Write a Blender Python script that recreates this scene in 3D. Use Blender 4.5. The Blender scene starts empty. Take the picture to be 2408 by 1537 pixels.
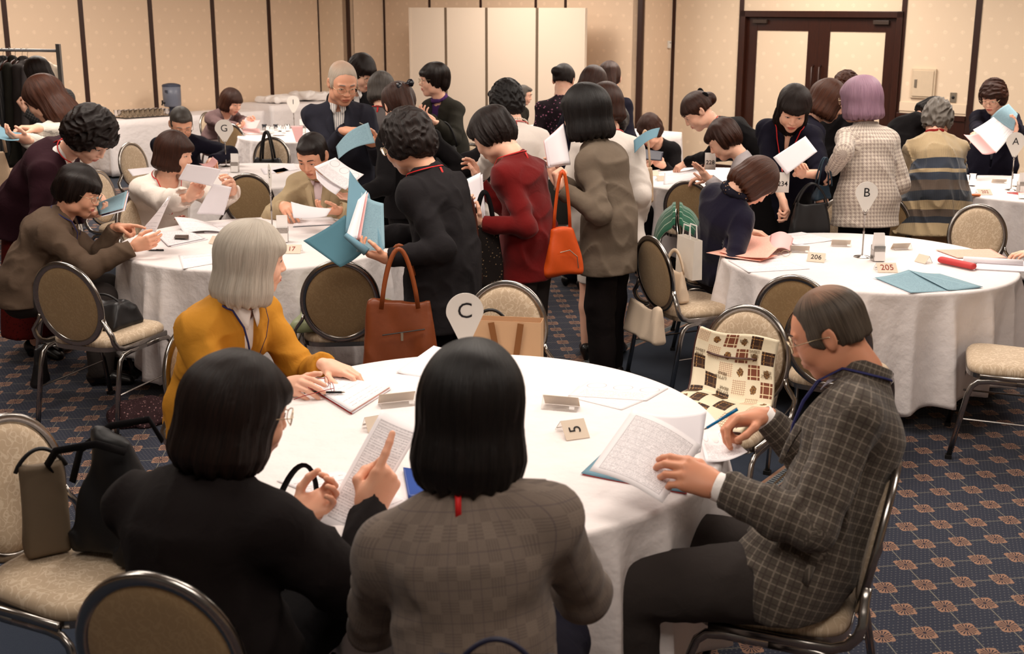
import bpy, math, random
import numpy as np
from mathutils import Vector, Matrix

# ------------------------------------------------------------------ camera
SC = bpy.context.scene
COL = SC.collection
F_PX, PITCH, ROLL, CX, CY, CAM_H = 2554.04, .220014, .0141012, 1348.62, 632.64, 1.95
_cp, _sp, _cr, _sr = math.cos(PITCH), math.sin(PITCH), math.cos(ROLL), math.sin(ROLL)
_rt = np.array([1., 0, 0]); _fw = np.array([0, _cp, -_sp]); _up = np.array([0, _sp, _cp])
CAM_M = np.array([_cr*_rt+_sr*_up, -_sr*_rt+_cr*_up, _fw])
cam_data = bpy.data.cameras.new('camera')
cam = bpy.data.objects.new('camera', cam_data)
COL.objects.link(cam)
_m = np.eye(4); _m[:3, 0] = CAM_M[0]; _m[:3, 1] = CAM_M[1]; _m[:3, 2] = -CAM_M[2]; _m[2, 3] = CAM_H
cam.matrix_world = Matrix(_m.tolist())
cam_data.sensor_width = 36
cam_data.lens = F_PX*36/2408
cam_data.shift_x = -(CX-1204)/2408
cam_data.shift_y = -(768.5-CY)/2408
cam_data.clip_end = 80
cam_data.dof.use_dof = True
cam_data.dof.focus_distance = 5.2
cam_data.dof.aperture_fstop = 5.0
SC.camera = cam

# ------------------------------------------------------------------ world, lights, exposure
W = bpy.data.worlds.new('world'); SC.world = W; W.use_nodes = True
W.node_tree.nodes['Background'].inputs[0].default_value = (1.0, .86, .74, 1)
W.node_tree.nodes['Background'].inputs[1].default_value = .12
SC.view_settings.view_transform = 'Standard'
SC.view_settings.look = 'None'
SC.view_settings.gamma = 1
SC.view_settings.exposure = 0.0
SC.view_settings.use_curve_mapping = False
CEIL = 3.3
def area_light(name, x, y, z, sx, sy, power, color=(1, .90, .80), rot=(0, 0, 0), spread=180):
    l = bpy.data.lights.new(name, 'AREA'); l.shape = 'RECTANGLE'; l.size = sx; l.size_y = sy
    l.energy = power*1.75; l.color = color; l.spread = math.radians(spread)
    o = bpy.data.objects.new(name, l); COL.objects.link(o)
    o.location = (x, y, z); o.rotation_euler = rot
    return o
LIGHTS = [(-.3, 4.3, 1.5, 1.5, 46), (-3.1, 6.4, 1.6, 1.6, 46), (2.2, 6.6, 1.6, 1.6, 50),
          (-5.0, 11.4, 1.6, 1.6, 95), (.6, 9.8, 1.8, 1.8, 60), (4.4, 9.6, 1.4, 1.4, 75),
          (-1.6, 13.8, 1.6, 1.6, 66), (2.3, 12.6, 1.2, 1.2, 60), (2.8, 2.8, 1.2, 1.2, 26), (-3.0, 3.0, 1.2, 1.2, 26), (.2, .6, 1.6, 1.2, 30)]
for i, (x, y, sx, sy, p) in enumerate(LIGHTS):
    area_light('ceiling_lamp', x, y, CEIL-.06, sx, sy, p)

# ------------------------------------------------------------------ small helpers
def px_ray(x, y):
    return CAM_M.T @ np.array([(x-CX)/F_PX, -(y-CY)/F_PX, 1.])
def at(x, y, z=0.):
    """point of the level plane at height z seen at picture point x, y"""
    d = px_ray(x, y); t = (z-CAM_H)/d[2]
    return np.array([0, 0, CAM_H])+t*d
def atY(x, y, Y):
    """point at distance Y into the room seen at picture point x, y"""
    d = px_ray(x, y)
    return np.array([0, 0, CAM_H])+Y/d[1]*d
def nrm(v):
    v = np.asarray(v, float); return v/max(1e-9, np.linalg.norm(v))
def az_dir(deg):
    a = math.radians(deg); return np.array([math.sin(a), math.cos(a), 0.])
def srgb(r, g, b):
    f = lambda c: (c/255/12.92) if c/255 <= .04045 else ((c/255+.055)/1.055)**2.4
    return (f(r), f(g), f(b), 1)
def tag(o, label=None, cat=None, group=None, kind=None):
    if label: o['label'] = label
    if cat: o['category'] = cat
    if group: o['group'] = group
    if kind: o['kind'] = kind
    return o
def empty(name, loc=(0, 0, 0), rz=0, label=None, cat=None, group=None):
    o = bpy.data.objects.new(name, None); COL.objects.link(o)
    o.empty_display_size = .1
    o.location = tuple(loc); o.rotation_euler = (0, 0, rz)
    o.matrix_world = Matrix.Translation(tuple(float(c) for c in loc)) @ Matrix.Rotation(rz, 4, 'Z')
    return tag(o, label, cat, group)
def copy_thing(o, parent=None):
    c = o.copy(); COL.objects.link(c)
    if parent is not None: c.parent = parent
    for ch in list(o.children): copy_thing(ch, c)
    return c

class MB:
    """collects faces and links them as one mesh object"""
    def __init__(s): s.v = []; s.f = []; s.uv = []; s.mi = []; s.has_uv = False
    def add(s, verts, faces, uvs=None, mi=0):
        b = len(s.v); s.v.extend([tuple(map(float, p)) for p in verts])
        for i, f in enumerate(faces):
            s.f.append(tuple(b+k for k in f)); s.mi.append(mi)
            if uvs is not None: s.uv.append([uvs[k] for k in f]); s.has_uv = True
            else: s.uv.append([(0, 0)]*len(f))
        return s
    def box(s, c, h, R=None, mi=0):
        R = np.eye(3) if R is None else np.array(R)
        vs = [np.array(c)+R.T@(np.array([x, y, z])*np.array(h)) for x in (-1, 1) for y in (-1, 1) for z in (-1, 1)]
        return s.add(vs, [(0, 1, 3, 2), (4, 6, 7, 5), (0, 4, 5, 1), (2, 3, 7, 6), (0, 2, 6, 4), (1, 5, 7, 3)], mi=mi)
    def quad(s, a, b, c, d, uv=None, mi=0):
        return s.add([a, b, c, d], [(0, 1, 2, 3)], uv, mi)
    def tube(s, pts, r, n=8, closed=False, up=(0, 0, 1), mi=0, caps=True):
        """r: number, (w,h) or a list of either; box-ish section when (w,h) given with n=4"""
        P = np.array(pts, float); m = len(P)
        T = np.zeros_like(P)
        for i in range(m):
            a = P[(i-1) % m] if (closed or i > 0) else P[i]
            b = P[(i+1) % m] if (closed or i < m-1) else P[i]
            T[i] = nrm(b-a)
        up = nrm(up)
        side = np.cross(T[0], up)
        if np.linalg.norm(side) < 1e-3: side = np.cross(T[0], [1, 0, 0.01])
        side = nrm(side); base = len(s.v); vs = []
        for i in range(m):
            side = nrm(side-T[i]*np.dot(side, T[i])); nn = np.cross(side, T[i])
            rr = r[i] if isinstance(r, list) else r
            w, h = rr if isinstance(rr, tuple) else (rr, rr)
            for k in range(n):
                if n == 4: cx, cy = [(1, 1), (-1, 1), (-1, -1), (1, -1)][k]
                elif isinstance(rr, tuple) and n == 8:
                    cx, cy = [(1, .6), (.6, 1), (-.6, 1), (-1, .6), (-1, -.6), (-.6, -1), (.6, -1), (1, -.6)][k]
                else: a = 2*math.pi*k/n; cx, cy = math.cos(a), math.sin(a)
                vs.append(P[i]+side*w*cx+nn*h*cy)
        fs = []
        for i in range(m if closed else m-1):
            j = (i+1) % m
            for k in range(n):
                l = (k+1) % n; fs.append((i*n+k, i*n+l, j*n+l, j*n+k))
        if not closed and caps:
            fs.append(tuple(range(n))[::-1]); fs.append(tuple((m-1)*n+k for k in range(n)))
        return s.add(vs, fs, mi=mi)
    def lathe(s, prof, c=(0, 0, 0), n=32, mi=0):
        vs = []; fs = []
        for r, z in prof:
            for k in range(n):
                a = 2*math.pi*k/n; vs.append((c[0]+r*math.cos(a), c[1]+r*math.sin(a), c[2]+z))
        for i in range(len(prof)-1):
            for k in range(n):
                l = (k+1) % n; fs.append((i*n+k, i*n+l, (i+1)*n+l, (i+1)*n+k))
        return s.add(vs, fs, mi=mi)
    def grid(s, fn, nu, nv, mi=0, closed_u=False, uvf=None):
        vs = [fn(i/(nu if closed_u else nu-1), j/(nv-1)) for j in range(nv) for i in range(nu)]
        uv = [(uvf or (lambda a, b: (a, b)))(i/(nu-1), j/(nv-1)) for j in range(nv) for i in range(nu)]
        fs = []
        for j in range(nv-1):
            for i in range(nu if closed_u else nu-1):
                l = (i+1) % nu; fs.append((j*nu+i, j*nu+l, (j+1)*nu+l, (j+1)*nu+i))
        return s.add(vs, fs, uv, mi)
    def prism(s, poly, O, U, V, N, t, mi=0, uvs=None):
        """polygon in the U,V plane extruded by t along N"""
        O, U, V, N = map(lambda q: np.array(q, float), (O, U, V, N)); n = len(poly)
        a = [O+U*x+V*y for x, y in poly]; b = [p+N*t for p in a]
        uv = [(x, y) for x, y in poly]*2
        return s.add(a+b, [tuple(range(n))[::-1], tuple(range(n, 2*n))]+[(i, (i+1) % n, n+(i+1) % n, n+i) for i in range(n)], uv, mi)
    def build(s, name, mats, parent=None, smooth=False, sub=0, solid=0, bevel=0, angle=None):
        me = bpy.data.meshes.new(name); me.from_pydata(s.v, [], s.f)
        if s.has_uv:
            uvl = me.uv_layers.new(name='UVMap'); flat = [c for f in s.uv for p in f for c in p]
            uvl.data.foreach_set('uv', flat)
        for m in (mats if isinstance(mats, (list, tuple)) else [mats]): me.materials.append(m)
        if any(s.mi): me.polygons.foreach_set('material_index', s.mi)
        if smooth: me.polygons.foreach_set('use_smooth', [True]*len(s.f))
        me.update()
        return link_mesh(name, me, parent, sub, solid, bevel)
def link_mesh(name, me, parent=None, sub=0, solid=0, bevel=0, off=0):
    o = bpy.data.objects.new(name, me); COL.objects.link(o)
    if parent is not None:
        o.parent = parent
    if solid:
        m = o.modifiers.new('thick', 'SOLIDIFY'); m.thickness = solid; m.offset = off
    if bevel:
        m = o.modifiers.new('bevel', 'BEVEL'); m.width = bevel; m.segments = 2; m.limit_method = 'ANGLE'
    if sub:
        m = o.modifiers.new('sub', 'SUBSURF'); m.levels = sub; m.render_levels = sub
    return o
def wtransform(o, M):
    o.matrix_world = M

# ------------------------------------------------------------------ procedural materials
class S_:
    """a node socket with arithmetic"""
    def __init__(s, nt, sock): s.nt = nt; s.s = sock
    def _op(s, op, *a, clamp=False):
        n = s.nt.nodes.new('ShaderNodeMath'); n.operation = op; n.use_clamp = clamp
        for i, q in enumerate((s,)+a):
            if isinstance(q, S_): s.nt.links.new(q.s, n.inputs[i])
            else: n.inputs[i].default_value = q
        return S_(s.nt, n.outputs[0])
    def __add__(s, o): return s._op('ADD', o)
    def __sub__(s, o): return s._op('SUBTRACT', o)
    def __mul__(s, o): return s._op('MULTIPLY', o)
    def __truediv__(s, o): return s._op('DIVIDE', o)
    def abs(s): return s._op('ABSOLUTE')
    def fract(s): return s._op('FRACT')
    def floor(s): return s._op('FLOOR')
    def sin(s): return s._op('SINE')
    def lt(s, o): return s._op('LESS_THAN', o)
    def gt(s, o): return s._op('GREATER_THAN', o)
    def mx(s, o): return s._op('MAXIMUM', o)
    def mn(s, o): return s._op('MINIMUM', o)
    def inv(s): return (s*-1.)+1.
    def band(s, o, w): return (s-o).abs().lt(w)
    def sat(s): return s._op('ADD', 0., clamp=True)
class MT:
    def __init__(s, name, rough=.7, spec=.3, metal=0., sheen=0., trans=0., alpha=None, coat=0., sss=0.):
        s.m = bpy.data.materials.new(name); s.m.use_nodes = True; s.nt = s.m.node_tree
        s.b = s.nt.nodes['Principled BSDF']; I = s.b.inputs
        I['Roughness'].default_value = rough; I['Specular IOR Level'].default_value = spec; I['Metallic'].default_value = metal
        I['Sheen Weight'].default_value = sheen; I['Transmission Weight'].default_value = trans; I['Coat Weight'].default_value = coat
        if sss:
            I['Subsurface Weight'].default_value = sss; I['Subsurface Radius'].default_value = (.012, .005, .003); I['Subsurface Scale'].default_value = 1.
        s._tc = None
    def tc(s, k='Object'):
        if s._tc is None: s._tc = s.nt.nodes.new('ShaderNodeTexCoord')
        return s._tc.outputs[k]
    def xyz(s, k='Object', vec=None):
        if k == 'cl' and vec is None:
            a = s.nt.nodes.new('ShaderNodeAttribute'); a.attribute_name = 'cl'; vec = a.outputs['Vector']
        n = s.nt.nodes.new('ShaderNodeSeparateXYZ'); s.nt.links.new(vec or s.tc(k), n.inputs[0])
        return [S_(s.nt, n.outputs[i]) for i in range(3)]
    def comb(s, x, y, z=0.):
        n = s.nt.nodes.new('ShaderNodeCombineXYZ')
        for i, q in enumerate((x, y, z)):
            if isinstance(q, S_): s.nt.links.new(q.s, n.inputs[i])
            else: n.inputs[i].default_value = q
        return n.outputs[0]
    def noise(s, scale=5, detail=2, vec=None, rough=.5, k='Object', dist=0.):
        n = s.nt.nodes.new('ShaderNodeTexNoise'); n.inputs['Scale'].default_value = scale; n.inputs['Detail'].default_value = detail
        n.inputs['Roughness'].default_value = rough; n.inputs['Distortion'].default_value = dist
        s.nt.links.new(vec or s.tc(k), n.inputs['Vector'])
        return S_(s.nt, n.outputs['Fac'])
    def voro(s, scale=5, vec=None, feature='F1', k='Object', out='Distance'):
        n = s.nt.nodes.new('ShaderNodeTexVoronoi'); n.inputs['Scale'].default_value = scale; n.feature = feature
        s.nt.links.new(vec or s.tc(k), n.inputs['Vector'])
        return S_(s.nt, n.outputs[out])
    def map(s, sc, k='Object', rot=(0, 0, 0)):
        n = s.nt.nodes.new('ShaderNodeMapping'); n.inputs['Scale'].default_value = sc; n.inputs['Rotation'].default_value = rot
        s.nt.links.new(s.tc(k), n.inputs[0]); return n.outputs[0]
    def mix(s, a, b, f):
        n = s.nt.nodes.new('ShaderNodeMix'); n.data_type = 'RGBA'
        for idx, q in ((0, f), (6, a), (7, b)):
            if isinstance(q, S_): s.nt.links.new(q.s, n.inputs[idx])
            elif hasattr(q, 'links'): s.nt.links.new(q, n.inputs[idx])
            else: n.inputs[idx].default_value = q
        return n.outputs[2]
    def color(s, c):
        if hasattr(c, 'links'): s.nt.links.new(c, s.b.inputs['Base Color'])
        else: s.b.inputs['Base Color'].default_value = c
        return s
    def set(s, k, q):
        if isinstance(q, S_): s.nt.links.new(q.s, s.b.inputs[k])
        else: s.b.inputs[k].default_value = q
        return s
    def bump(s, h, strength=.3, dist=.002):
        n = s.nt.nodes.new('ShaderNodeBump'); n.inputs['Strength'].default_value = strength; n.inputs['Distance'].default_value = dist
        s.nt.links.new(h.s if isinstance(h, S_) else h, n.inputs['Height']); s.nt.links.new(n.outputs[0], s.b.inputs['Normal'])
        return s
_cache = {}
def plain(name, c, rough=.6, spec=.3, metal=0., var=.12, scale=20, bump=0., **k):
    """one colour with a little mottling"""
    key = (name,)
    if key in _cache: return _cache[key]
    t = MT(name, rough, spec, metal, **k)
    d = tuple(q*(1-var) for q in c[:3])+(1,)
    n = t.noise(scale, 3)
    t.color(t.mix(d, c, n))
    if bump: t.bump(n, bump, .004)
    _cache[key] = t.m
    return t.m
def cloth_mat(name, c, rough=.9, weave=900, var=.15, sheen=.0, bump=.25):
    if (name,) in _cache: return _cache[(name,)]
    t = MT(name, rough, .15, sheen=sheen)
    n = t.noise(35, 3); w = t.noise(weave, 1); m = t.noise(13, 4, dist=.8)
    d = tuple(q*(1-var) for q in c[:3])+(1,)
    t.color(t.mix(d, c, n*.5+w*.5)); t.bump(w*bump*.10+m, .35, .014)
    _cache[(name,)] = t.m
    return t.m
# ------------------------------------------------------------------ the room
E_DIR = np.array([.58200, .81319, 0.]); G_DIR = np.array([.81319, -.58200, 0.])
def m_wallpaper(name, c1, c2):
    t = MT(name, .75, .2)
    u, v, _ = t.xyz('UV')
    row = (v/.155).floor()
    a = ((u/.205)+(row*.5)).fract()-.5; b = (v/.155).fract()-.5
    # a small fan-shaped sprig
    r = (a*a*1.75+b*b)._op('SQRT')
    fan = r.lt(.17)*r.gt(.09)*b.gt(-.02)
    stem = a.abs().lt(.035)*b.abs().lt(.14)
    leaf = ((a.abs()-b.abs()).abs().lt(.035))*r.lt(.16)
    motif = fan.mx(stem).mx(leaf)*t.noise(90, 1).gt(.42)
    w = t.noise(500, 1, t.map((1, 1, 1)))
    base = t.mix(c1, c2, t.noise(260, 2)*.7)
    hi = tuple(min(1, q*1.22) for q in c2[:3])+(1,)
    t.color(t.mix(base, hi, motif*.38)); t.bump(w+motif*.6, .12, .001)
    return t.m
M_PAPER = m_wallpaper('wallpaper', srgb(216, 188, 160), srgb(227, 202, 176))
M_PAPER2 = m_wallpaper('wallpaper_pale', srgb(224, 200, 172), srgb(234, 213, 188))
def m_wood(name, c1, c2, rough=.35, sc=(6, 6, 1)):
    t = MT(name, rough, .4)
    n = t.noise(9, 4, t.map(sc), dist=.6)
    t.color(t.mix(c1, c2, n)); t.bump(n, .08, .001)
    return t.m
M_WOOD = m_wood('dark_wood', srgb(36, 17, 11), srgb(56, 27, 17))
M_WOOD2 = m_wood('dark_wood_gloss', srgb(36, 16, 10), srgb(62, 29, 18), .3)

def wall_seg(name, P0, d, L, mat, z0=0, z1=CEIL, thick=.12, back=True):
    """a slab standing on the line P0..P0+d*L, thickness going away from the room"""
    d = np.array(d); n = np.array([-d[1], d[0], 0])      # points to the left of d
    mb = MB(); P0 = np.array([P0[0], P0[1], 0.]); P1 = P0+d*L
    a, b = P0+[0, 0, z0], P1+[0, 0, z0]; c, e = P1+[0, 0, z1], P0+[0, 0, z1]
    mb.add([a, b, c, e], [(0, 1, 2, 3)], [(0, z0), (L, z0), (L, z1), (0, z1)])
    o = n*thick
    mb.add([a+o, b+o, c+o, e+o], [(3, 2, 1, 0)], [(0, z0), (L, z0), (L, z1), (0, z1)])
    mb.add([a, e, e+o, a+o], [(0, 1, 2, 3)], [(0, z0), (0, z1), (.1, z1), (.1, z0)])
    mb.add([b, b+o, c+o, c], [(0, 1, 2, 3)], [(0, z0), (.1, z0), (.1, z1), (0, z1)])
    mb.add([e, c, c+o, e+o], [(0, 1, 2, 3)], [(0, 0)]*4)
    o_ = mb.build(name, mat); o_['kind'] = 'structure'; return o_
TRIM_N = [0]
def trim(P, d, w, z0=0., z1=CEIL, t=.03, mat=None, proud=.012):
    TRIM_N[0] += 1
    d = np.array(d); n = np.array([d[1], -d[0], 0])
    mb = MB(); P = np.array([P[0], P[1], (z0+z1)/2])+n*(proud-t/2)
    mb.box(P, (w/2, t/2, (z1-z0)/2), np.array([d, n, [0, 0, 1]]))
    o = mb.build('trim_%d' % TRIM_N[0], mat or M_WOOD, bevel=.004); o['kind'] = 'structure'; return o

# carpet: bands that run along the left wall, patterned fields and plain strips in turn
def m_carpet():
    t = MT('carpet', .95, .1, sheen=.1)
    x, y, _ = t.xyz()
    G = x*float(G_DIR[0])+y*float(G_DIR[1]); E = x*float(E_DIR[0])+y*float(E_DIR[1])
    gl = ((G+1.92)/4.955).fract()*4.955
    sel = G.gt(-2.7)
    ox = sel*(1.036+2.878)-2.878; oy = sel*(3.238-5.222)+5.222
    th = .164264915; c, s_ = math.cos(th), math.sin(th); cell = .15022
    dx, dy = x-ox, y-oy
    a = (dx*c+dy*s_)/cell; b = (dy*c-dx*s_)/cell
    nz = t.noise(140, 2); nf = t.noise(420, 1)
    fa = (a+.5).fract()-.5; fb = (b+.5).fract()-.5
    jag = (nz-.5)*.10
    mxab = fa.abs().mx(fb.abs())
    dia = (fa.abs()+fb.abs())
    flower = (mxab+jag).lt(.235)*dia.lt(.43)
    r = (fa*fa+fb*fb)._op('SQRT')
    ang = fb._op('ARCTAN2', fa)
    star = ((ang*8.).sin()._op('MULTIPLY', (ang*8.).sin())).lt(.45)*r.gt(.05)*(r+jag).lt(.215)
    core = (r.lt(.045))
    dark = (star.mx(core))*flower
    line = (fa.abs().lt(.016)).mx(fb.abs().lt(.016))*nf.gt(.4)
    da = (a*9.).fract()-.5; db = (b*9.).fract()-.5
    rowp = (b*9.).floor()*.5
    da = (a*9.+rowp).fract()-.5
    dots = (da*da+db*db*2.2).lt(.035)*nz.gt(.38)
    bg = t.mix(srgb(34, 38, 52), srgb(50, 54, 68), nf)
    tan = t.mix(srgb(130, 98, 80), srgb(164, 126, 104), nf)
    col = t.mix(bg, srgb(120, 116, 114), dots*.6)
    col = t.mix(col, srgb(140, 132, 116), line*.65)
    col = t.mix(col, tan, flower)
    col = t.mix(col, srgb(40, 36, 48), dark)
    # plain strips and their borders
    plain_ = t.mix(srgb(34, 42, 56), srgb(48, 56, 70), nf)
    isplain = gl.gt(3.395)
    b1 = gl.lt(.16); b2 = gl.gt(3.235)*gl.lt(3.395)
    w = b1*gl+b2*((gl*-1.)+3.395)            # 0 at the outer edge, .16 at the inner edge
    teeth = ((E/.022).fract().lt(.5))*w.gt(.022)*w.lt(.068)
    bc = t.mix(tan, srgb(120, 126, 126), (w.gt(.018)*w.lt(.074)))
    bc = t.mix(bc, srgb(46, 50, 62), teeth)
    sq = ((E/.10).fract()-.5).abs().lt(.3)*w.gt(.095)*w.lt(.14)
    sq2 = ((E/.10).fract()-.5).abs().lt(.2)*w.gt(.107)*w.lt(.13)
    bc = t.mix(bc, srgb(58, 54, 62), w.gt(.08)*w.lt(.088)+w.gt(.146)*w.lt(.155))
    bc = t.mix(bc, srgb(90, 60, 56), sq*(sq2.inv()))
    col = t.mix(col, plain_, isplain)
    col = t.mix(col, bc, b1.mx(b2))
    t.color(col); t.bump(nf+dots*.5, .5, .004)
    return t.m
mb = MB()
mb.quad((-12, -2, 0), (9.5, -2, 0), (9.5, 19.5, 0), (-12, 19.5, 0))
mb.quad((-12, -2, -.1), (-12, 19.5, -.1), (9.5, 19.5, -.1), (9.5, -2, -.1))
mb.build('floor', m_carpet())['kind'] = 'structure'
mb = MB(); mb.box((-1.25, 8.75, CEIL+.06), (10.75, 10.75, .05))
mb.build('ceiling', plain('ceiling_paint', srgb(214, 200, 184), .9))['kind'] = 'structure'

O_L = np.array([-6.287, 14.155, 0])
LW0 = O_L-E_DIR*15.2
wall_seg('wall_left', LW0, E_DIR, 15.2+3.896, M_PAPER)
C1 = O_L+E_DIR*3.896; C2 = C1+G_DIR*.66; C3 = C2+E_DIR*.749; C4 = C3+G_DIR*4.779; C5 = C4+E_DIR*.833
wall_seg('wall_pier', C1, G_DIR, .66, M_PAPER2)
wall_seg('wall_pier_side', C2, E_DIR, .749, M_PAPER)
wall_seg('wall_far', C3, G_DIR, 4.779, M_PAPER)
wall_seg('wall_recess', C4, E_DIR, .833, M_PAPER)
DOOR0, DOOR1 = 1.064, 3.255
wall_seg('wall_right_a', C5, G_DIR, DOOR0, M_PAPER2)
wall_seg('wall_right_b', C5+G_DIR*DOOR1, G_DIR, 9.2, M_PAPER2)
wall_seg('wall_over_door', C5+G_DIR*DOOR0, G_DIR, DOOR1-DOOR0, M_PAPER2, z0=2.18)
# near walls behind the viewer
P = LW0
wall_seg('wall_near', P+G_DIR*11.2, -G_DIR, 11.2, M_PAPER)
Q = C5+G_DIR*(DOOR1+9.2)
wall_seg('wall_near_right', Q, -E_DIR, 15.9, M_PAPER)
# dark vertical mouldings of the left folding wall
for s in (-3.95, -2.96, -1.975, -.99, -.02, .966, 1.952, 2.936): trim(O_L+E_DIR*s, E_DIR, .062)
trim(C1-E_DIR*.0+G_DIR*.0, E_DIR, .035); trim(C2, G_DIR, .06); trim(C2+E_DIR*.012, E_DIR, .05)
trim(C3+G_DIR*.02, G_DIR, .035)
for s in (.99, 2.01, 3.03, 3.55): trim(C3+G_DIR*s, G_DIR, .04)
trim(C4-G_DIR*.0, G_DIR, .08, t=.05); trim(C5+G_DIR*.02, G_DIR, .06, t=.05)
trim(C5+G_DIR*4.135, G_DIR, .075, t=.05)
for s in (5.2, 6.3, 7.4): trim(C5+G_DIR*s, G_DIR, .07)
def board(name, P, d, L, z0, z1, t, mat, proud=.015):
    d = np.array(d); n = np.array([d[1], -d[0], 0]); mb = MB()
    c = np.array(P)+d*L/2+n*(proud-t/2); c[2] = (z0+z1)/2
    mb.box(c, (L/2, t/2, (z1-z0)/2), np.array([d, n, [0, 0, 1]]))
    o = mb.build(name, mat, bevel=.003); o['kind'] = 'structure'; return o
board('baseboard_left', LW0, E_DIR, 15.2+3.89, 0, .09, .03, M_WOOD)
board('baseboard_far', C3, G_DIR, 4.77, 0, .09, .03, M_WOOD)
board('baseboard_right', C5+G_DIR*DOOR1, G_DIR, 9.0, 0, .12, .03, M_WOOD)
board('baseboard_door_side', C5, G_DIR, DOOR0, 0, .12, .03, M_WOOD)
# chair rail and wood wainscot right of the door
board('trim_90', C5+G_DIR*DOOR1, G_DIR, .84, .90, .965, .045, M_WOOD2, .03)
board('trim_91', C5+G_DIR*DOOR1, G_DIR, .84, .12, .90, .02, M_WOOD2, .012)
board('trim_92', C5+G_DIR*DOOR1, G_DIR, .84, .99, 1.10, .012, M_PAPER2, .012)

# double door in its casing
door = empty('door_1', C5+G_DIR*DOOR0, math.atan2(G_DIR[1], G_DIR[0])); door['kind'] = 'structure'
DW = DOOR1-DOOR0
def lbox(x0, x1, z0, z1, y0, y1, mb=None):
    mb = mb or MB(); mb.box(((x0+x1)/2, (y0+y1)/2, (z0+z1)/2), ((x1-x0)/2, (y1-y0)/2, (z1-z0)/2)); return mb
cs = MB(); lbox(0, .075, 0, 2.18, -.05, .14, cs); lbox(DW-.075, DW, 0, 2.18, -.05, .14, cs); lbox(0, DW, 2.10, 2.18, -.05, .14, cs)
lbox(-.03, .03, 0, CEIL, -.02, .05, cs); lbox(DW-.03, DW+.03, 0, CEIL, -.02, .05, cs)
cs.build('casing', M_WOOD2, door, bevel=.006)
LWd = (DW-.15)/2
for k in range(2):
    x0 = .075+k*LWd; x1 = x0+LWd
    st = MB(); lbox(x0, x0+.15, 0, 2.1, .02, .06, st); lbox(x1-.15, x1, 0, 2.1, .02, .06, st)
    lbox(x0+.15, x1-.15, 1.93, 2.1, .02, .06, st); lbox(x0+.15, x1-.15, 0, .22, .02, .06, st)
    lf = st.build('door_leaf', M_WOOD2, door, bevel=.004)
    pn = MB(); pn.add([(x0+.15, .035, .22), (x1-.15, .035, .22), (x1-.15, .035, 1.93), (x0+.15, .035, 1.93)], [(0, 1, 2, 3)], [(0, .22), (.7, .22), (.7, 1.93), (0, 1.93)])
    pn.build('inset_panel', M_PAPER2, lf)
    hx = x1-.05 if k == 0 else x0+.05
    h = MB(); h.tube([(hx, .02, 1.5), (hx, -.03, 1.48), (hx, -.03, 1.0), (hx, .02, .98)], .013, 8)
    h.build('pull_handle', M_WOOD2, lf, smooth=True)
    c = MB(); lbox(x0+.1 if k == 0 else x1-.3, x0+.3 if k == 0 else x1-.1, 2.02, 2.07, -.03, .02, c)
    c.build('door_closer', plain('closer_metal', srgb(60, 46, 38), .4), lf, bevel=.004)
# electric cabinet, outlet and thermostat
def wall_thing(s, z, name, label, cat):
    P = C5+G_DIR*s; return empty(name, (P[0], P[1], z), math.atan2(G_DIR[1], G_DIR[0]), label, cat)
M_CREAM = plain('cream_paint', srgb(214, 192, 164), .5)
M_STEEL = plain('steel_plate', srgb(150, 138, 122), .35, .5, .6)
t_ = wall_thing(3.56, 1.33, 'electric_cabinet', 'cream flush electric cabinet with raised frame on the wall right of the door', 'cabinet')
m = MB(); lbox(-.15, .15, -.18, .18, -.03, 0, m); m.build('frame', M_CREAM, t_, bevel=.008)
m = MB(); lbox(-.125, .125, -.155, .155, -.042, -.03, m); m.build('door_panel', M_CREAM, t_, bevel=.004)
m = MB(); lbox(-.10, -.07, -.05, .05, -.05, -.042, m); m.build('latch', M_STEEL, t_, bevel=.002)
t_ = wall_thing(3.93, 1.18, 'wall_switch', 'steel wall plate with a round black key switch', 'switch')
m = MB(); lbox(-.038, .038, -.06, .06, -.012, 0, m); m.build('plate', M_STEEL, t_, bevel=.003)
m = MB(); m.lathe([(0, .008), (.016, .008), (.019, 0)], n=20); o = m.build('key_lock', plain('black_plastic', srgb(24, 22, 22), .4), t_, smooth=True)
o.rotation_euler = (math.pi/2, 0, 0); o.location = (0, -.012, 0)
t_ = empty('wall_sensor', C4+E_DIR*.74+[0, 0, 1.72], math.atan2(E_DIR[1], E_DIR[0]), 'small white box on the side of the wall recess', 'sensor')
m = MB(); lbox(-.03, .03, -.05, .05, -.03, 0, m); m.build('sensor_cover', plain('white_plastic', srgb(226, 222, 214), .4), t_, bevel=.004)
m = MB(); lbox(-.012, .012, .015, .03, -.033, -.03, m); m.build('indicator', plain('grey_plastic', srgb(120, 118, 116), .4), t_)

# folding screen of four tall panels in front of the far wall
SB = C3-E_DIR*.5
scr = empty('folding_screen', SB+[0, 0, 0], math.atan2(G_DIR[1], G_DIR[0]), 'tall off-white folding partition screen of four panels standing by the far wall', 'screen')
js = [1.05, 1.76, 2.53, 3.43, 4.22]
M_SCR = plain('screen_panel', srgb(228, 210, 190), .55, var=.03, scale=2)
M_ALU = plain('brushed_edge', srgb(128, 112, 94), .4, .5, .5)
for k in range(4):
    x0, x1 = js[k], js[k+1]; off = .06*(1 if k % 2 else -1)*0
    m = MB(); lbox(x0+.028, x1-.012, .05, 2.185, 0, .04, m); m.build('panel', M_SCR, scr, bevel=.004)
    m = MB(); lbox(x0-.012, x0+.028, .05, 2.185, -.006, .044, m); m.build('hinge_post', M_ALU if k else M_SCR, scr)
    m = MB(); lbox(x0+.2, x0+.24, 0, .05, -.12, .16, m); m.build('foot', M_ALU, scr)
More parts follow.
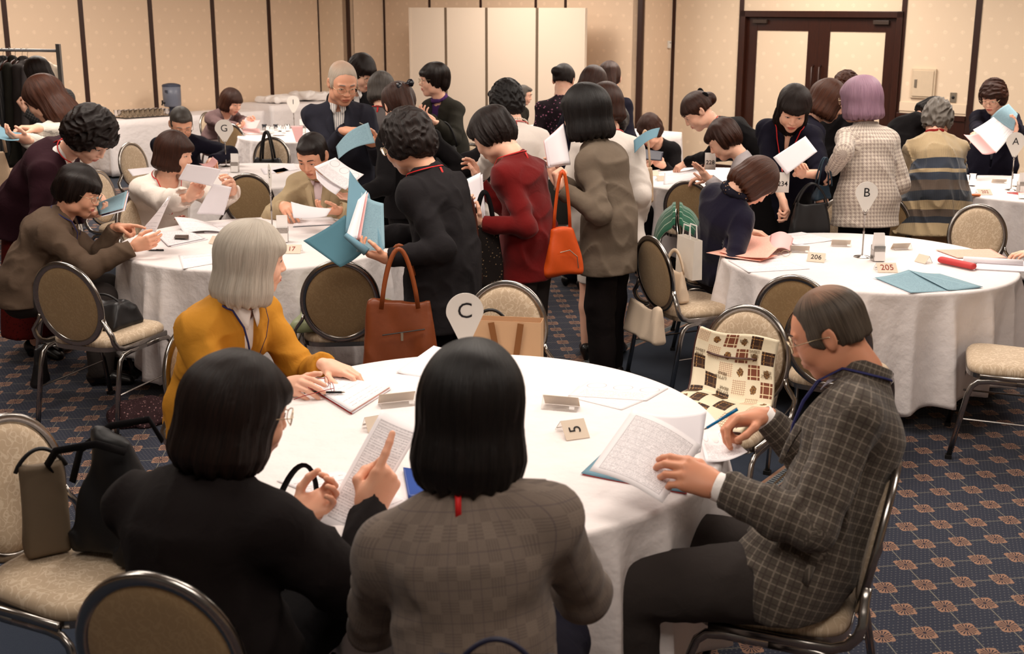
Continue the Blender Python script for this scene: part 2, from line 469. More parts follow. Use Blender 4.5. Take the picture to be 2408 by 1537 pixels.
m = MB(); lbox(js[4]-.012, js[4]+.02, .05, 2.185, -.006, .044, m); m.build('edge_post', M_SCR, scr)
# ------------------------------------------------------------------ tables, cloths, chairs
def m_linen(name, c, crease=.46):
    t = MT(name, .85, .2, sheen=.1)
    u, v, _ = t.xyz('UV')
    cu = ((u/crease+.13).fract()-.5).abs(); cv = ((v/crease+.37).fract()-.5).abs()
    line = cu.lt(.012).mx(cv.lt(.012))
    w = t.noise(14, 3, k='UV')
    t.color(t.mix(c, tuple(q*.95 for q in c[:3])+(1,), w)); t.bump(line*1.2+w*1.4, .5, .012)
    return t.m
M_LINEN = m_linen('white_linen', srgb(232, 224, 222))
M_DARKM = plain('table_steel', srgb(60, 56, 54), .4, .5, .7)
M_PLY = plain('table_board', srgb(120, 92, 64), .6)
TABLE_Z = .71
def round_table(cx, cy, R, seed, label, clabel, rot=0., hem=.17):
    rnd = random.Random(seed)
    t = empty('round_table', (cx, cy, 0), rot, label, 'table', 'round banquet tables')
    m = MB(); m.lathe([(0, .672), (R-.02, .672), (R-.01, .68), (R-.01, .698), (R-.02, .702), (0, .702)], n=64); m.build('tabletop', M_PLY, t)
    for k in range(4):
        a = math.pi/4+k*math.pi/2; m = MB()
        c, s = math.cos(a), math.sin(a)
        m.tube([(.42*c, .42*s, .67), (.47*c, .47*s, .35), (.50*c, .50*s, 0)], .016, 8); m.build('leg', M_DARKM, t, smooth=True)
    N = 400; ph = [rnd.uniform(0, 6.28) for _ in range(6)]; nf = 23
    knots = sorted(2*math.pi*(i+rnd.uniform(-.32, .32))/nf for i in range(nf)); am = [rnd.uniform(.5, 1.25) for _ in range(nf)]
    def fold(a):
        v = 0.
        for k, kk in enumerate(knots):
            d = (a-kk+math.pi) % (2*math.pi)-math.pi
            v += am[k]*(.7*math.exp(-(d/.062)**2)+.4*math.exp(-abs(d)/.03))
        return v
    prof = [(0, 0), (.3*R, 0), (.6*R, 0), (.85*R, 0), (.95*R, 0)]
    m = MB(); vs = []; uv = []; fs = []; rings = []
    for r, z in prof: rings.append([(r, z)]*N)
    M_ = 30
    hems = []
    for i in range(N):
        a = 2*math.pi*i/N
        sq = max(abs(math.cos(a+ph[5])), abs(math.sin(a+ph[5])))
        h = (hem+.02*math.sin(3*a+ph[0])-.10*((1/sq-1)/.414)**1.3*1.0)
        hems.append(max(.015, h))
    for j in range(M_+1):
        t_ = j/M_
        ring = []
        for i in range(N):
            a = 2*math.pi*i/N; D = (TABLE_Z-hems[i])
            if j <= 4:      # rounded edge
                q = j/4*math.pi/2; ring.append((R-.008+.014*math.sin(q), -.014*(1-math.cos(q))))
            else:
                s = (j-4)/(M_-4); f = fold(a)
                ff = (1-math.exp(-3.2*s))
                rr = R+.004+s*.02+ff*(.085*(f-.45))+.022*math.sin(9*a+ph[1]+2.2*s)*s+.020*math.sin(5*a+1.5*s+ph[2])*s+.006*math.sin(23*a+ph[3]+4*s)*s
                ring.append((max(rr, R+.002-.05*s), -.014-s*(D-.014)))
        rings.append(ring)
    lens = [0.]*N
    for j, ring in enumerate(rings):
        for i in range(N):
            a = 2*math.pi*i/N; r, z = ring[i]
            if j: pr, pz = rings[j-1][i]; lens[i] += math.hypot(r-pr, z-pz)
            vs.append((r*math.cos(a), r*math.sin(a), z)); uv.append((lens[i]*math.cos(a), lens[i]*math.sin(a)))
    for j in range(len(rings)-1):
        for i in range(N):
            l = (i+1) % N; fs.append((j*N+i, j*N+l, (j+1)*N+l, (j+1)*N+i))
    m.add(vs, fs, uv)
    c = m.build('tablecloth', M_LINEN, smooth=True, solid=.0015)
    c.location = (cx, cy, TABLE_Z); c.rotation_euler = (0, 0, rot)
    tag(c, clabel, 'tablecloth', 'white round tablecloths')
    return t
round_table(-.32, 3.23, .795, 3, 'round banquet table in the foreground with the C sign', 'white tablecloth on the foreground table where four people sit', rot=.4)
round_table(1.62, 5.90, .795, 8, 'round banquet table on the right with the B sign', 'white creased tablecloth on the right table with the B sign', rot=2.35)
round_table(-1.80, 6.20, .795, 12, 'round banquet table at the left with the E sign', 'white tablecloth on the left table with the E sign', rot=1.1)
round_table(-2.72, 8.95, .80, 21, 'round banquet table with the G sign', 'white tablecloth on the table with the G sign', rot=.2)
round_table(-2.98, 12.3, .80, 31, 'far round banquet table by the left wall', 'white tablecloth on the far left table behind the G sign', rot=.7)
round_table(1.28, 9.08, .80, 41, 'round banquet table in the middle distance by the bending woman', 'white tablecloth on the middle table behind the cream handbag', rot=.1)
round_table(3.72, 8.80, .80, 51, 'round banquet table at the right edge with the A sign', 'white tablecloth on the right-edge table with the A sign', rot=.9)

def long_table(P, ang, L, Wd, z, label, clabel, hem=.03):
    t = empty('buffet_table', (P[0], P[1], 0), ang, label, 'table', 'long tables along the walls')
    m = MB(); m.box((0, 0, z-.02), (L/2-.01, Wd/2-.01, .015)); m.build('tabletop', M_PLY, t)
    for sx in (-1, 1):
        for sy in (-1, 1):
            m = MB(); m.tube([(sx*(L/2-.1), sy*(Wd/2-.08), z-.03), (sx*(L/2-.1), sy*(Wd/2-.08), 0)], .014, 8); m.build('leg', M_DARKM, t)
    # draped box cloth with soft folds
    per = []; n = 40
    cs = [(-L/2, -Wd/2), (L/2, -Wd/2), (L/2, Wd/2), (-L/2, Wd/2)]
    for k in range(4):
        a, b = cs[k], cs[(k+1) % 4]; nn = int(n*(L if k % 2 == 0 else Wd)/2)+4
        for i in range(nn): u = i/nn; per.append((a[0]+(b[0]-a[0])*u, a[1]+(b[1]-a[1])*u, k, u))
    N = len(per); vs = []; uv = []; fs = []
    for j in range(9):
        s = j/8
        for i, (x, y, k, u) in enumerate(per):
            nx, ny = [(0, -1), (1, 0), (0, 1), (-1, 0)][k]
            o = .006+.015*s*(1+math.sin(i*.55+k))+.012*s*math.sin(i*.21+2)
            if u < .01: nx += [-1, 0, 1, 0][k]; ny += [0, -1, 0, 1][k]
            vs.append((x+nx*o, y+ny*o, z-s*(z-hem))); uv.append((x+nx*s*z, y+ny*s*z))
    for j in range(8):
        for i in range(N): l = (i+1) % N; fs.append(((j+1)*N+i, (j+1)*N+l, j*N+l, j*N+i))
    fs.append(tuple(range(N)))
    m = MB(); m.add(vs, fs, uv); c = m.build('tablecloth', M_LINEN, solid=.0015)
    c.location = (P[0], P[1], 0); c.rotation_euler = (0, 0, ang)
    tag(c, clabel, 'tablecloth', 'cloths on the long tables')
    for p in c.data.polygons: p.use_smooth = len(p.vertices) == 4
    return t
ANG_E = math.atan2(E_DIR[1], E_DIR[0]); ANG_G = math.atan2(G_DIR[1], G_DIR[0])
_p = O_L+E_DIR*1.05+G_DIR*.44
long_table(_p, ANG_E, 2.5, .6, .72, 'long table by the left wall carrying the drink dispenser', 'white cloth of the long table under the drink dispenser')
_p2 = O_L+E_DIR*2.98+G_DIR*.52
long_table(_p2, ANG_E, 1.6, .75, .80, 'long table by the left wall under the covered trays', 'white cloth on the far long table covered with folded linen')
_p3 = C5+G_DIR*.35-E_DIR*2.2
long_table(_p3, ANG_G, 1.9, .6, .72, 'long table by the recess behind the bending woman', 'white cloth on the long table left of the dark double door')

# ---- the chair
def m_damask(name, c1, c2, sc=1., rough=.7):
    t = MT(name, rough, .25, sheen=.15)
    x, y, z = t.xyz('UV')
    v = t.comb(x, y, 0.)
    w = t.nt.nodes.new('ShaderNodeTexNoise'); w.inputs['Scale'].default_value = 20*sc; w.inputs['Detail'].default_value = 0
    t.nt.links.new(v, w.inputs['Vector'])
    a = (x*62.*sc+S_(t.nt, w.outputs['Fac'])*9.).sin(); b = (y*62.*sc+S_(t.nt, w.outputs['Fac'])*9.+1.7).sin()
    curl = (a*b).abs().lt(.17)
    vo = t.nt.nodes.new('ShaderNodeTexVoronoi'); vo.inputs['Scale'].default_value = 24*sc; t.nt.links.new(v, vo.inputs['Vector'])
    d = S_(t.nt, vo.outputs['Distance']); petals = ((d*42.).sin().gt(.1))*d.lt(.30)
    pat = curl.mx(petals)*t.noise(260, 1, v).gt(.35)
    f = t.noise(700, 1, v)
    t.color(t.mix(t.mix(c1, tuple(q*.92 for q in c1[:3])+(1,), f), c2, pat*.65))
    t.bump(pat*.5+f*.6, .2, .0015)
    return t.m
M_DAM = m_damask('chair_damask', srgb(190, 167, 140), srgb(216, 197, 172), 1.5)
M_DAMB = m_damask('chair_back_damask', srgb(152, 124, 88), srgb(162, 135, 99), 1.6)
def m_chrome():
    t = MT('satin_chrome', .22, .5, 1.); n = t.noise(120, 2)
    t.color(t.mix(srgb(176, 172, 168), srgb(150, 144, 138), n)); t.set('Roughness', n*.12+.16); return t.m
M_CHROME = m_chrome()
M_RUB = plain('black_rubber', srgb(22, 20, 20), .7)
def make_chair():
    t = empty('banquet_chair')
    B0 = np.array([0, -.205, .428]); B1 = np.array([0, -.275, .845])
    upv = nrm(B1-B0); C = (B0+B1)/2; H = np.linalg.norm(B1-B0)/2; Wd = .187
    nb = np.cross([1, 0, 0], upv)          # points forward-ish
    if nb[1] < 0: nb = -nb
    pts = [C+np.array([1, 0, 0])*(Wd-.011)*math.cos(a)+upv*(H-.011)*math.sin(a) for a in np.linspace(0, 2*math.pi, 56, endpoint=False)]
    m = MB(); m.tube(pts, (.015, .0105), 8, closed=True, up=nb); m.build('back_frame', M_CHROME, t, smooth=True)
    def dome(sign, depth, edge):
        def fn(u, v):
            a = 2*math.pi*u; r = v
            s = math.sqrt(max(0, 1-r**5))
            return C+np.array([1, 0, 0])*(Wd-.022)*r*math.cos(a)+upv*(H-.022)*r*math.sin(a)+nb*sign*(edge+depth*s)
        return fn
    uvf = lambda a, b: (.19*b*math.cos(2*math.pi*a), .19*b*math.sin(2*math.pi*a))
    m = MB(); m.grid(dome(1, .024, .002), 49, 14, uvf=uvf); m.build('backrest', M_DAM, t, smooth=True)
    m = MB(); m.grid(dome(-1, .006, .006), 49, 10, uvf=uvf); m.build('back_panel', M_DAMB, t, smooth=True)
    # seat cushion
    def outline(a, k=1.):
        c, s = math.cos(a), math.sin(a); e = .42
        x = math.copysign(abs(c)**e, c); y = math.copysign(abs(s)**e, s)
        wx = .205+.018*y
        return np.array([x*wx*k, y*.205*k+.01, 0])
    prof = [(0, .468), (.5, .468), (.8, .464), (.93, .456), (.99, .442), (1.0, .43), (.99, .418), (.9, .415), (0, .415)]
    m = MB(); n = 56; vs = []; uv = []
    for k, z in prof:
        for i in range(n):
            p = outline(2*math.pi*i/n, k); vs.append((p[0], p[1], z)); uv.append((p[0], p[1]))
    m.add(vs, [(j*n+i, j*n+(i+1) % n, (j+1)*n+(i+1) % n, (j+1)*n+i) for j in range(len(prof)-1) for i in range(n)], uv)
    m.build('seat', M_DAM, t, smooth=True)
    m = MB(); m.tube([(p[0], p[1], .408) for p in (outline(2*math.pi*i/40, .97) for i in range(40))], (.008, .011), 4, closed=True); m.build('seat_frame', M_CHROME, t)
    for s in (-1, 1):
        x = s*.222; xo = s*.176
        m = MB(); m.tube([(xo, -.232, .575), (s*.186, -.230, .545), (s*.205, -.230, .52), (x, -.232, .495), (x, -.222, .46), (x, -.198, .43), (x, -.16, .413), (x, -.10, .410), (x, .16, .410)], (.013, .008), 8, up=(1, 0, 0))
        m.build('back_support', M_CHROME, t, smooth=True)
        for f in (-1, 1):
            m = MB()
            y0 = 0.0
            m.tube([(x, 0, .392), (x, f*.12, .392), (x, f*.165, .385), (x, f*.19, .362), (x*1.01, f*.205, .32), (x*1.02, f*.262, .012)], (.012, .009), 8, up=(1, 0, 0))
            lg = m.build('leg', M_CHROME, t, smooth=True)
            m = MB(); m.box((x*1.02, f*.263, .009), (.015, .015, .009)); m.build('foot_cap', M_RUB, lg)
        m = MB(); m.tube([(x*1.01, -.232, .20), (x*1.01, .232, .20)], .0045, 6); m.build('stretcher', M_CHROME, t)
    return t
CHAIR0 = make_chair(); _ch_used = [False]
def chair(px, py, face, label, z=.845, P=None, raw=False):
    """top of the backrest seen at px,py; face: azimuth the sitter looks (0 away from the viewer, 90 to the right)"""
    a = math.radians(face)
    if P is None:
        p = at(px, py, z); f = az_dir(face)
        P = p+f*.275                # top of backrest lies .275 behind the seat centre
    if _ch_used[0]: o = copy_thing(CHAIR0)
    else: o = CHAIR0; _ch_used[0] = True
    o.location = (P[0], P[1], 0); o.rotation_euler = (0, 0, -a)
    tag(o, label, 'chair', 'banquet chairs'); return o
CH = [
 (-16, 980, 112, 'banquet chair at the left edge with a black bag on its seat'),
 (345, 1350, 8, 'banquet chair cut by the bottom edge, seen from behind at lower left'),
 (2112, 1092, -70, 'banquet chair under the man in the checked jacket'),
 (140, 617, 16, 'empty banquet chair turned away at left with a black bag behind its back'),
 (75, 524, 82, 'banquet chair under the seated person in the brown jacket'),
 (448, 757, 112, 'banquet chair behind the person in the mustard cardigan'),
 (796, 613, -8, 'banquet chair seen from behind with a green garment on its seat'),
 (1192, 660, 186, 'banquet chair facing the viewer with a beige paper bag on it'),
 (1530, 556, 62, 'banquet chair with a canvas tote bag hung on its back'),
 (1768, 718, 212, 'banquet chair holding the patchwork bag with bears'),
 (1870, 648, 22, 'banquet chair just behind the bald man, pushed to the B table'),
 (1985, 462, 172, 'banquet chair on the far side of the B table left of the sign'),
 (2302, 480, 190, 'banquet chair on the far side of the B table at right'),
 (1618, 425, 20, 'banquet chair back against the middle table, above the green scarf'),
 (1588, 492, 95, 'banquet chair with the green striped scarf over its back'),
 (580, 408, -5, 'banquet chair back between the woman in white and the man in beige'),
 (318, 455, 120, 'banquet chair beside the woman in the white blouse'),
 (222, 400, 100, 'banquet chair behind the bending person in dark purple'),
 (303, 335, 108, 'banquet chair at the left side of the G table beside the man in navy'),
 (540, 290, 20, 'banquet chair turned away behind the G sign'),
 (484, 264, 105, 'banquet chair of the seated person in mauve'),
 (640, 322, 185, 'banquet chair behind the black handbag with tall handles'),
 (2082, 458, 30, 'dark banquet chair beside the person in houndstooth'),
 (-40, 335, 78, 'banquet chair at the left edge hung with a beige bag'),
]
for c in CH: chair(*c)
chair(0, 0, -72, 'banquet chair at the right edge whose seat faces the B table', P=at(2375, 850, .44)+np.array([.03, .02, 0]))
chair(1950, 700, 25, 'banquet chair hidden behind the bald man with only a seat corner showing')
chair(0, 0, 0, 'banquet chair under the person in the glen-check jacket', P=np.array([-.16, 2.02, 0]))
chair(0, 0, 180, 'banquet chair under the man in the beige jacket', P=np.array([-1.62, 7.20, 0]))
chair(0, 0, 185, 'banquet chair behind the people in front of the folding screen', P=at(1095, 350, .82))
# ------------------------------------------------------------------ smooth solids from distance fields
class Vol:
    """a grid on which rounded shapes are blended, cut and turned into one continuous mesh"""
    def __init__(s, res, lo, hi, T=None):
        s.res = res; s.lo = np.array(lo, float)-2*res; hi = np.array(hi, float)+2*res
        s.n = np.maximum(4, np.ceil((hi-s.lo)/res).astype(int)+1)
        s.ax = [(s.lo[i]+res*np.arange(s.n[i])).astype(np.float32) for i in range(3)]
        s.d = np.full(tuple(s.n), 1., np.float32)
    def _sl(s, lo, hi, pad):
        out = []
        for i in range(3):
            a = int(np.floor((lo[i]-pad-s.lo[i])/s.res)); b = int(np.ceil((hi[i]+pad-s.lo[i])/s.res))+1
            a = max(0, a); b = min(s.n[i], b)
            if a >= b: return None
            out.append(slice(a, b))
        return tuple(out)
    def op(s, fn, lo, hi, k=.0, op='u', pad=None):
        sl = s._sl(lo, hi, (k+2.5*s.res) if pad is None else pad)
        if sl is None: return s
        X = s.ax[0][sl[0]][:, None, None]; Y = s.ax[1][sl[1]][None, :, None]; Z = s.ax[2][sl[2]][None, None, :]
        v = fn(X, Y, Z).astype(np.float32); a = s.d[sl]
        if op == 'u':
            if k > 0:
                h = np.maximum(k-np.abs(a-v), 0)/k; a[...] = np.minimum(a, v)-h*h*k*.25
            else: np.minimum(a, v, out=a)
        elif op == 's':
            v = -v
            if k > 0:
                h = np.maximum(k-np.abs(a-v), 0)/k; a[...] = np.maximum(a, v)+h*h*k*.25
            else: np.maximum(a, v, out=a)
        elif op == 'i': np.maximum(a, v, out=a)
        return s
    # --- primitives
    def cone(s, a, b, ra, rb, k=.02, op='u', lat=None, ka=1., kb=1.):
        """round cone; lat: lateral axis along which the section is stretched by ka..kb"""
        a = np.array(a, float); b = np.array(b, float); ab = b-a; L2 = max(1e-9, ab@ab)
        R = max(ra*max(1, ka), rb*max(1, kb))
        lo = np.minimum(a, b)-R; hi = np.maximum(a, b)+R
        def fn(X, Y, Z):
            px, py, pz = X-a[0], Y-a[1], Z-a[2]
            t = np.clip((px*ab[0]+py*ab[1]+pz*ab[2])/L2, 0, 1)
            qx, qy, qz = px-t*ab[0], py-t*ab[1], pz-t*ab[2]
            r = ra+(rb-ra)*t
            q2 = qx*qx+qy*qy+qz*qz
            if lat is not None:
                w = qx*lat[0]+qy*lat[1]+qz*lat[2]; kk = ka+(kb-ka)*t
                q2 = np.maximum(q2-w*w, 0)+(w/kk)**2
            return np.sqrt(q2)-r
        return s.op(fn, lo, hi, k, op)
    def ell(s, c, r, R=None, k=.02, op='u'):
        c = np.array(c, float); r = np.array(r, float); R = np.eye(3) if R is None else np.array(R)
        m = max(r)
        def fn(X, Y, Z):
            p = (X-c[0], Y-c[1], Z-c[2]); u = [R[i][0]*p[0]+R[i][1]*p[1]+R[i][2]*p[2] for i in range(3)]
            k0 = np.sqrt(sum((u[i]/r[i])**2 for i in range(3))); k1 = np.sqrt(sum((u[i]/r[i]**2)**2 for i in range(3)))
            return np.where(k1 > 1e-6, k0*(k0-1)/np.maximum(k1, 1e-6), -min(r))
        ext = np.sqrt(sum((R[i]*r[i])**2 for i in range(3)))
        return s.op(fn, c-ext, c+ext, k, op)
    def box(s, c, h, R=None, rad=.01, k=.01, op='u'):
        c = np.array(c, float); h = np.array(h, float); R = np.eye(3) if R is None else np.array(R)
        def fn(X, Y, Z):
            p = (X-c[0], Y-c[1], Z-c[2]); q = [np.abs(R[i][0]*p[0]+R[i][1]*p[1]+R[i][2]*p[2])-h[i]+rad for i in range(3)]
            o = np.sqrt(sum(np.maximum(x, 0)**2 for x in q)); return o+np.minimum(np.maximum(q[0], np.maximum(q[1], q[2])), 0)-rad
        ext = sum(np.abs(R[i]*h[i]) for i in range(3))
        return s.op(fn, c-ext, c+ext, k, op)
    def plane(s, p, n, k=.0):
        """cut away everything on the side n points to"""
        p = np.array(p, float); n = nrm(n)
        return s.op(lambda X, Y, Z: -((X-p[0])*n[0]+(Y-p[1])*n[1]+(Z-p[2])*n[2]), s.lo, s.lo+s.n*s.res, k, 's', 0)
    def disp(s, fn, width=.05):
        m = np.abs(s.d) < width; i, j, k = np.nonzero(m)
        P = np.stack([s.ax[0][i], s.ax[1][j], s.ax[2][k]], 1)
        s.d[i, j, k] += fn(P).astype(np.float32); return s
    def mesh(s):
        d = s.d; d[0] = d[-1] = 1; d[:, 0] = d[:, -1] = 1; d[:, :, 0] = d[:, :, -1] = 1
        ins = d < 0; c = np.zeros(tuple(s.n-1), np.int8)
        for a in (0, 1):
            for b in (0, 1):
                for e in (0, 1): c += ins[a:a+s.n[0]-1, b:b+s.n[1]-1, e:e+s.n[2]-1]
        act = (c > 0) & (c < 8); I, J, K = np.nonzero(act)
        if len(I) == 0: return np.zeros((0, 3)), np.zeros((0, 4), int)
        idx = -np.ones(act.shape, np.int64); idx[I, J, K] = np.arange(len(I))
        acc = np.zeros((len(I), 3)); cnt = np.zeros(len(I))
        cor = [(a, b, e) for a in (0, 1) for b in (0, 1) for e in (0, 1)]
        for p in range(8):
            for q in range(p+1, 8):
                A, B = cor[p], cor[q]
                if sum(abs(A[i]-B[i]) for i in range(3)) != 1: continue
                da = d[I+A[0], J+A[1], K+A[2]]; db = d[I+B[0], J+B[1], K+B[2]]
                m = (da < 0) != (db < 0); t = np.where(m, da/np.where(m, da-db, 1), 0)
                for i in range(3): acc[:, i] += np.where(m, A[i]+t*(B[i]-A[i]), 0)
                cnt += m
        V = (np.stack([I, J, K], 1)+acc/cnt[:, None])*s.res+s.lo
        Q = []
        def quads(axis):
            sl0 = [slice(None)]*3; sl1 = [slice(None)]*3; sl0[axis] = slice(0, -1); sl1[axis] = slice(1, None)
            a, b = ins[tuple(sl0)], ins[tuple(sl1)]
            for flip, msk in ((0, a & ~b), (1, ~a & b)):
                i = list(np.nonzero(msk)); o1, o2 = [(1, 2), (2, 0), (0, 1)][axis]
                ok = np.ones(len(i[0]), bool)
                for o in (o1, o2): ok &= (i[o] > 0) & (i[o] < act.shape[o])
                i = [q[ok] for q in i]
                def at_(u, v):
                    j = [q.copy() for q in i]; j[o1] = j[o1]-u; j[o2] = j[o2]-v; return idx[j[0], j[1], j[2]]
                f = np.stack([at_(1, 1), at_(0, 1), at_(0, 0), at_(1, 0)], 1)
                if flip: f = f[:, ::-1]
                Q.append(f)
        for ax in range(3): quads(ax)
        F = np.concatenate(Q); F = F[(F >= 0).all(1)]
        return V, F
class Geo:
    """several quad meshes put together as one object"""
    def __init__(s): s.V = []; s.F = []; s.M = []; s.n = 0
    def add(s, V, F, mi=0):
        if len(V) == 0: return s
        s.V.append(V); s.F.append(F+s.n); s.n += len(V)
        s.M.append(np.full(len(F), mi) if np.isscalar(mi) else mi); return s
    def addMB(s, mb, mi=0):
        V = np.array(mb.v); F = np.array([f if len(f) == 4 else (f[0], f[1], f[2], f[2]) for f in mb.f if len(f) in (3, 4)])
        return s.add(V, F, mi)
    def build(s, name, mats, parent, world=True, inv=None, attr=None):
        V = np.concatenate(s.V); VW = V; F = np.concatenate(s.F); Mi = np.concatenate(s.M)
        if inv is None:
            inv = np.array(parent.matrix_world.inverted()) if (world and parent is not None) else np.eye(4)
        V = V@inv[:3, :3].T+inv[:3, 3]
        me = bpy.data.meshes.new(name); tri = F[:, 2] == F[:, 3]
        me.vertices.add(len(V)); me.vertices.foreach_set('co', V.astype(np.float32).ravel())
        tot = np.where(tri, 3, 4); start = np.concatenate([[0], np.cumsum(tot)[:-1]])
        fl = F.ravel()
        if tri.any():
            keep = np.ones(F.shape, bool); keep[tri, 3] = False; fl = F[keep]
        me.loops.add(int(tot.sum())); me.loops.foreach_set('vertex_index', fl.astype(np.int32))
        me.polygons.add(len(F)); me.polygons.foreach_set('loop_start', start.astype(np.int32))
        me.polygons.foreach_set('material_index', Mi.astype(np.int32)); me.polygons.foreach_set('use_smooth', np.ones(len(F), bool))
        for m in (mats if isinstance(mats, (list, tuple)) else [mats]): me.materials.append(m)
        me.update(calc_edges=True)
        at_ = me.attributes.new('cl', 'FLOAT_VECTOR', 'POINT'); at_.data.foreach_set('vector', (attr(VW) if attr else V).astype(np.float32).ravel())
        o = bpy.data.objects.new(name, me); COL.objects.link(o)
        if parent is not None: o.parent = parent
        return o
def wav(P, seed, freq, n=6, ax=None):
    """smooth random undulation in -1..1"""
    r = np.random.RandomState(seed); o = np.zeros(len(P))
    for i in range(n):
        k = r.normal(size=3); k /= np.linalg.norm(k)
        if ax is not None: k = k-np.array(ax)*(k@np.array(ax))*.85
        k2 = r.normal(size=3)*freq*.5
        o += np.sin(P@(k*freq*r.uniform(.6, 1.5))+r.uniform(0, 6.3)+1.6*np.sin(P@k2+r.uniform(0, 6.3)))
    return o/n*1.6
def creases(P, seed, freq, n=3):
    """sharp-ridged fold field 0..1"""
    w = wav(P, seed, freq, n); return (1-np.abs(w).clip(0, 1))**2
def frame(f, up=(0, 0, 1)):
    """right, forward, up rows from a forward direction"""
    f = nrm(f); r = np.cross(f, up)
    r = nrm(r) if np.linalg.norm(r) > 1e-4 else np.array([1., 0, 0])
    return np.array([r, f, np.cross(r, f)])
# ------------------------------------------------------------------ people
def m_skin(name, c):
    t = MT(name, .48, .35, sss=.12)
    n = t.noise(30, 3); n2 = t.noise(250, 2)
    red = (min(1, c[0]*1.02), c[1]*.80, c[2]*.76, 1)
    t.color(t.mix(c, red, n*.7)); t.bump(n2, .12, .0008); return t.m
SKIN = [m_skin('skin_light', srgb(236, 190, 164)), m_skin('skin_warm', srgb(224, 170, 140)), m_skin('skin_tan', srgb(210, 150, 118))]
M_LIP = plain('lips', srgb(196, 104, 92), .45); M_LIPM = plain('lips_pale', srgb(176, 104, 84), .5)
M_EYEW = plain('eye_white', srgb(226, 216, 208), .25, var=.02); M_EYEB = plain('iris_dark', srgb(30, 18, 14), .15, .5, var=.02)
M_BROW = plain('brow_dark', srgb(46, 32, 26), .8); M_BROWG = plain('brow_grey', srgb(140, 132, 126), .8)
def m_hair(name, c, c2, rough=.5, seed=0., scalp=None):
    t = MT(name, rough, .28)
    # strands run from the crown downwards: noise stretched along the local height
    x, y, z = t.xyz('Object')
    a = y._op('ARCTAN2', x)
    v = t.comb(a*26.+seed, z*7., 0.); v2 = t.comb(a*95., z*16., 0.)
    n = t.noise(1, 3, v); n2 = t.noise(1, 2, v2)
    f = n*.55+n2*.45
    col = t.mix(c, c2, (f-.35)*2.2)
    if scalp is not None:      # thin hair on the crown lets the scalp through
        m = (((z-.088)*26.).sat())*(((y*-1.+.045)*14.).sat()+.35)*((n2-.34)*3.2).sat()
        col = t.mix(col, scalp, m.sat()*.85)
    t.color(col); t.bump(f, .8, .006); t.set('Roughness', n*.25+rough-.1)
    t.b.inputs['Anisotropic'].default_value = .5
    return t.m
HM = {
 'black': m_hair('hair_black', srgb(9, 6, 6), srgb(24, 17, 15)),
 'brownblack': m_hair('hair_brown_black', srgb(13, 8, 7), srgb(40, 22, 16)),
 'brown': m_hair('hair_brown', srgb(32, 15, 10), srgb(76, 40, 24)),
 'chestnut': m_hair('hair_chestnut', srgb(42, 20, 12), srgb(94, 50, 28)),
 'silver': m_hair('hair_silver', srgb(164, 152, 138), srgb(214, 204, 190)),
 'grey': m_hair('hair_grey', srgb(84, 78, 72), srgb(134, 126, 118)),
 'greyd': m_hair('hair_dark_grey', srgb(44, 38, 34), srgb(104, 96, 90)),
 'thin': m_hair('hair_thinning', srgb(52, 44, 38), srgb(120, 106, 92), scalp=srgb(196, 146, 118)), 'thinwhite': m_hair('hair_thin_white', srgb(170, 154, 138), srgb(214, 200, 184), scalp=srgb(214, 170, 142)),
 'white': m_hair('hair_white', srgb(176, 160, 144), srgb(216, 202, 186)),
 'purple': m_hair('hair_lavender', srgb(124, 94, 112), srgb(164, 130, 146)),
}
M_GOLDW = plain('glasses_metal', srgb(190, 170, 140), .25, .5, .9); M_REDF = plain('red_frame', srgb(150, 24, 30), .3)
def m_lens():
    t = MT('glasses_lens', .02, .5, trans=1.); t.color((1, 1, 1, 1)); t.set('IOR', 1.1); return t.m
M_LENS = m_lens()
M_CORD = plain('red_cord', srgb(196, 30, 30), .6); M_NCORD = plain('navy_cord', srgb(34, 36, 90), .6)
M_SHOE = plain('black_leather', srgb(18, 15, 15), .3, .5)
M_SOCK = plain('dark_sock', srgb(30, 28, 30), .9)

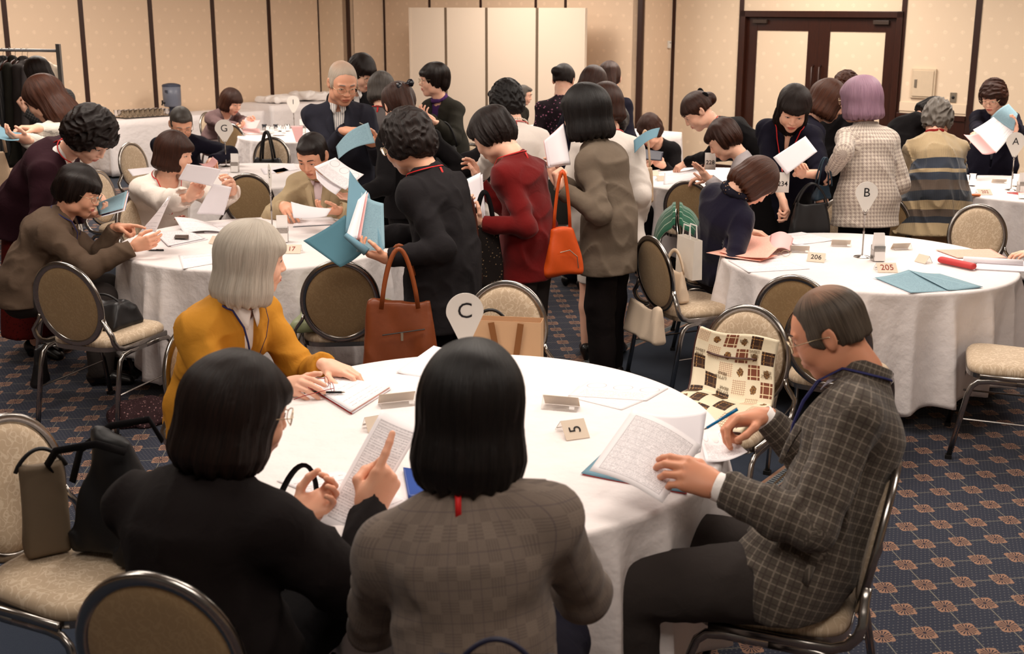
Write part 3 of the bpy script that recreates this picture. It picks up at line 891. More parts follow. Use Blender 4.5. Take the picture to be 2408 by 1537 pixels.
def head_geo(geo, H, R, s, fem=True, res=.0045, expr=0, open_eyes=False, bald=False):
    """H: head centre, R rows right/forward/up, s scale"""
    v = Vol(res/s if False else res, [-.105, -.125, -.20], [.105, .145, .135])
    c = v.cone; e = v.ell
    e((0, -.014, .032), (.074, .092, .086), k=.0)
    e((0, .026, .012), (.064, .062, .066), k=.03)                 # forehead and temples
    e((0, .030, -.040), (.054 if fem else .058, .060, .066), k=.03)
    e((0, .060, -.094), (.020 if fem else .026, .020, .018), k=.035)      # chin
    for q in (-1, 1):
        e((q*.037, .060, -.030), (.022, .024, .024), k=.022)            # cheek
        e((q*.050, .012, -.070), (.014, .03, .02), k=.03)               # jaw corner
        c((q*.010, .087, .030), (q*.044, .076, .030), .0075, .006, k=.012)  # brow ridge
        e((q*.031, .0925, .011), (.017, .012, .0115), k=.012, op='s')     # eye socket
        e((q*.0315, .0745, .0105), (.0155, .0125, .0120), k=.004)         # lids over the eye
    c((0, .086, .014), (0, .102, -.022), .0075, .0105, k=.012)           # nose
    for q in (-1, 1): e((q*.011, .095, -.026), (.0075, .009, .0065), k=.006)
    e((0, .084, -.056), (.026, .012, .016), k=.012)
    e((0, .0925, -.0515), (.021, .0075, .0052), k=.004); e((0, .0915, -.0625), (.018, .008, .0058), k=.004)
    c((-.021, .0955, -.057), (.021, .0955, -.057), .0016, .0016, k=.003, op='s')
    for q in (-1, 1):
        Re = np.array([[1, q*.35, 0], [-q*.35, 1, .12], [0, -.12, 1]]); Re = np.array([nrm(a) for a in Re])
        e((q*.078, -.012, -.002), (.0075, .019, .032), Re, k=.006)
        e((q*.084, -.008, .003), (.004, .010, .019), Re, k=.004, op='s')
    c((0, -.020, -.060), (0, -.034, -.128), .052 if fem else .060, .050 if fem else .060, k=.03, lat=(1, 0, 0), ka=1.02, kb=1.05)
    V, F = v.mesh()
    # lips take their own colour
    cen = V[F].mean(1)
    lip = (((cen[:, 0]/.023)**2+((cen[:, 2]+.0570)/.0088)**2) < 1) & (cen[:, 1] > .086)
    mi = np.where(lip, 1, 0)
    W_ = (V*s)@R+H
    geo.add(W_, F, mi)
    # eyes
    for q in (-1, 1):
        mb = MB()
        n = 12; zz = -.0025 if not open_eyes else 0
        hh = .0048 if open_eyes else .0026
        def fn(u, w, q=q, hh=hh, zz=zz):
            a = 2*math.pi*u; return (q*.0315+.0125*w*math.cos(a), .0875-.0035*w*w*math.cos(a)**2+(.0005 if hh else 0), .0105+zz+hh*w*math.sin(a))
        mb.grid(fn, 17, 3, mi=0); V = np.array(mb.v); geo.add((V*s)@R+H, np.array(mb.f), 2)
        mb = MB()
        def fn2(u, w, q=q, hh=hh, zz=zz):
            a = 2*math.pi*u; return (q*.0312+.0052*w*math.cos(a), .0885, .0105+zz+min(.0052, hh*1.0)*w*math.sin(a))
        mb.grid(fn2, 15, 3, mi=0); V = np.array(mb.v); geo.add((V*s)@R+H, np.array(mb.f), 3)
        mb = MB(); mb.tube([(q*.0175, .0872, .0085+zz), (q*.025, .0892, .0135+zz+hh*.5), (q*.033, .0888, .0145+zz+hh*.5), (q*.0455, .0822, .010+zz)], [.0005, .0011, .0012, .0006], 5)
        V = np.array(mb.v); geo.add((V*s)@R+H, np.array([f for f in mb.f if len(f) == 4]), 3)
        mb = MB(); mb.tube([(q*.014, .0955, .0355), (q*.024, .0955, .0385), (q*.036, .0895, .0380), (q*.048, .0775, .0315)], [(.0016, .0026), (.002, .0036), (.002, .003), (.0012, .0016)], 6)
        V = np.array(mb.v); geo.add((V*s)@R+H, np.array([f for f in mb.f if len(f) == 4]), 4)

def hair_geo(style, H, R, s, seed, res=.006, P=None):
    """distance-field hair in the head frame"""
    P = P or {}
    v = Vol(res, [-.16, -.20, -.42 if style in ('long',) else -.22], [.16, .14, .17])
    e, c = v.ell, v.cone
    vol = P.get('vol', 0.)
    amp = .0035; fr = 1.
    def face_cut(zt=.052, w=.058, yb=.040, zb=-.14):
        # opening in front of the face
        v.box((0, .14, (zt+zb)/2), (w, .14-yb, (zt-zb)/2), rad=.03, k=.012, op='s')
    def ragged(L):
        v.op(lambda X, Y, Z: Z-(L+.004*np.sin(np.arctan2(Y, X)*23+seed)+.003*np.sin(np.arctan2(Y, X)*41)+.10*np.maximum(0, Y-.0)*1.0), v.lo, v.lo+v.n*v.res, .022, 's', 0)
    if style == 'bob':      # smooth chin-length cap
        L = P.get('len', -.105)
        e((0, -.016, .036), (.088+vol, .108+vol, .100+vol*.7), k=0)
        c((0, -.022, .01), (0, -.026, (L-.02)*.55), .100+vol, .098+vol, k=.03, lat=(1, 0, 0), ka=.92, kb=1.0)
        c((0, -.026, (L-.02)*.55), (0, -.024, L+.015), .098+vol, .078+vol, k=.02, lat=(1, 0, 0), ka=1.0, kb=1.04)
        ragged(L); face_cut(P.get('bang', .042), .060, P.get('yb', .048))
        e((0, .058, .052), (.062, .045, .034), k=.02)           # fringe
        face_cut(P.get('bang', .030), .058, .060)
    elif style == 'midbob':      # cheek-covering bob for side views
        L = P.get('len', -.12)
        e((0, -.016, .036), (.090+vol, .110+vol, .104+vol*.7), k=0)
        c((0, -.020, .01), (0, -.022, (L-.02)*.6), .103+vol, .103+vol, k=.03, lat=(1, 0, 0), ka=.90, kb=.98)
        c((0, -.022, (L-.02)*.6), (0, -.020, L+.015), .103+vol, .088+vol, k=.02, lat=(1, 0, 0), ka=.98, kb=1.02)
        ragged(L)
        v.box((0, .17, -.06), (.075, .10, .10), rad=.03, k=.015, op='s')
        e((0, .06, .055), (.066, .045, .034), k=.02)
    elif style == 'short':     # women's short layered set, rounded with volume
        e((0, -.018, .040), (.090+vol, .108+vol, .098+vol), k=0)
        e((0, -.055, -.012), (.078+vol, .062+vol, .075), k=.03)
        for q in (-1, 1): e((q*.066, -.010, .0), (.028+vol*.6, .05, .058), k=.025)
        face_cut(P.get('bang', .050), .060, .050)
        e((0, .058, .062), (.060, .042, .030), k=.02); amp = .0085; fr = 1.5
        face_cut(P.get('bang', .034), .060, .066)
    elif style == 'curly':
        e((0, -.018, .040), (.096+vol, .112+vol, .102+vol), k=0)
        e((0, -.06, -.02), (.088+vol, .064+vol, .075), k=.03)
        for q in (-1, 1): e((q*.072, -.005, -.005), (.032+vol*.6, .055, .062), k=.025)
        face_cut(.050, .058, .052); e((0, .062, .064), (.062, .042, .030), k=.02); face_cut(.036, .056, .07)
        amp = P.get('amp', .014)
    elif style == 'long':
        L = P.get('len', -.32); yb_ = P.get('back', -.10)
        e((0, -.016, .036), (.088+vol, .108+vol, .100), k=0)
        c((0, -.030, .0), (0, -.06, -.14), .095, .088, k=.03, lat=(1, 0, 0), ka=.95, kb=1.0)
        c((0, -.06, -.12), (0, yb_, L), .080, .045, k=.04, lat=(1, 0, 0), ka=1.05, kb=1.5)
        v.box((0, .15, -.06), (.066, .10, .10), rad=.03, k=.012, op='s')
        e((0, .056, .052), (.064, .046, .036), k=.02); face_cut(.026, .05, .075)
        amp = .005
    elif style == 'bun':
        e((0, -.016, .036), (.082+vol, .102+vol, .094), k=0)
        e((0, -.045, -.01), (.070, .062, .06), k=.02)
        e(P.get('bunpos', (0, -.115, .0)), P.get('bunsize', (.04, .036, .045)), k=.012)
        face_cut(.048, .062, .045); e((0, .060, .050), (.060, .034, .026), k=.02)
        face_cut(.026, .05, .07)
        v.box((0, 0, -.075), (.2, .1, .05), rad=.02, k=.01, op='s'); amp = .003
    elif style == 'tail':       # hair tied back, the tail falling down
        e((0, -.016, .036), (.084+vol, .104+vol, .098), k=0)
        e((0, -.05, .0), (.078, .062, .07), k=.02)
        c((0, -.100, .03), (0, -.125, -.17), .045, .026, k=.02)
        face_cut(.048, .062, .045); e((0, .060, .050), (.060, .034, .026), k=.02)
        face_cut(.026, .05, .07); amp = .004
    elif style == 'man':
        e((0, -.018, .040), (.0795, .0985, .0875), k=0)
        e((0, -.055, -.015), (.070, .054, .062), k=.02)
        for q in (-1, 1): e((q*.064, .004, .012), (.016, .04, .036), k=.012)
        face_cut(.062, .064, .052); e((0, .052, .090), (.052, .040, .024), k=.02)
        v.box((0, 0, -.085), (.2, .2, .045), rad=.01, k=.01, op='s')
        for q in (-1, 1): e((q*.085, -.010, -.012), (.02, .024, .036), k=.006, op='s')
        amp = .003
    elif style == 'balding':
        e((0, -.018, .036), (.0800, .0985, .0875), k=0)
        e((0, -.055, -.015), (.072, .056, .064), k=.02)
        for q in (-1, 1): e((q*.064, .004, .008), (.018, .04, .036), k=.012)
        face_cut(P.get('line', .082), .066, .048)
        e(P.get('patch', (0, -.045, .130)), P.get('psize', (.042, .050, .019)), k=.008, op='s')
        v.box((0, 0, -.085), (.2, .2, .045), rad=.01, k=.01, op='s')
        for q in (-1, 1): e((q*.085, -.010, -.012), (.02, .024, .036), k=.006, op='s')
        amp = .003
    # strands
    rs = np.random.RandomState(seed); ph = rs.uniform(0, 6.3, 8)
    def dsp(Q):
        a = np.arctan2(Q[:, 1]+.02, Q[:, 0]); z = Q[:, 2]
        if style == 'curly':
            return (np.abs(wav(Q, seed, 95, 5))-.45)*amp
        fl = np.clip((.12-z)*8, 0, 1); w = np.sin(a*9+ph[0]+z*9)+.9*np.sin(a*19+ph[1]-z*14+wav(Q, seed+4, 12, 3))+.9*np.abs(np.sin(a*16+ph[2]+z*12))+.6*np.sin(a*47+ph[3]+z*18)
        return w*amp*.42*fl+wav(Q, seed+1, 28, 4)*amp*.6*fr
    v.disp(dsp, .03)
    V, F = v.mesh()
    return V*s, F          # head frame, scaled

def hand_geo(geo, Wp, fdir, pnorm, side, s, pose='grip', res=.0035, mi=0):
    """Wp wrist; fdir: where the fingers point; pnorm: where the palm faces; side +1 right hand, -1 left"""
    f = nrm(fdir); p = nrm(np.array(pnorm)-f*np.dot(pnorm, f)); 
    x = np.cross(f, -p)*1.0           # for a right hand with back up (+z) and fingers +y: thumb at -x
    # local: y fingers, z back of hand; x = y cross z
    z = -p; x = np.cross(f, z)
    th = -side                        # thumb side along x
    v = Vol(res, [-.085, -.045, -.10], [.085, .205, .05])
    c = v.cone
    c((0, -.018, 0), (0, .012, 0), .0225, .0235, k=0, lat=(1, 0, 0), ka=1.08, kb=1.2)
    kn = [(th*.029, .083, .0), (th*.010, .088, .004), (-th*.010, .084, .003), (-th*.028, .076, -.003)]
    rr = [.0098, .0100, .0095, .0085]
    for i, k_ in enumerate(kn): c((k_[0]*.45, .010, 0), (k_[0]*.93, k_[1]-.006, k_[2]-.002), .0165, .0125, k=.014)
    c((0, .03, -.006), (0, .07, -.008), .014, .012, k=.016, lat=(1, 0, 0), ka=1.8, kb=2.2)
    v.ell((th*.026, .028, -.010), (.016, .028, .015), k=.014)
    L = [(.040, .024, .020), (.044, .028, .021), (.041, .026, .021), (.032, .020, .019)]
    B = {'grip': [(50, 48, 20)]*4, 'hold': [(28, 30, 15), (34, 34, 18), (40, 38, 20), (46, 42, 20)], 'flat': [(4, 6, 4)]*4,
         'relax': [(22, 26, 16), (28, 32, 18), (32, 36, 20), (36, 38, 20)], 'point': [(6, 8, 5), (70, 72, 40), (76, 76, 40), (78, 74, 40)],
         'fist': [(76, 84, 50)]*4, 'pen': [(36, 44, 18), (44, 50, 24), (58, 66, 34), (64, 70, 36)], 'table': [(10, 30, 24), (14, 34, 26), (18, 36, 26), (22, 36, 24)]}[pose]
    for i in range(4):
        pt = np.array(kn[i], float); a = 0.; sp = (kn[i][0]*1.9)*.9 if pose in ('flat', 'relax', 'hold', 'table') else kn[i][0]*.3
        r0 = rr[i]
        for j in range(3):
            a += math.radians(B[i][j]); d = np.array([sp*(1 if j == 0 else .6), math.cos(a), -math.sin(a)]); d = nrm(d)
            q = pt+d*L[i][j]; c(pt, q, r0, r0*.9, k=.0028 if j else .006); pt = q; r0 *= .9
    T = {'grip': [(.75, .62, -.35), (.25, .85, -.45), (-.1, .9, -.4)], 'hold': [(.62, .70, -.42), (.15, .86, -.50), (-.1, .92, -.42)], 'flat': [(.85, .52, -.1), (.5, .86, 0), (.4, .9, 0)],
         'relax': [(.7, .66, -.3), (.35, .90, -.2), (.2, .95, -.2)], 'point': [(.45, .70, -.55), (-.45, .75, -.5), (-.7, .6, -.2)], 'fist': [(.45, .70, -.6), (-.5, .7, -.5), (-.8, .5, -.1)],
         'pen': [(.55, .70, -.5), (.0, .85, -.55), (-.2, .9, -.35)], 'table': [(.8, .58, -.15), (.5, .85, -.15), (.35, .92, -.15)]}[pose]
    pt = np.array([th*.024, .020, -.010]); r0 = .0125
    for d, l in zip(T, (.040, .032, .026)):
        d = nrm((th*d[0], d[1], d[2])); q = pt+d*l; c(pt, q, r0, r0*.88, k=.005); pt = q; r0 *= .88
    V, F = v.mesh()
    R = np.array([x, f, z]); geo.add((V*s)@R+np.array(Wp), F, mi)
    return np.array(Wp)+(R.T@np.array([0, .115, -.02]))*s

def ik(S, T, L1, L2, hint):
    S = np.array(S, float); T = np.array(T, float); d = T-S; L = np.linalg.norm(d); m = (L1+L2)*.995
    if L > m: T = S+d/L*m; L = m
    if L < abs(L1-L2)+.05:
        L = abs(L1-L2)+.05; T = S+nrm(d)*L
    u = nrm(T-S); a = (L1*L1-L2*L2+L*L)/(2*L); h = math.sqrt(max(0, L1*L1-a*a))
    n = np.array(hint, float); n = n-u*np.dot(n, u); n = nrm(n)
    return S+u*a+n*h, T

PN = [0]
def person(label, head, hs, face, look=None, pitch=15., tilt=0., sit=False, height=1.58, fem=True, skin=0,
           hair=('short', 'black'), hairp=None, hands=None, hip=None, top=None, bottom=None, glasses=None,
           cord=None, badge=None, near=False, feet=None, brow=None, open_eyes=False, scale=1., twist=0., extra=None, group=None, shoulders=None, headz=None, sroll=0., cordlow=None):
    """head: (px, py, Y) of the head centre. hs: head height in picture px. face: body azimuth"""
    PN[0] += 1; seed = PN[0]*7+1
    Y = head[2]; Hc = atY(*head)
    hsc = hs*Y/F_PX/.252                 # head scale from its picture size
    hsc = min(1.16, max(.90, hsc))
    s = height/1.6
    f = az_dir(face); rt = np.array([f[1], -f[0], 0.])
    look = face if look is None else look
    lf = az_dir(look); lp = math.radians(pitch)
    fw = lf*math.cos(lp)+np.array([0, 0, -math.sin(lp)])
    Rh = frame(fw)
    if tilt:
        a = math.radians(tilt); r0, u0 = Rh[0].copy(), Rh[2].copy()
        Rh[0] = r0*math.cos(a)-u0*math.sin(a); Rh[2] = u0*math.cos(a)+r0*math.sin(a)
    # neck base, hips
    NB = Hc+(Rh.T@np.array([0, -.040, -.125]))*hsc+np.array([0, 0, -.02*s])
    TL = .49*s                                # neck base to hip
    hz = (.50 if sit else .86*s)
    if hip is None:
        dz = NB[2]-hz; 
        if dz > TL*.998:
            if sit: TL = dz/.99
            else: dz = TL*.995
        back = math.sqrt(max(0, TL*TL-dz*dz))
        if not sit: back = min(back, .10); hz = NB[2]-math.sqrt(TL*TL-back*back)
        HP = NB-f*back; HP[2] = hz
    else:
        HP = np.array(hip, float)
    base = np.array([HP[0], HP[1], 0.])
    root = empty('person', base, -math.radians(face), label, 'person', group)
    U = nrm(NB-HP); fc = nrm(f-U*np.dot(f, U)); lat = np.cross(fc, U)
    if twist:
        a = math.radians(twist); lat2 = lat*math.cos(a)+fc*math.sin(a); fc2 = nrm(fc*math.cos(a)-lat*math.sin(a))
    else: lat2, fc2 = lat, fc
    bend = 1-U[2]
    def sp(t, fwd=0., side=0.):               # point on the spine, gently arched
        arch = 4*t*(1-t)*(-.035-.10*bend)
        return HP+(NB-HP)*t+fc*(arch+fwd)+lat*side
    g = .0 if not fem else -.0
    SW = (.168 if fem else .190)*s*(shoulders or 1.)
    SH = {q: sp(.85, 0)+lat2*q*SW*.90-U*.020+U*q*sroll for q in (-1, 1)}
    L1, L2 = .285*s, .245*s
    hands = hands or {}
    arms = {}
    for q, key in ((1, 'R'), (-1, 'L')):
        hd = hands.get(key)
        if hd is None:
            tgt = SH[q]+np.array([0, 0, -.50*s])+f*.05+lat*q*.05; hd = dict(pose='relax', dir=(0, 0, -1), palm=tuple(-lat*q))
            if sit: tgt = HP+f*.33+lat*q*.12+np.array([0, 0, .11]); hd = dict(pose='relax', dir=tuple(f), palm=(0, 0, -1))
        else:
            tgt = atY(*hd['at']) if len(hd['at']) == 3 else at(hd['at'][0], hd['at'][1], hd['at'][3])
        hint = hd.get('hint', None)
        if hint is None: hint = -U*.9-fc*.6+lat*q*.3
        else: hint = lat*q*hint[0]+fc*hint[1]+np.array([0, 0, 1])*hint[2]
        # the target is the middle of the hand: the wrist sits behind it
        EL, WR = ik(SH[q], tgt, L1, L2, hint)
        dr = nrm(hd['dir']) if hd.get('dir') is not None else nrm(WR-EL)
        for _ in range(4):
            tg2 = np.array(tgt)-dr*.085*s
            EL, WR = ik(SH[q], tg2, L1, L2, hint); fo = nrm(WR-EL); c_ = float(np.clip(fo@dr, -1, 1))
            if c_ > .62: break
            o_ = nrm(dr-fo*c_) if abs(c_) < .999 else Rh[0]; dr = nrm(fo*.64+o_*.77)
        if hd.get('dir') is None: dr = nrm(WR-EL)
        pm = hd.get('palm', (0, 0, -1))
        arms[q] = (EL, WR, dr, pm, hd)
    # legs
    legs = {}
    TH, CA = .40*s, .40*s
    for q in (-1, 1):
        hj = HP+lat*q*.085*s
        if sit:
            kn = hj+f*.40*s+lat*q*(.03 if fem else .07)+np.array([0, 0, -.0]); kn[2] = .49
            an = np.array([kn[0], kn[1], .085])+f*(-.03); 
        else:
            an = np.array([HP[0], HP[1], .085])+lat*q*.09*s+f*(.02*q+bend*.05)
            if feet: an = an+np.array(feet.get(q, (0, 0, 0)))
            kn = (hj+an)/2+f*.015
        legs[q] = (hj, kn, an)
    skinm = SKIN[skin]
    resB = .016
    # --- body: torso, arms, legs; head and hands blended on
    geo = Geo()
    allp = np.array([HP, NB, Hc]+[p for q in arms for p in arms[q][:2]]+[p for q in legs for p in legs[q]]+[SH[1], SH[-1]])
    lo, hi = allp.min(0)-.17, allp.max(0)+.17; lo[2] = max(lo[2], -.01)
    v = Vol(resB, lo, hi)
    v.cone(sp(.0, 0), sp(.12), .105*s, .108*s, 0, lat=lat, ka=1.40, kb=1.35)
    v.cone(sp(.12), sp(.42), .105*s, .085*s, .03, lat=lat, ka=1.35, kb=1.3)
    v.cone(sp(.42), sp(.75), .085*s, .098*s, .03, lat=lat2, ka=1.3, kb=1.35)
    v.cone(sp(.75), sp(.86), .098*s, .058*s, .03, lat=lat2, ka=1.35, kb=1.6)
    v.cone(sp(.86), NB, .05*s, .049*s, .035); v.cone(NB, Hc+(Rh.T@np.array([0, -.032, -.085]))*hsc, .049*s, .050*hsc, .02)
    for q in (-1, 1):
        EL, WR = arms[q][:2]
        v.cone(SH[q]-lat2*q*.03, SH[q], .05*s, .048*s, .03); v.cone(SH[q], EL, .043*s, .034*s, .03)
        v.cone(EL, WR, .036*s, .0250*s, .015)
        hj, kn, an = legs[q]
        v.cone(hj, kn, .080*s, .052*s, .03); v.cone(kn, kn*.6+an*.4, .050*s, .050*s, .02); v.cone(kn*.6+an*.4, an, .050*s, .031*s, .02)
    geo.add(*v.mesh())
    head_geo(geo, Hc, Rh, hsc, fem, .0042 if near else .0055, open_eyes=open_eyes)
    ends = {}
    for q in (-1, 1):
        EL, WR, dr, pm, hd = arms[q]
        if hd.get('skip'): continue
        ends[q] = hand_geo(geo, WR, dr, pm, q, s*(1. if fem else 1.1)*hd.get('scale', 1.), hd.get('pose', 'hold'), .003 if near else .0042)
    brm = M_BROW if (brow is None) else brow
    geo.build('body', [skinm, M_LIP if fem else M_LIPM, M_EYEW, M_EYEB, brm], root)
    # --- hair
    if hair:
        V, F = hair_geo(hair[0], Hc, Rh, hsc, seed, .0048 if near else .006, hairp)
        Mh = np.eye(4); Mh[:3, :3] = Rh.T; Mh[:3, 3] = Hc
        gh = Geo().add(V, F); ho = gh.build('hair', HM[hair[1]], root, inv=np.eye(4))
        L = np.array(root.matrix_world.inverted())@Mh; ho.matrix_local = Matrix(L.tolist())
    # --- clothes
    top = top or dict(mat=M_SHOE); bottom = bottom or dict(kind='trousers', mat=M_SHOE)
    hem = top.get('hem', -.12)                 # along the spine below the hip, fraction of the torso
    puff = top.get('puff', .018); res = .0085 if near else .012
    flare = top.get('flare', 0.)
    if sit: hem = max(hem, -.30)
    def torso_cloth(v, pf, hemx, chest=1.):
        a = .108*s+pf
        v.cone(sp(-.02), sp(.14), a+.004+flare*.35, a+.006+flare*.25, .0, lat=lat, ka=1.46, kb=1.40)
        v.cone(sp(.14), sp(.42), a, .088*s+pf+(.012 if not fem or top.get('loose') else 0), .04, lat=lat, ka=1.34, kb=1.32)
        v.cone(sp(.42), sp(.74), .088*s+pf+(.012 if not fem or top.get('loose') else 0), (.100*s+pf)*chest, .04, lat=lat2, ka=1.32, kb=1.36)
        v.cone(sp(.74), sp(.855), (.100*s+pf)*chest, .060*s+pf*.7, .035, lat=lat2, ka=1.36, kb=1.75)
        for q in (-1, 1):
            v.cone(sp(.955), SH[q]+U*.004, .046*s+pf*.35, .042*s+pf*.55, .035)
            v.cone(sp(.76)+lat2*q*.075*s, SH[q]-lat2*q*.01, .066*s+pf*.7, .047*s+pf*.7, .04)
        if fem:
            for q in (-1, 1): v.ell(sp(.66, .060*s+pf*.5)+lat2*q*.065*s, (.055*s, .05*s, .05*s), k=.04)
        v.cone(sp(.86), sp(1.0), .058*s+pf*.4, .050*s, .04)
        if hemx < 0:
            dn = -U if not sit else nrm(-U*.3+f*.0+np.array([0, 0, -1])*.3)
            if not sit:
                dn = nrm(np.array([0, 0, -1.])*(.55+.45*U[2])-U*.45)
                e0 = sp(0); e1 = e0+dn*(-hemx)*TL
                v.cone(e0, e1, a+.004+flare*.35, a+.012+flare, .03, lat=lat, ka=1.46, kb=1.42)
            else:
                for q in (-1, 1):
                    e1 = HP+f*(-hemx)*TL*.8+lat*q*.07*s; v.cone(sp(.02)+lat*q*.06, e1, .095*s+pf, .088*s+pf, .05)
    def cut_hem(v, hemx):
        if sit:
            v.plane((0, 0, .465), (0, 0, -1), .01)
            e1 = HP+f*(-hemx)*TL*.8; v.box((e1[0]+f[0]*.33, e1[1]+f[1]*.33, .30), (.4, .3, .30), frame(f), rad=.01, k=.01, op='s')
        else:
            dn = nrm(np.array([0, 0, -1.])*(.55+.45*U[2])-U*.45)
            v.plane(sp(0)+dn*(-hemx)*TL, dn, .006)
    def sleeves(v, pf, frac=1., wide=1.):
        for q in (-1, 1):
            EL, WR, dr = arms[q][:3]
            v.cone(SH[q]-lat2*q*.05, SH[q]-lat2*q*.006, .047*s+pf*.7, .045*s+pf*.75, .035)
            v.cone(SH[q]-lat2*q*.006, EL, .044*s+pf*.8, .038*s+pf*.9, .018)
            E2 = EL+(WR-EL)*frac
            v.cone(EL, E2, .039*s+pf*.9, (.029*s+pf*.75)*wide, .02)
    def arm_cut(v, frac):
        for q in (-1, 1):
            EL, WR = arms[q][:2]; n = nrm(WR-EL); E2 = EL+(WR-EL)*frac
            # remove the rounded sleeve end past the cuff only
            v.box(E2+n*.05, (.050, .05, .050), frame(n), rad=.001, k=.002, op='s')
    def foldfn(kind, amp):
        els = [arms[q][0] for q in (-1, 1)]
        def fn(P):
            o = wav(P, seed, 16, 5)*amp*.8+(creases(P*np.array([1, 1, .8]), seed+3, 20, 3)-.35)*amp*-1.3
            for E_ in els:
                d = np.linalg.norm(P-E_, axis=1); w = np.exp(-(d/.085)**2)
                o += w*np.sin(d*105+wav(P, seed+5, 18, 3)*1.6)*amp*.85
            for q in (-1, 1):
                d = np.linalg.norm(P-(SH[q]-U*.06+fc*.02), axis=1); w = np.exp(-(d/.09)**2)
                o += w*np.sin(d*80+wav(P, seed+9, 16, 3)*1.6)*amp*.9
            return o
        return fn
    sl = top.get('sleeve', .97)
    # undershirt where the garment opens
    lo2, hi2 = allp.min(0)-.2, allp.max(0)+.2; lo2[2] = max(.3, lo2[2]-.15)
    tp = np.array([HP, NB]+[p for q in arms for p in arms[q][:2]]+[SH[1], SH[-1]]); lo2 = tp.min(0)-.2; hi2 = tp.max(0)+.12
    lo2[2] = max(.02, lo2[2]-max(0, -hem*TL)); 
    if top.get('kind') == 'dress': lo2[2] = top.get('hemz', .3)-.02
    if sit: lo2 -= np.array([abs(f[0]), abs(f[1]), 0])*.1; hi2 += np.array([abs(f[0]), abs(f[1]), 0])*.15
    def neck_cut(v, r, depth=.0):
        v.cone(NB-U*(.018+depth)+fc*.016, NB+U*.14+fc*.0, r, r*1.25, .01, 's', lat=lat, ka=1.05, kb=1.1)
    if top.get('shirt'):
        v = Vol(res, sp(.0)-.30, NB+.24)
        torso_cloth(v, puff*.35, 0); v.plane(sp(.12), -U)
        neck_cut(v, .052*s); v.disp(lambda P: wav(P, seed, 30, 4)*.0015)
        sg = Geo().add(*v.mesh())
        if top.get('collar2', True):
            mb = MB()
            for q in (-1, 1):
                c0 = NB-U*.012-fc*.045+U*.022; pts = []
                def cf(u, w, q=q):
                    a = math.pi*(u*.98); r = .056*s+.008*w
                    p = NB+lat*q*math.sin(a)*r*1.06+fc*(-math.cos(a)*r+.012)+U*(.030-.034*w-.035*u*u)
                    if u > .7: p = p+fc*.012*(u-.7)/.3*w-U*.03*w*(u-.7)/.3+lat*q*.02*w*(u-.7)/.3
                    return p
                mb.grid(cf, 16, 4)
            sg.addMB(mb)
        so = sg.build('shirt', top['shirt'], root)
        so.modifiers.new('t', 'SOLIDIFY').thickness = .002
    v = Vol(res, lo2, hi2)
    if top.get('kind') == 'dress' or top.get('dress'):
        hz2 = top.get('hemz', .35)
        torso_cloth(v, puff, 0)
        e1 = np.array([HP[0], HP[1], hz2]); v.cone(sp(.0), e1, .118*s+puff, .15*s+puff+top.get('flare', .05), .05, lat=lat, ka=1.3, kb=1.2)
    else: torso_cloth(v, puff, hem, 1.0)
    sleeves(v, top.get('spuff', puff), sl, top.get('wide', 1.))
    v.disp(foldfn(0, top.get('fold', .0055)*1.35), .04)
    if top.get('kind') == 'dress' or top.get('dress'): v.plane((0, 0, hz2), (0, 0, -1))
    else: cut_hem(v, hem)
    if top.get('V'):          # open front: a wedge that widens towards the neck
        dpt, wd = top['V']
        n0 = sp(1.0-.0, .0); bot = sp(.93-dpt/TL, .14*s+puff); tp_ = NB+fc*.055+U*.03
        ax_ = nrm(tp_-bot)
        v.cone(bot-U*.0, tp_+U*.03, .006, wd, .006, 's', lat=fc, ka=6., kb=2.6)
        neck_cut(v, top.get('neck', .055)*s)
    else:
        neck_cut(v, top.get('neck', .056)*s, top.get('scoop', 0.))
    arm_cut(v, sl)
    Vc, Fc = v.mesh(); gg = Geo().add(Vc, Fc)
    if top.get('collar'):     # standing or turned-down collar round the neck
        mb = MB(); hgt = top.get('collar_h', .035)
        def cf(u, w):
            a = 2*math.pi*u; op = max(0, math.cos(a))      # a=0 in front
            r = (.062*s+.004)+.016*w+.004*op
            p = NB+lat*math.sin(a)*r*1.08+fc*(math.cos(a)*r*1.0+.006)+U*(.006+hgt*(1-abs(2*w-1))*(1-.75*op**2)-.03*op-.012*w)
            return p
        mb.grid(cf, 40, 6); gg.addMB(mb)
    if top.get('lapel'):
        dpt, wd = top['V']
        for q in (-1, 1):
            mb = MB()
            def lf_(u, w, q=q):
                # from beside the neck down to the closing point
                a = NB+lat2*q*(.058*s)+fc*(.012)+U*.012; b = sp(.93-dpt/TL, .118*s+puff+.010)+lat2*q*.004
                m1 = sp(.80, .115*s+puff+.004)+lat2*q*(wd*.62+.012)
                p = a*(1-u)**2+2*m1*u*(1-u)+b*u*u
                wdt = .062*math.sin(math.pi*min(1, u*.86+.14))**.8*(1-u*.35)
                if .26 < u < .34: wdt *= .72
                return p+lat2*q*wdt*w+fc*(.012*math.sin(math.pi*w)-.030*w*w*(1-u)+.004)-U*.01*w
            mb.grid(lf_, 22, 5); gg.addMB(mb)
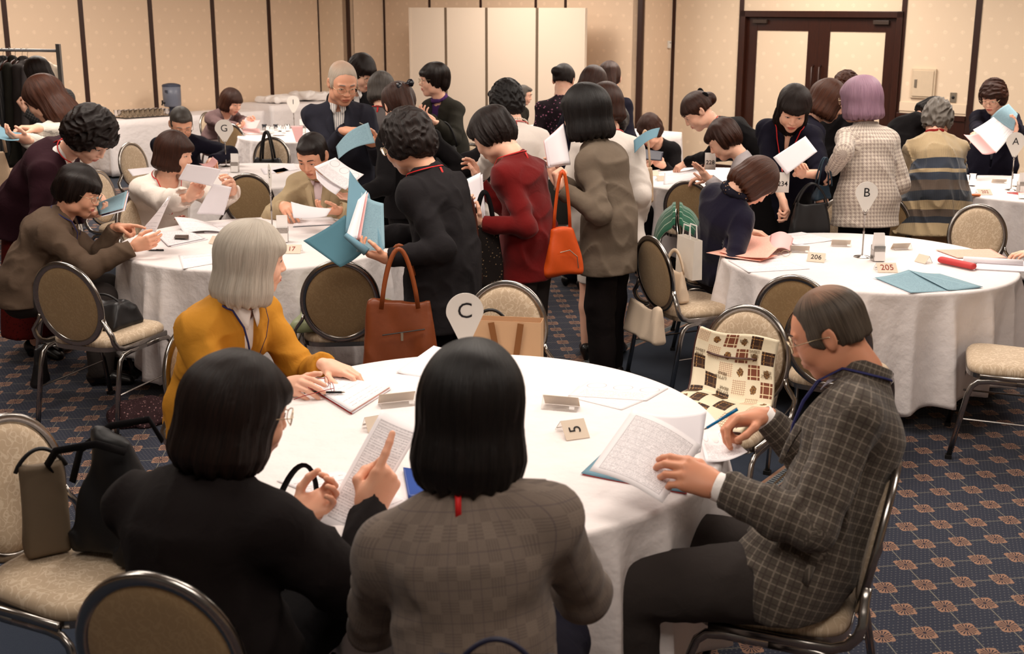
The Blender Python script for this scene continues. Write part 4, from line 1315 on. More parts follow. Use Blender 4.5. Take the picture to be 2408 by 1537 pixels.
    def cloth_uv(P):
        d0 = P-HP; w = np.clip(d0@U, -2, 9); q0 = d0-np.outer(w, U); x_, y_ = q0@lat2, q0@fc2
        out = np.stack([np.arctan2(x_, -y_)*.165*s, w, np.zeros(len(P))], 1)
        dt = np.sqrt((x_/1.4)**2+(y_-0)**2)-.07*s
        for q in (-1, 1):
            EL, WR = arms[q][:2]
            for a, b, off in ((SH[q], EL, 0.), (EL, WR, np.linalg.norm(EL-SH[q]))):
                ab = b-a; L = np.linalg.norm(ab); n_ = ab/L; t0_ = (P-a)@n_; t_ = np.clip(t0_, 0, L); dd = np.linalg.norm(P-a-np.outer(t_, n_), axis=1)-.02+np.where((t0_ < .02) & (off == 0), .06, 0)
                r_ = P-a-np.outer(t0_, n_); t_ = t0_; side_ = np.cross(n_, fc); side_ = nrm(side_) if np.linalg.norm(side_) > .1 else lat; up_ = np.cross(side_, n_)
                m = dd < dt; out[m] = np.stack([np.arctan2(r_@side_, r_@up_)*.055+.3*q, .45-off-t_, np.zeros(len(P))], 1)[m]; dt = np.where(m, dd, dt)
        return out
    o = gg.build(top.get('name', 'jacket'), top['mat'], root, attr=cloth_uv)
    if top.get('collar') or top.get('lapel'): pass
    if top.get('cuff'):
        for q in (-1, 1):
            cg = Geo(); EL, WR = arms[q][:2]; n = nrm(WR-EL); E2 = EL+(WR-EL)*sl
            mb = MB(); r = .031*s+.006; mb.tube([E2-n*.02, E2+n*.020, E2+n*.022], [r, r, r*.9], 20); cg.addMB(mb)
            cg.build('shirt_cuff', top['cuff'], root)
    for ly in top.get('layers', []):     # extra layers such as scarves
        ly(root, dict(sp=sp, lat=lat, lat2=lat2, fc=fc, U=U, NB=NB, HP=HP, s=s, f=f, SH=SH, arms=arms, seed=seed, Hc=Hc, Rh=Rh, hsc=hsc, puff=puff, Rroot=root))
    # --- lower body
    kind = bottom.get('kind', 'trousers'); bm = bottom['mat']
    lp_ = np.array([HP+lat*.1, HP-lat*.1]+[p for q in legs for p in legs[q]]); lo3 = lp_.min(0)-.19; hi3 = lp_.max(0)+.17; lo3[2] = .0
    if top.get('kind') != 'dress' or kind == 'trousers':
        v = Vol(.014, lo3, hi3)
        if kind == 'trousers':
            w = bottom.get('puff', .016)
            v.cone(sp(.0), sp(.16), .106*s+w*.5, .098*s+w*.3, .03, lat=lat, ka=1.36, kb=1.32)
            for q in (-1, 1):
                hj, kn, an = legs[q]
                v.cone(hj, kn, (.090 if sit else .080)*s+w*.8, .062*s+w, .03); v.cone(kn, an+np.array([0, 0, .0]), .062*s+w, .052*s+w*bottom.get('wide', 1.), .03)
            v.disp(lambda P: wav(P, seed, 14, 4)*.004+(creases(P, seed+2, 20)-.3)*-.005, .03)
            v.plane((0, 0, .055), (0, 0, -1))
            if sit: v.plane((0, 0, .455), (0, 0, 1)) if False else None
        else:
            hz3 = bottom.get('hemz', .45)
            if sit:
                for q in (-1, 1): v.cone(legs[q][0], legs[q][1], .10*s, .075*s, .06)
                v.cone((legs[1][1]+legs[-1][1])/2, (legs[1][1]+legs[-1][1])/2+np.array([0, 0, -.5+hz3]), .08, .085, .04, lat=lat, ka=1.7, kb=1.9)
            else:
                e1 = np.array([HP[0], HP[1], hz3]); v.cone(sp(.10), sp(0), .10*s, .112*s, 0, lat=lat, ka=1.32, kb=1.36)
                v.cone(sp(0), e1, .116*s, .115*s+bottom.get('flare', .03), .04, lat=lat, ka=1.36, kb=1.3)
            v.disp(lambda P: wav(P*np.array([1, 1, .25]), seed, 26, 4)*.006, .03)
            v.plane((0, 0, hz3), (0, 0, -1))
        Geo().add(*v.mesh()).build('trousers' if kind == 'trousers' else 'skirt', bm, root)
    # --- shoes
    for q in (-1, 1):
        hj, kn, an = legs[q]; fd = nrm(f+lat*q*.12); g0 = np.array([an[0], an[1], 0])
        v = Vol(.008, g0-.3, g0+.3)
        hl = .03 if (fem and kind != 'trousers') else .012
        v.cone(g0+fd*(-.045)+np.array([0, 0, .040+hl]), g0+fd*.05+np.array([0, 0, .036+hl*.7]), .036*s, .036*s, 0)
        v.cone(g0+fd*.05+np.array([0, 0, .036+hl*.7]), g0+fd*.145*s+np.array([0, 0, .024]), .038*s, .026*s, .02, lat=lat, ka=1.05, kb=1.35)
        v.cone(g0+fd*(-.045)+np.array([0, 0, .018]), g0+fd*(-.04)+np.array([0, 0, .05]), .02, .03, .02)
        v.plane((0, 0, .002), (0, 0, -1))
        if kind != 'trousers': v.cone(g0+fd*.005+np.array([0, 0, .11]), g0+fd*.075+np.array([0, 0, .105]), .035, .03, .01, 's')
        Geo().add(*v.mesh()).build('shoe', M_SHOE, root)
    # --- glasses
    if glasses is not None:
        mb = MB(); ml = MB()
        def hp(x, y, z): return Hc+(Rh.T@np.array([x, y, z]))*hsc
        for q in (-1, 1):
            lp2 = [hp(q*.033+.0245*math.cos(a)*(1 if True else 1), .104-.010*abs(math.cos(a)) if q*math.cos(a) > 0 else .106, .006+.0175*math.copysign(abs(math.sin(a))**.8, math.sin(a))) for a in np.linspace(0, 2*math.pi, 20, endpoint=False)]
            mb.tube(lp2, .0012*hsc*1.1, 6, closed=True)
            ml.add([np.mean(lp2, 0)]+lp2, [(0, 1+i, 1+(i+1) % 20) for i in range(20)])
            mb.tube([hp(q*.057, .096, .012), hp(q*.070, .085, .012), hp(q*.080, .02, .010), hp(q*.082, -.012, .006), hp(q*.080, -.03, -.012)], .0013*hsc, 6)
        mb.tube([hp(-.009, .106, .010), hp(0, .109, .012), hp(.009, .106, .010)], .0012*hsc, 6)
        gg = Geo().addMB(mb, 0); gg.add(np.array(ml.v), np.array([(a, b, c_, c_) for a, b, c_ in ml.f]), 1)
        gg.build('glasses', [glasses, M_LENS], root)
    # --- cord round the neck
    if cord is not None:
        r = .066*s+(puff*.62); low = sp(.55, .125*s+puff+.004) if cordlow is None else atY(*cordlow)
        pts = []
        for a in np.linspace(-2.15, 2.15, 19):     # behind the neck
            pts.append(NB+lat*math.sin(a)*r*1.12+fc*(-math.cos(a)*r+.006)+U*(.010+.010*math.cos(a)))
        a0, a1 = pts[0], pts[-1]
        mid0 = sp(.80, .112*s+puff)-lat*.045; mid1 = sp(.80, .112*s+puff)+lat*.045
        pts = [low-lat*.006, (low+mid0)/2+fc*.012, mid0+fc*.008, a0*.5+mid0*.5+fc*.02+U*.004]+pts+[a1*.5+mid1*.5+fc*.02+U*.004, mid1+fc*.008, (low+mid1)/2+fc*.012, low+lat*.006]
        mb = MB(); mb.tube(pts, (.0035, .0012) if near else (.0035, .0016), 6)
        if cord is M_CORD: mb.tube([NB-fc*(r+.002)+U*.012, NB-fc*(r+.009+puff*.3)-U*.035], (.006, .0015), 4)
        Geo().addMB(mb).build('neck_cord', cord, root)
        if badge is not None:
            mb = MB(); bw, bh = (.034, .046) if cordlow is None else (.040, .062)
            bx = low-U*.0+fc*.004; 
            if cordlow is None: dn, cf_ = -U, fc
            else: dn, cf_ = np.array([0, 0, -1.]), nrm(f)
            lb = lat if cordlow is None else np.array([-1., 0, 0]); cf_ = cf_ if cordlow is None else np.array([0, -1., 0])
            mb.box(bx+dn*bh, (bw, .0012, bh), np.array([lb, cf_, -dn])); bo = Geo().addMB(mb).build('name_card', badge[0], root)
            if badge[1]:
                text_mesh(badge[1], .042, bx+dn*bh*1.15+cf_*.0022, -lb, -dn, M_INK, root, bold=True)
    if extra: extra(root, dict(sp=sp, lat=lat, lat2=lat2, fc=fc, U=U, NB=NB, HP=HP, s=s, f=f, SH=SH, arms=arms, seed=seed, Hc=Hc, Rh=Rh, hsc=hsc, puff=puff, ends=ends))
    return dict(root=root, ends=ends, arms=arms, sp=sp, NB=NB, HP=HP, Hc=Hc, Rh=Rh, f=f, lat=lat, U=U, s=s, hsc=hsc)

M_INK = plain('black_ink', srgb(30, 26, 28), .7, var=.02); M_INKR = plain('red_ink', srgb(150, 60, 50), .7, var=.02)
_fonts = {}
def text_mesh(txt, size, P, X, Yv, mat, parent=None, name='lettering', bold=False, align='CENTER', stretch=1.):
    """flat lettering lying at P, baseline along X, upwards along Yv (world)"""
    cu = bpy.data.curves.new(name, 'FONT'); cu.body = txt; cu.size = size; cu.align_x = align; cu.align_y = 'CENTER'; cu.extrude = .0003
    cu.resolution_u = 3
    if bold: cu.offset = size*.012
    tmp = bpy.data.objects.new('tmp', cu); COL.objects.link(tmp)
    bpy.context.view_layer.update()
    me = bpy.data.meshes.new_from_object(tmp.evaluated_get(bpy.context.evaluated_depsgraph_get()))
    bpy.data.objects.remove(tmp); bpy.data.curves.remove(cu)
    me.materials.clear(); me.materials.append(mat)
    X = nrm(X); Yv = np.array(Yv, float); Yv = nrm(Yv-X*np.dot(X, Yv)); N = np.cross(X, Yv)
    M4 = np.eye(4); M4[:3, 0] = X*stretch; M4[:3, 1] = Yv; M4[:3, 2] = N; M4[:3, 3] = P
    if parent is not None: M4 = np.array(world_of(parent).inverted())@M4
    me.transform(Matrix(M4.tolist()))
    me.name = name
    o = bpy.data.objects.new(name, me); COL.objects.link(o)
    if parent is not None: o.parent = parent
    return o
def world_of(o):
    M4 = o.matrix_basis.copy()
    while o.parent is not None: o = o.parent; M4 = o.matrix_basis @ M4
    return M4
# ------------------------------------------------------------------ garment cloths
def checks(name, base, c1, c2, per=.03, thin=.1, rough=.9, fine=0.):
    t = MT(name, rough, .12, sheen=.1); x, z, y = t.xyz('cl')
    u = x*1.; w = t.noise(500, 1); big = t.noise(8, 2)
    fu = (u/per).fract(); fz = (z/per).fract()
    l1 = fu.lt(thin).mx(fz.lt(thin)); l2 = (fu-.5).abs().lt(thin*.5).mx((fz-.5).abs().lt(thin*.5))
    col = t.mix(base, tuple(q*.72 for q in base[:3])+(1,), w*.8)
    if fine:
        f = ((u/fine).fract().lt(.5))*((z/fine).fract().lt(.5)); col = t.mix(col, tuple(min(1, q*1.5) for q in base[:3])+(1,), f*.5)
    col = t.mix(col, c1, l1*.55); col = t.mix(col, c2, l2*.55)
    t.color(col); t.bump(w+big, .2, .0015); return t.m
def glen(name):
    t = MT(name, .9, .12, sheen=.1); x, z, y = t.xyz('cl')
    u = x*1.; P_ = .068
    fu = (u/P_).fract(); fz = (z/P_+.2).fract()
    zu = fu.lt(.42); zz = fz.lt(.42)                      # zones of fine stripes
    su = (u/.0058).fract().lt(.5); sz = (z/.0058).fract().lt(.5)
    w = t.noise(600, 1)
    base = t.mix(srgb(118, 104, 94), srgb(100, 88, 80), w)
    m1 = zu*sz; m2 = zz*su
    col = t.mix(base, srgb(150, 136, 122), (m1*zz+m2*zu).sat()*.11)
    col = t.mix(col, srgb(60, 52, 50), (zu*zz.inv()*su+zz*zu.inv()*sz).sat()*.30)
    col = t.mix(col, srgb(66, 58, 66), (fu.band(.71, .012).mx(fz.band(.71, .012)))*.5)
    t.color(col); t.bump(w, .2, .001); return t.m
def houndstooth(name, c1, c2, p=.024):
    t = MT(name, .9, .1, sheen=.2); x, z, y = t.xyz('cl'); n = t.noise(300, 2)
    u = x*1./p; v = z/p
    n2 = t.noise(70, 1)
    fu, fv = (u+n2*.12).fract(), (v+n2*.1).fract()
    a = fu.lt(.5); b = fv.lt(.5); d = ((fu+fv)*2.).fract().lt(.5)
    tooth = a*b; half = (a*b.inv()+a.inv()*b)*d
    t.color(t.mix(t.mix(c1, tuple(q*.9 for q in c1[:3])+(1,), n), c2, (tooth+half).sat()*(n*.6+.5)))
    t.bump(n, .4, .002); return t.m
def printed(name, base, cols, scale=40, cover=.45, rough=.8):
    t = MT(name, rough, .15); col = base
    for i, c in enumerate(cols):
        n = t.voro(scale*(1+.35*i), t.map((1, 1, 1), rot=(i, i*2, 0))); m = (n+t.noise(scale*2, 2)*.3).lt(cover-.08*i)
        col = t.mix(col, c, m)
    t.color(col); return t.m
def striped_knit(name):
    t = MT(name, .95, .1, sheen=.3); x, z, y = t.xyz('cl')
    rib = ((x)/.011).fract(); kz = (z/.006).fract(); w = t.noise(400, 1)
    zz = z+t.noise(7, 1)*.02-.01
    cream, blue, brown, dark = srgb(178, 156, 122), srgb(60, 66, 78), srgb(98, 84, 74), srgb(50, 54, 62)
    bands = [(-.13, -.085, dark), (-.085, -.035, brown), (.025, .095, dark), (.095, .165, brown), (.165, .215, blue), (.240, .315, blue)]
    col = t.mix(cream, tuple(q*.9 for q in cream[:3])+(1,), w)
    for a, b, c in bands: col = t.mix(col, t.mix(c, tuple(q*.8 for q in c[:3])+(1,), w), zz.gt(a)*zz.lt(b))
    t.color(col); t.bump((rib-.5).abs()+(kz-.5).abs()*.5, .7, .004); return t.m
def ribbed(name, c, p=.008, sc=.8, rough=.9):
    t = MT(name, rough, .15, sheen=.2); x, z, y = t.xyz('cl'); n = t.noise(300, 1)
    rib = (((x)/p).fract()-.5).abs()
    t.color(t.mix(c, tuple(q*.88 for q in c[:3])+(1,), rib*1.4+n*.2)); t.bump(rib, sc, .003); return t.m
def pinstripe(name, c, c2, p=.012, w=.25):
    t = MT(name, .8, .2); x, z, y = t.xyz('cl'); n = t.noise(400, 1)
    l = ((x)/p).fract().lt(w)
    t.color(t.mix(t.mix(c, tuple(q*.93 for q in c[:3])+(1,), n), c2, l*.8)); return t.m
def dots(name, c, c2, p=.022):
    t = MT(name, .8, .2); n = t.voro(1/p); t.color(t.mix(c, c2, n.lt(.17))); return t.m
M_NECK = plain('pearl', srgb(226, 214, 198), .3, .5, var=.03)
K = {
 'black': cloth_mat('black_wool', srgb(15, 12, 14)), 'nearblack': cloth_mat('brown_black_wool', srgb(22, 16, 16)), 'navy': cloth_mat('navy_wool', srgb(21, 19, 33)),
 'navyk': cloth_mat('navy_knit', srgb(24, 20, 40), sheen=.15), 'charcoal': cloth_mat('charcoal_wool', srgb(31, 28, 30)), 'red': cloth_mat('red_knit', srgb(104, 14, 14), weave=500, sheen=.1, bump=.5),
 'taupe': cloth_mat('taupe_twill', srgb(116, 102, 88), weave=1200, var=.25), 'brownj': cloth_mat('brown_tweed', srgb(98, 80, 66), var=.25), 'mustard': cloth_mat('mustard_cotton', srgb(198, 136, 44), .8),
 'white': cloth_mat('white_crepe', srgb(226, 216, 208), .75, var=.05), 'blouse': cloth_mat('white_blouse', srgb(232, 220, 210), .7, var=.05), 'beige': cloth_mat('beige_cotton', srgb(176, 156, 124), .85),
 'mauve': cloth_mat('mauve_tweed', srgb(122, 98, 98), var=.3), 'plum': cloth_mat('plum_wool', srgb(48, 22, 30)), 'wine': printed('wine_velvet', srgb(88, 18, 14), [srgb(58, 10, 10)], 60, .4),
 'olive': cloth_mat('dark_olive', srgb(44, 42, 36)), 'purple': cloth_mat('purple_knit', srgb(76, 44, 96)), 'grey': cloth_mat('grey_jersey', srgb(100, 94, 94)), 'greyc': cloth_mat('light_grey_knit', srgb(172, 164, 166)),
 'darkgrey': cloth_mat('dark_grey_trouser', srgb(54, 48, 46)), 'khaki': cloth_mat('khaki_trouser', srgb(170, 136, 104)), 'teal': cloth_mat('teal_grey_tweed', srgb(110, 124, 122), var=.3),
 'suit': cloth_mat('dark_suit', srgb(44, 44, 54)), 'pinkshirt': cloth_mat('pale_pink_shirt', srgb(220, 198, 200), .8, var=.04), 'whites': cloth_mat('white_shirt', srgb(234, 228, 224), .8, var=.04),
 'knitw': ribbed('white_rib_knit', srgb(228, 220, 208), .009, .8), 'poncho': striped_knit('striped_knit'), 'glen': glen('glen_check'), 'check': checks('grey_check', srgb(84, 76, 68), srgb(140, 128, 116), srgb(58, 46, 44), .030, .12),
 'hound': houndstooth('houndstooth', srgb(206, 194, 180), srgb(138, 122, 116)), 'floral': printed('dark_floral', srgb(30, 20, 26), [srgb(150, 92, 118), srgb(84, 54, 72)], 34, .36),
 'scarf': printed('navy_cream_scarf', srgb(24, 22, 34), [srgb(210, 160, 110), srgb(224, 196, 168)], 46, .33), 'stripe': pinstripe('striped_shirt', srgb(222, 216, 210), srgb(96, 100, 116), .014, .28),
 'tartan': checks('dark_check_coat', srgb(62, 60, 60), srgb(110, 106, 104), srgb(30, 30, 32), .02, .2), 'dotskirt': dots('black_dotted', srgb(16, 14, 16), srgb(200, 190, 180)), 'redscarf': cloth_mat('red_scarf', srgb(120, 22, 20)),
 'teali': cloth_mat('slate_knit', srgb(70, 74, 84)), 'creamp': cloth_mat('cream_trouser', srgb(206, 192, 174)), 'finecheck': checks('fine_blue_stripe', srgb(206, 200, 206), srgb(150, 150, 176), srgb(150, 150, 176), .006, .2),
}
WC = plain('white_card', srgb(232, 226, 218), .6, var=.02)
def corsage(px_side=.06, t_=.62):
    def fn(root, d):
        P = d['sp'](t_, .125*d['s']+d['puff'])+d['lat']*px_side; mb = MB(); r_ = random.Random(d['seed'])
        for k in range(26):
            a = r_.uniform(0, 6.28); rr = r_.uniform(.004, .030); q = P+d['lat']*rr*math.cos(a)+d['U']*rr*math.sin(a)+d['fc']*(.030+.014*(1-rr/.03))
            R = frame(nrm([r_.gauss(0, 1), r_.gauss(0, 1), r_.gauss(0, 1)])); mb.grid(lambda u, v: q+R[0]*(u-.5)*.034+R[1]*(v-.5)*.028+R[2]*.006*math.sin(3*u+4*v), 4, 4)
        Geo().addMB(mb).build('corsage', plain('pink_petals', srgb(248, 170, 152), .7), root)
    return fn
def scarf_layer(mat, drop=.30, r=.064, thick=.018, name='scarf'):
    def fn(root, d):
        s = d['s']; NB, lat, fc, U, sp = d['NB'], d['lat'], d['fc'], d['U'], d['sp']
        v = Vol(.009, NB-.42, NB+.2)
        pts = [NB+lat*math.sin(a)*r*s*1.1+fc*(math.cos(a)*r*s+.008)+U*(.012-.02*math.cos(a)) for a in np.linspace(0, 2*math.pi, 13)]
        for a, b in zip(pts[:-1], pts[1:]): v.cone(a, b, thick, thick, .015)
        if drop:
            for q in (-1, 1):
                a = NB+fc*(r*s+.01)-U*.015+lat*q*.02; b = sp(.74, .118*s+d['puff']*1.3)+lat*q*.035; c = sp(.86-drop/.49, .13*s+d['puff']*1.3)+lat*q*.04
                v.cone(a, b, thick*.9, thick, .015, lat=lat, ka=1.2, kb=1.7); v.cone(b, c, thick, thick*.9, .01, lat=lat, ka=1.7, kb=2.1)
        v.disp(lambda P: wav(P, d['seed'], 60, 4)*.004, .03)
        Geo().add(*v.mesh()).build(name, mat, root)
    return fn
def pearls():
    def fn(root, d):
        mb = MB(); r = .062*d['s']+d['puff']*.5
        for a in np.linspace(0, 2*math.pi, 34, endpoint=False):
            c = d['NB']+d['lat']*math.sin(a)*r*1.12+d['fc']*(math.cos(a)*r+.008)+d['U']*(.016-.022*math.cos(a)); mb.lathe([(0, -.0055), (.004, -.004), (.0055, 0), (.004, .004), (0, .0055)], c, 8)
        Geo().addMB(mb).build('necklace', M_NECK, root)
    return fn
def pocket_flap(side=-1, t_=.10, w=.075):
    def fn(root, d):
        f, lat, U, s = d['fc'], d['lat'], d['U'], d['s']; c = d['sp'](t_)+lat*side*(.150*s+d['puff']*1.15)+f*.035; n = nrm(lat*side+f*.35); x = nrm(np.cross(U, n)); mb = MB()
        mb.box(c, (w, .005, .024), np.array([x, n, U])); Geo().addMB(mb).build('pocket_flap', K['check'], root)
    return fn
def hair_bow(mat, pos=(0, -.115, .035), sc=1.):
    def fn(root, d):
        Hc, R, h = d['Hc'], d['Rh'], d['hsc']*sc; v = Vol(.006, Hc-.3, Hc+.3); T = lambda p: Hc+R.T@(np.array(p)*d['hsc'])
        p = np.array(pos)
        for q in (-1, 1): v.cone(T(p+np.array([q*.004, -.004, 0])), T(p+np.array([q*.034, -.006, q*.010])), .008*h, .017*h, .01, lat=R[2], ka=1., kb=1.35)
        v.cone(T(p), T(p+np.array([0, -.008, 0])), .012*h, .010*h, .006)
        v.disp(lambda P: wav(P, 5, 90, 4)*.003, .02)
        Geo().add(*v.mesh()).build('hair_bow', mat, root)
    return fn
def multi(*fs):
    def fn(root, d):
        for g in fs: g(root, d)
    return fn
def wristwatch(q=1, mat=None):
    def fn(root, d):
        EL, WR = d['arms'][q][:2]; n = nrm(WR-EL); c = WR-n*.006; mb = MB(); R = frame(n); r = .0265*d['s']
        mb.tube([c+(R[0]*math.cos(a)*1.1+R[2]*math.sin(a))*r for a in np.linspace(0, 6.283, 20, endpoint=False)], (.0015, .006), 6, closed=True, up=n)
        mb.box(c+R[2]*(r+.001), (.011, .011, .003), np.array([R[0], R[1], R[2]]))
        Geo().addMB(mb).build('wristwatch', mat or M_STEEL, root)
    return fn
LEFT, RIGHT, AWAY, NEAR, UP, DOWN = (-1, 0, 0), (1, 0, 0), (0, 1, 0), (0, -1, 0), (0, 0, 1), (0, 0, -1)
PPL = {}
def cast(key, *a, **k): PPL[key] = person(*a, **k)

# ---- around the foreground table
cast('black_jacket', 'person in a near-black jacket, seen from behind, pointing at a held sheet', (560, 972, 2.38), 300, 22, look=52, pitch=14, sit=True, skin=1, hip=(-.83, 2.27, .50),
     hair=('bob', 'brownblack'), hairp=dict(vol=.002, len=-.120), near=True, glasses=M_GOLDW, shoulders=1.22, height=1.68,
     hands=dict(L=dict(at=(768, 1178, 2.60), dir=(.82, .40, .30), palm=(.1, -.5, .85), pose='grip', hint=(.6, -.3, -1)), R=dict(at=(908, 1128, 2.58), dir=(.42, .40, .80), palm=(-.62, .75, -.1), pose='point', hint=(.7, -.2, -1), scale=1.15)),
     top=dict(mat=K['nearblack'], puff=.036, V=(.16, .035), shirt=K['olive'], collar=True, fold=.006, sleeve=.98), bottom=dict(kind='trousers', mat=K['black']))
cast('glen', 'person with a sleek black bob in a grey glen-check jacket, front centre', (1113, 962, 2.14), 318, 4, look=8, pitch=12, sit=True, hip=(-.17, 2.00, .50),
     hair=('bob', 'black'), hairp=dict(vol=.010, len=-.150), near=True, cord=M_CORD, shoulders=1.16, sroll=.022,
     hands=dict(L=dict(at=(1060, 1215, 2.44), dir=(.45, .8, .2), palm=(0, 0, -1), pose='relax', hint=(.45, -.3, -1)), R=dict(at=(1210, 1195, 2.44), dir=(-.5, .75, .2), palm=(0, 0, -1), pose='relax', hint=(.55, -.1, -.9))),
     top=dict(mat=K['glen'], puff=.024, collar=True, collar_h=.03, fold=.005, sleeve=.97), bottom=dict(kind='trousers', mat=K['navy']))
cast('check_man', 'balding man with glasses in a grey checked jacket writing with a blue pen', (1948, 782, 2.84), 232, -74, look=-72, pitch=27, sit=True, hip=(.595, 2.68, .51), height=1.66, fem=False, skin=2,
     hair=('balding', 'thin'), shoulders=1.1, near=True, glasses=M_GOLDW, cord=M_NCORD, hairp=dict(patch=(0, 0, .30)),
     hands=dict(L=dict(at=(1612, 1112, 2.60), dir=(-.90, .10, .35), palm=(.1, .5, -.6), pose='hold', hint=(.5, -.5, -1)), R=dict(at=(1730, 985, None, .80), dir=(-.9, -.25, -.05), palm=(-.2, -.5, -.9), pose='pen', hint=(.5, -.5, -1))),
     top=dict(mat=K['check'], puff=.026, V=(.22, .045), shirt=K['finecheck'], collar=True, collar_h=.055, lapel=True, cuff=K['whites'], fold=.006, sleeve=.94), bottom=dict(kind='trousers', mat=K['darkgrey'], puff=.024), extra=pocket_flap())
cast('mustard', 'person with a silver chin-length bob in a mustard cardigan over a white shirt', (596, 612, 3.80), 178, 118, look=66, pitch=8, sit=True, height=1.62,
     hair=('midbob', 'silver'), hairp=dict(vol=.006, len=-.150), near=True, cord=M_NCORD,
     hands=dict(L=dict(at=(818, 872, None, .745), dir=(.93, -.35, -.12), palm=(0, 0, -1), pose='table', hint=(.5, -.2, -1)), R=dict(at=(705, 905, None, .755), dir=(.5, -.8, .2), palm=(.7, .2, -.6), pose='relax', hint=(.6, -.3, -1))),
     top=dict(mat=K['mustard'], puff=.024, V=(.30, .040), shirt=K['whites'], fold=.0065, sleeve=.92), bottom=dict(kind='trousers', mat=K['black']))

# ---- left
cast('brown_left', 'seated person in glasses and a brown jacket at the left, pointing at a leaflet', (185, 452, 5.72), 118, 74, look=90, pitch=22, sit=True, skin=1,
     hair=('short', 'brownblack'), hairp=dict(vol=.008), near=True, glasses=M_GOLDW, cord=M_NCORD, badge=(WC, None),
     hands=dict(R=dict(at=(352, 570, None, .80), dir=(.95, .1, .25), palm=(-.1, .9, .1), pose='hold', hint=(.4, -.6, -1)), L=dict(at=(312, 535, None, .86), dir=(.98, .0, .0), palm=(0, -.6, -.8), pose='point', hint=(.4, -.6, -1))),
     top=dict(mat=K['brownj'], puff=.028, collar=True, fold=.0065, sleeve=.95), bottom=dict(kind='trousers', mat=K['darkgrey']))
cast('plum_bend', 'person in a dark plum jacket and long wine skirt bending forward at the left', (212, 322, 6.00), 132, 96, look=104, pitch=48, hip=(-3.18, 6.22, .86), height=1.60,
     hair=('curly', 'brownblack'), hairp=dict(vol=.012), near=True, cord=M_CORD,
     hands=dict(R=dict(at=(232, 505, 5.85), dir=(.9, -.1, .0), palm=(0, .2, .95), pose='hold', hint=(.3, -.4, -1)), L=dict(at=(238, 462, 6.1), dir=(.85, -.3, -.1), palm=(0, -.2, -.9), pose='hold', hint=(.3, -.4, -1))),
     top=dict(mat=K['plum'], puff=.022, hem=-.24, V=(.16, .03), shirt=K['whites'], collar2=False, fold=.006, flare=.02), bottom=dict(kind='skirt', mat=K['wine'], hemz=.14, flare=.07))
cast('white_rib', 'person with long straight brown hair in a white ribbed sweater facing left', (103, 232, 7.1), 118, -72, look=-80, pitch=30, height=1.60, hip=(-3.47, 7.16, .84),
     hair=('long', 'chestnut'), hairp=dict(len=-.30, back=-.16, vol=.004),
     hands=dict(R=dict(at=(28, 300, 6.55), dir=(-.95, -.1, .0), palm=(0, -.3, -.9), pose='hold', hint=(.4, -.5, -1)), L=dict(at=(14, 326, 6.2), dir=(-.95, .1, .1), palm=(0, .4, .8), pose='hold', hint=(.4, -.5, -1))),
     top=dict(mat=K['knitw'], name='sweater', puff=.020, hem=-.22, fold=.004), bottom=dict(kind='skirt', mat=K['knitw'], hemz=.45))
cast('rack_coat', 'person with dark hair in a dark checked coat half hidden beside the clothes rack', (88, 172, 9.2), 72, -50, look=-60, pitch=25,
     hair=('bob', 'brownblack'), hands=dict(L=dict(at=(46, 240, 8.95), dir=(-.6, .2, .7), palm=(.8, 0, .2), pose='fist')), top=dict(mat=K['tartan'], puff=.026, hem=-.5), bottom=dict(kind='trousers', mat=K['navy']))
cast('navy_man', 'grey-haired man with glasses in a navy jacket seated at the G table', (426, 292, 9.4), 88, 158, look=150, pitch=32, sit=True, fem=False, height=1.64, skin=1,
     hair=('man', 'greyd'), glasses=M_GOLDW, brow=M_BROWG,
     hands=dict(L=dict(at=(500, 382, None, .77), dir=(.7, -.7, 0), palm=(0, 0, -1), pose='relax', hint=(1, -.4, -.1)), R=dict(at=(440, 392, None, .77), dir=(.3, -.9, 0), palm=(0, 0, -1), pose='relax', hint=(1, -.4, -.1))),
     top=dict(mat=K['navy'], puff=.024, V=(.18, .04), shirt=K['whites'], lapel=True, fold=.006), bottom=dict(mat=K['navy']))
cast('white_blouse', 'person in a white blouse with a pink corsage, reading two sheets', (412, 362, 6.98), 98, 142, look=98, pitch=12, sit=True, height=1.64,
     hair=('midbob', 'brown'), hairp=dict(vol=.004, len=-.10), near=True, cord=M_CORD,
     hands=dict(R=dict(at=(466, 437, 6.62), dir=(.45, .1, .88), palm=(.2, -.9, .2), pose='hold', hint=(.5, -.3, -1)), L=dict(at=(546, 425, 6.75), dir=(-.35, -.2, .80), palm=(-.4, -.8, .2), pose='hold', hint=(.6, -.2, -1))),
     top=dict(mat=K['blouse'], name='blouse', puff=.026, spuff=.034, scoop=.02, neck=.066, fold=.006, sleeve=.72, wide=1.25), bottom=dict(kind='skirt', mat=K['white']), extra=corsage(-.055, .50))
cast('mauve', 'person in a mauve tweed jacket reading a pink sheet at the far left', (545, 240, 12.6), 64, 132, look=120, pitch=26, sit=True, height=1.62,
     hair=('bob', 'brown'), hairp=dict(vol=.004, len=-.10),
     hands=dict(R=dict(at=(572, 298, 12.2), dir=(.6, -.5, .1), palm=(0, -.3, .9), pose='hold'), L=dict(at=(600, 290, 12.25), dir=(.1, -.9, .1), palm=(-.5, 0, .7), pose='hold')),
     top=dict(mat=K['mauve'], puff=.024, V=(.26, .04), shirt=K['whites'], collar2=False), bottom=dict(mat=K['mauve']))
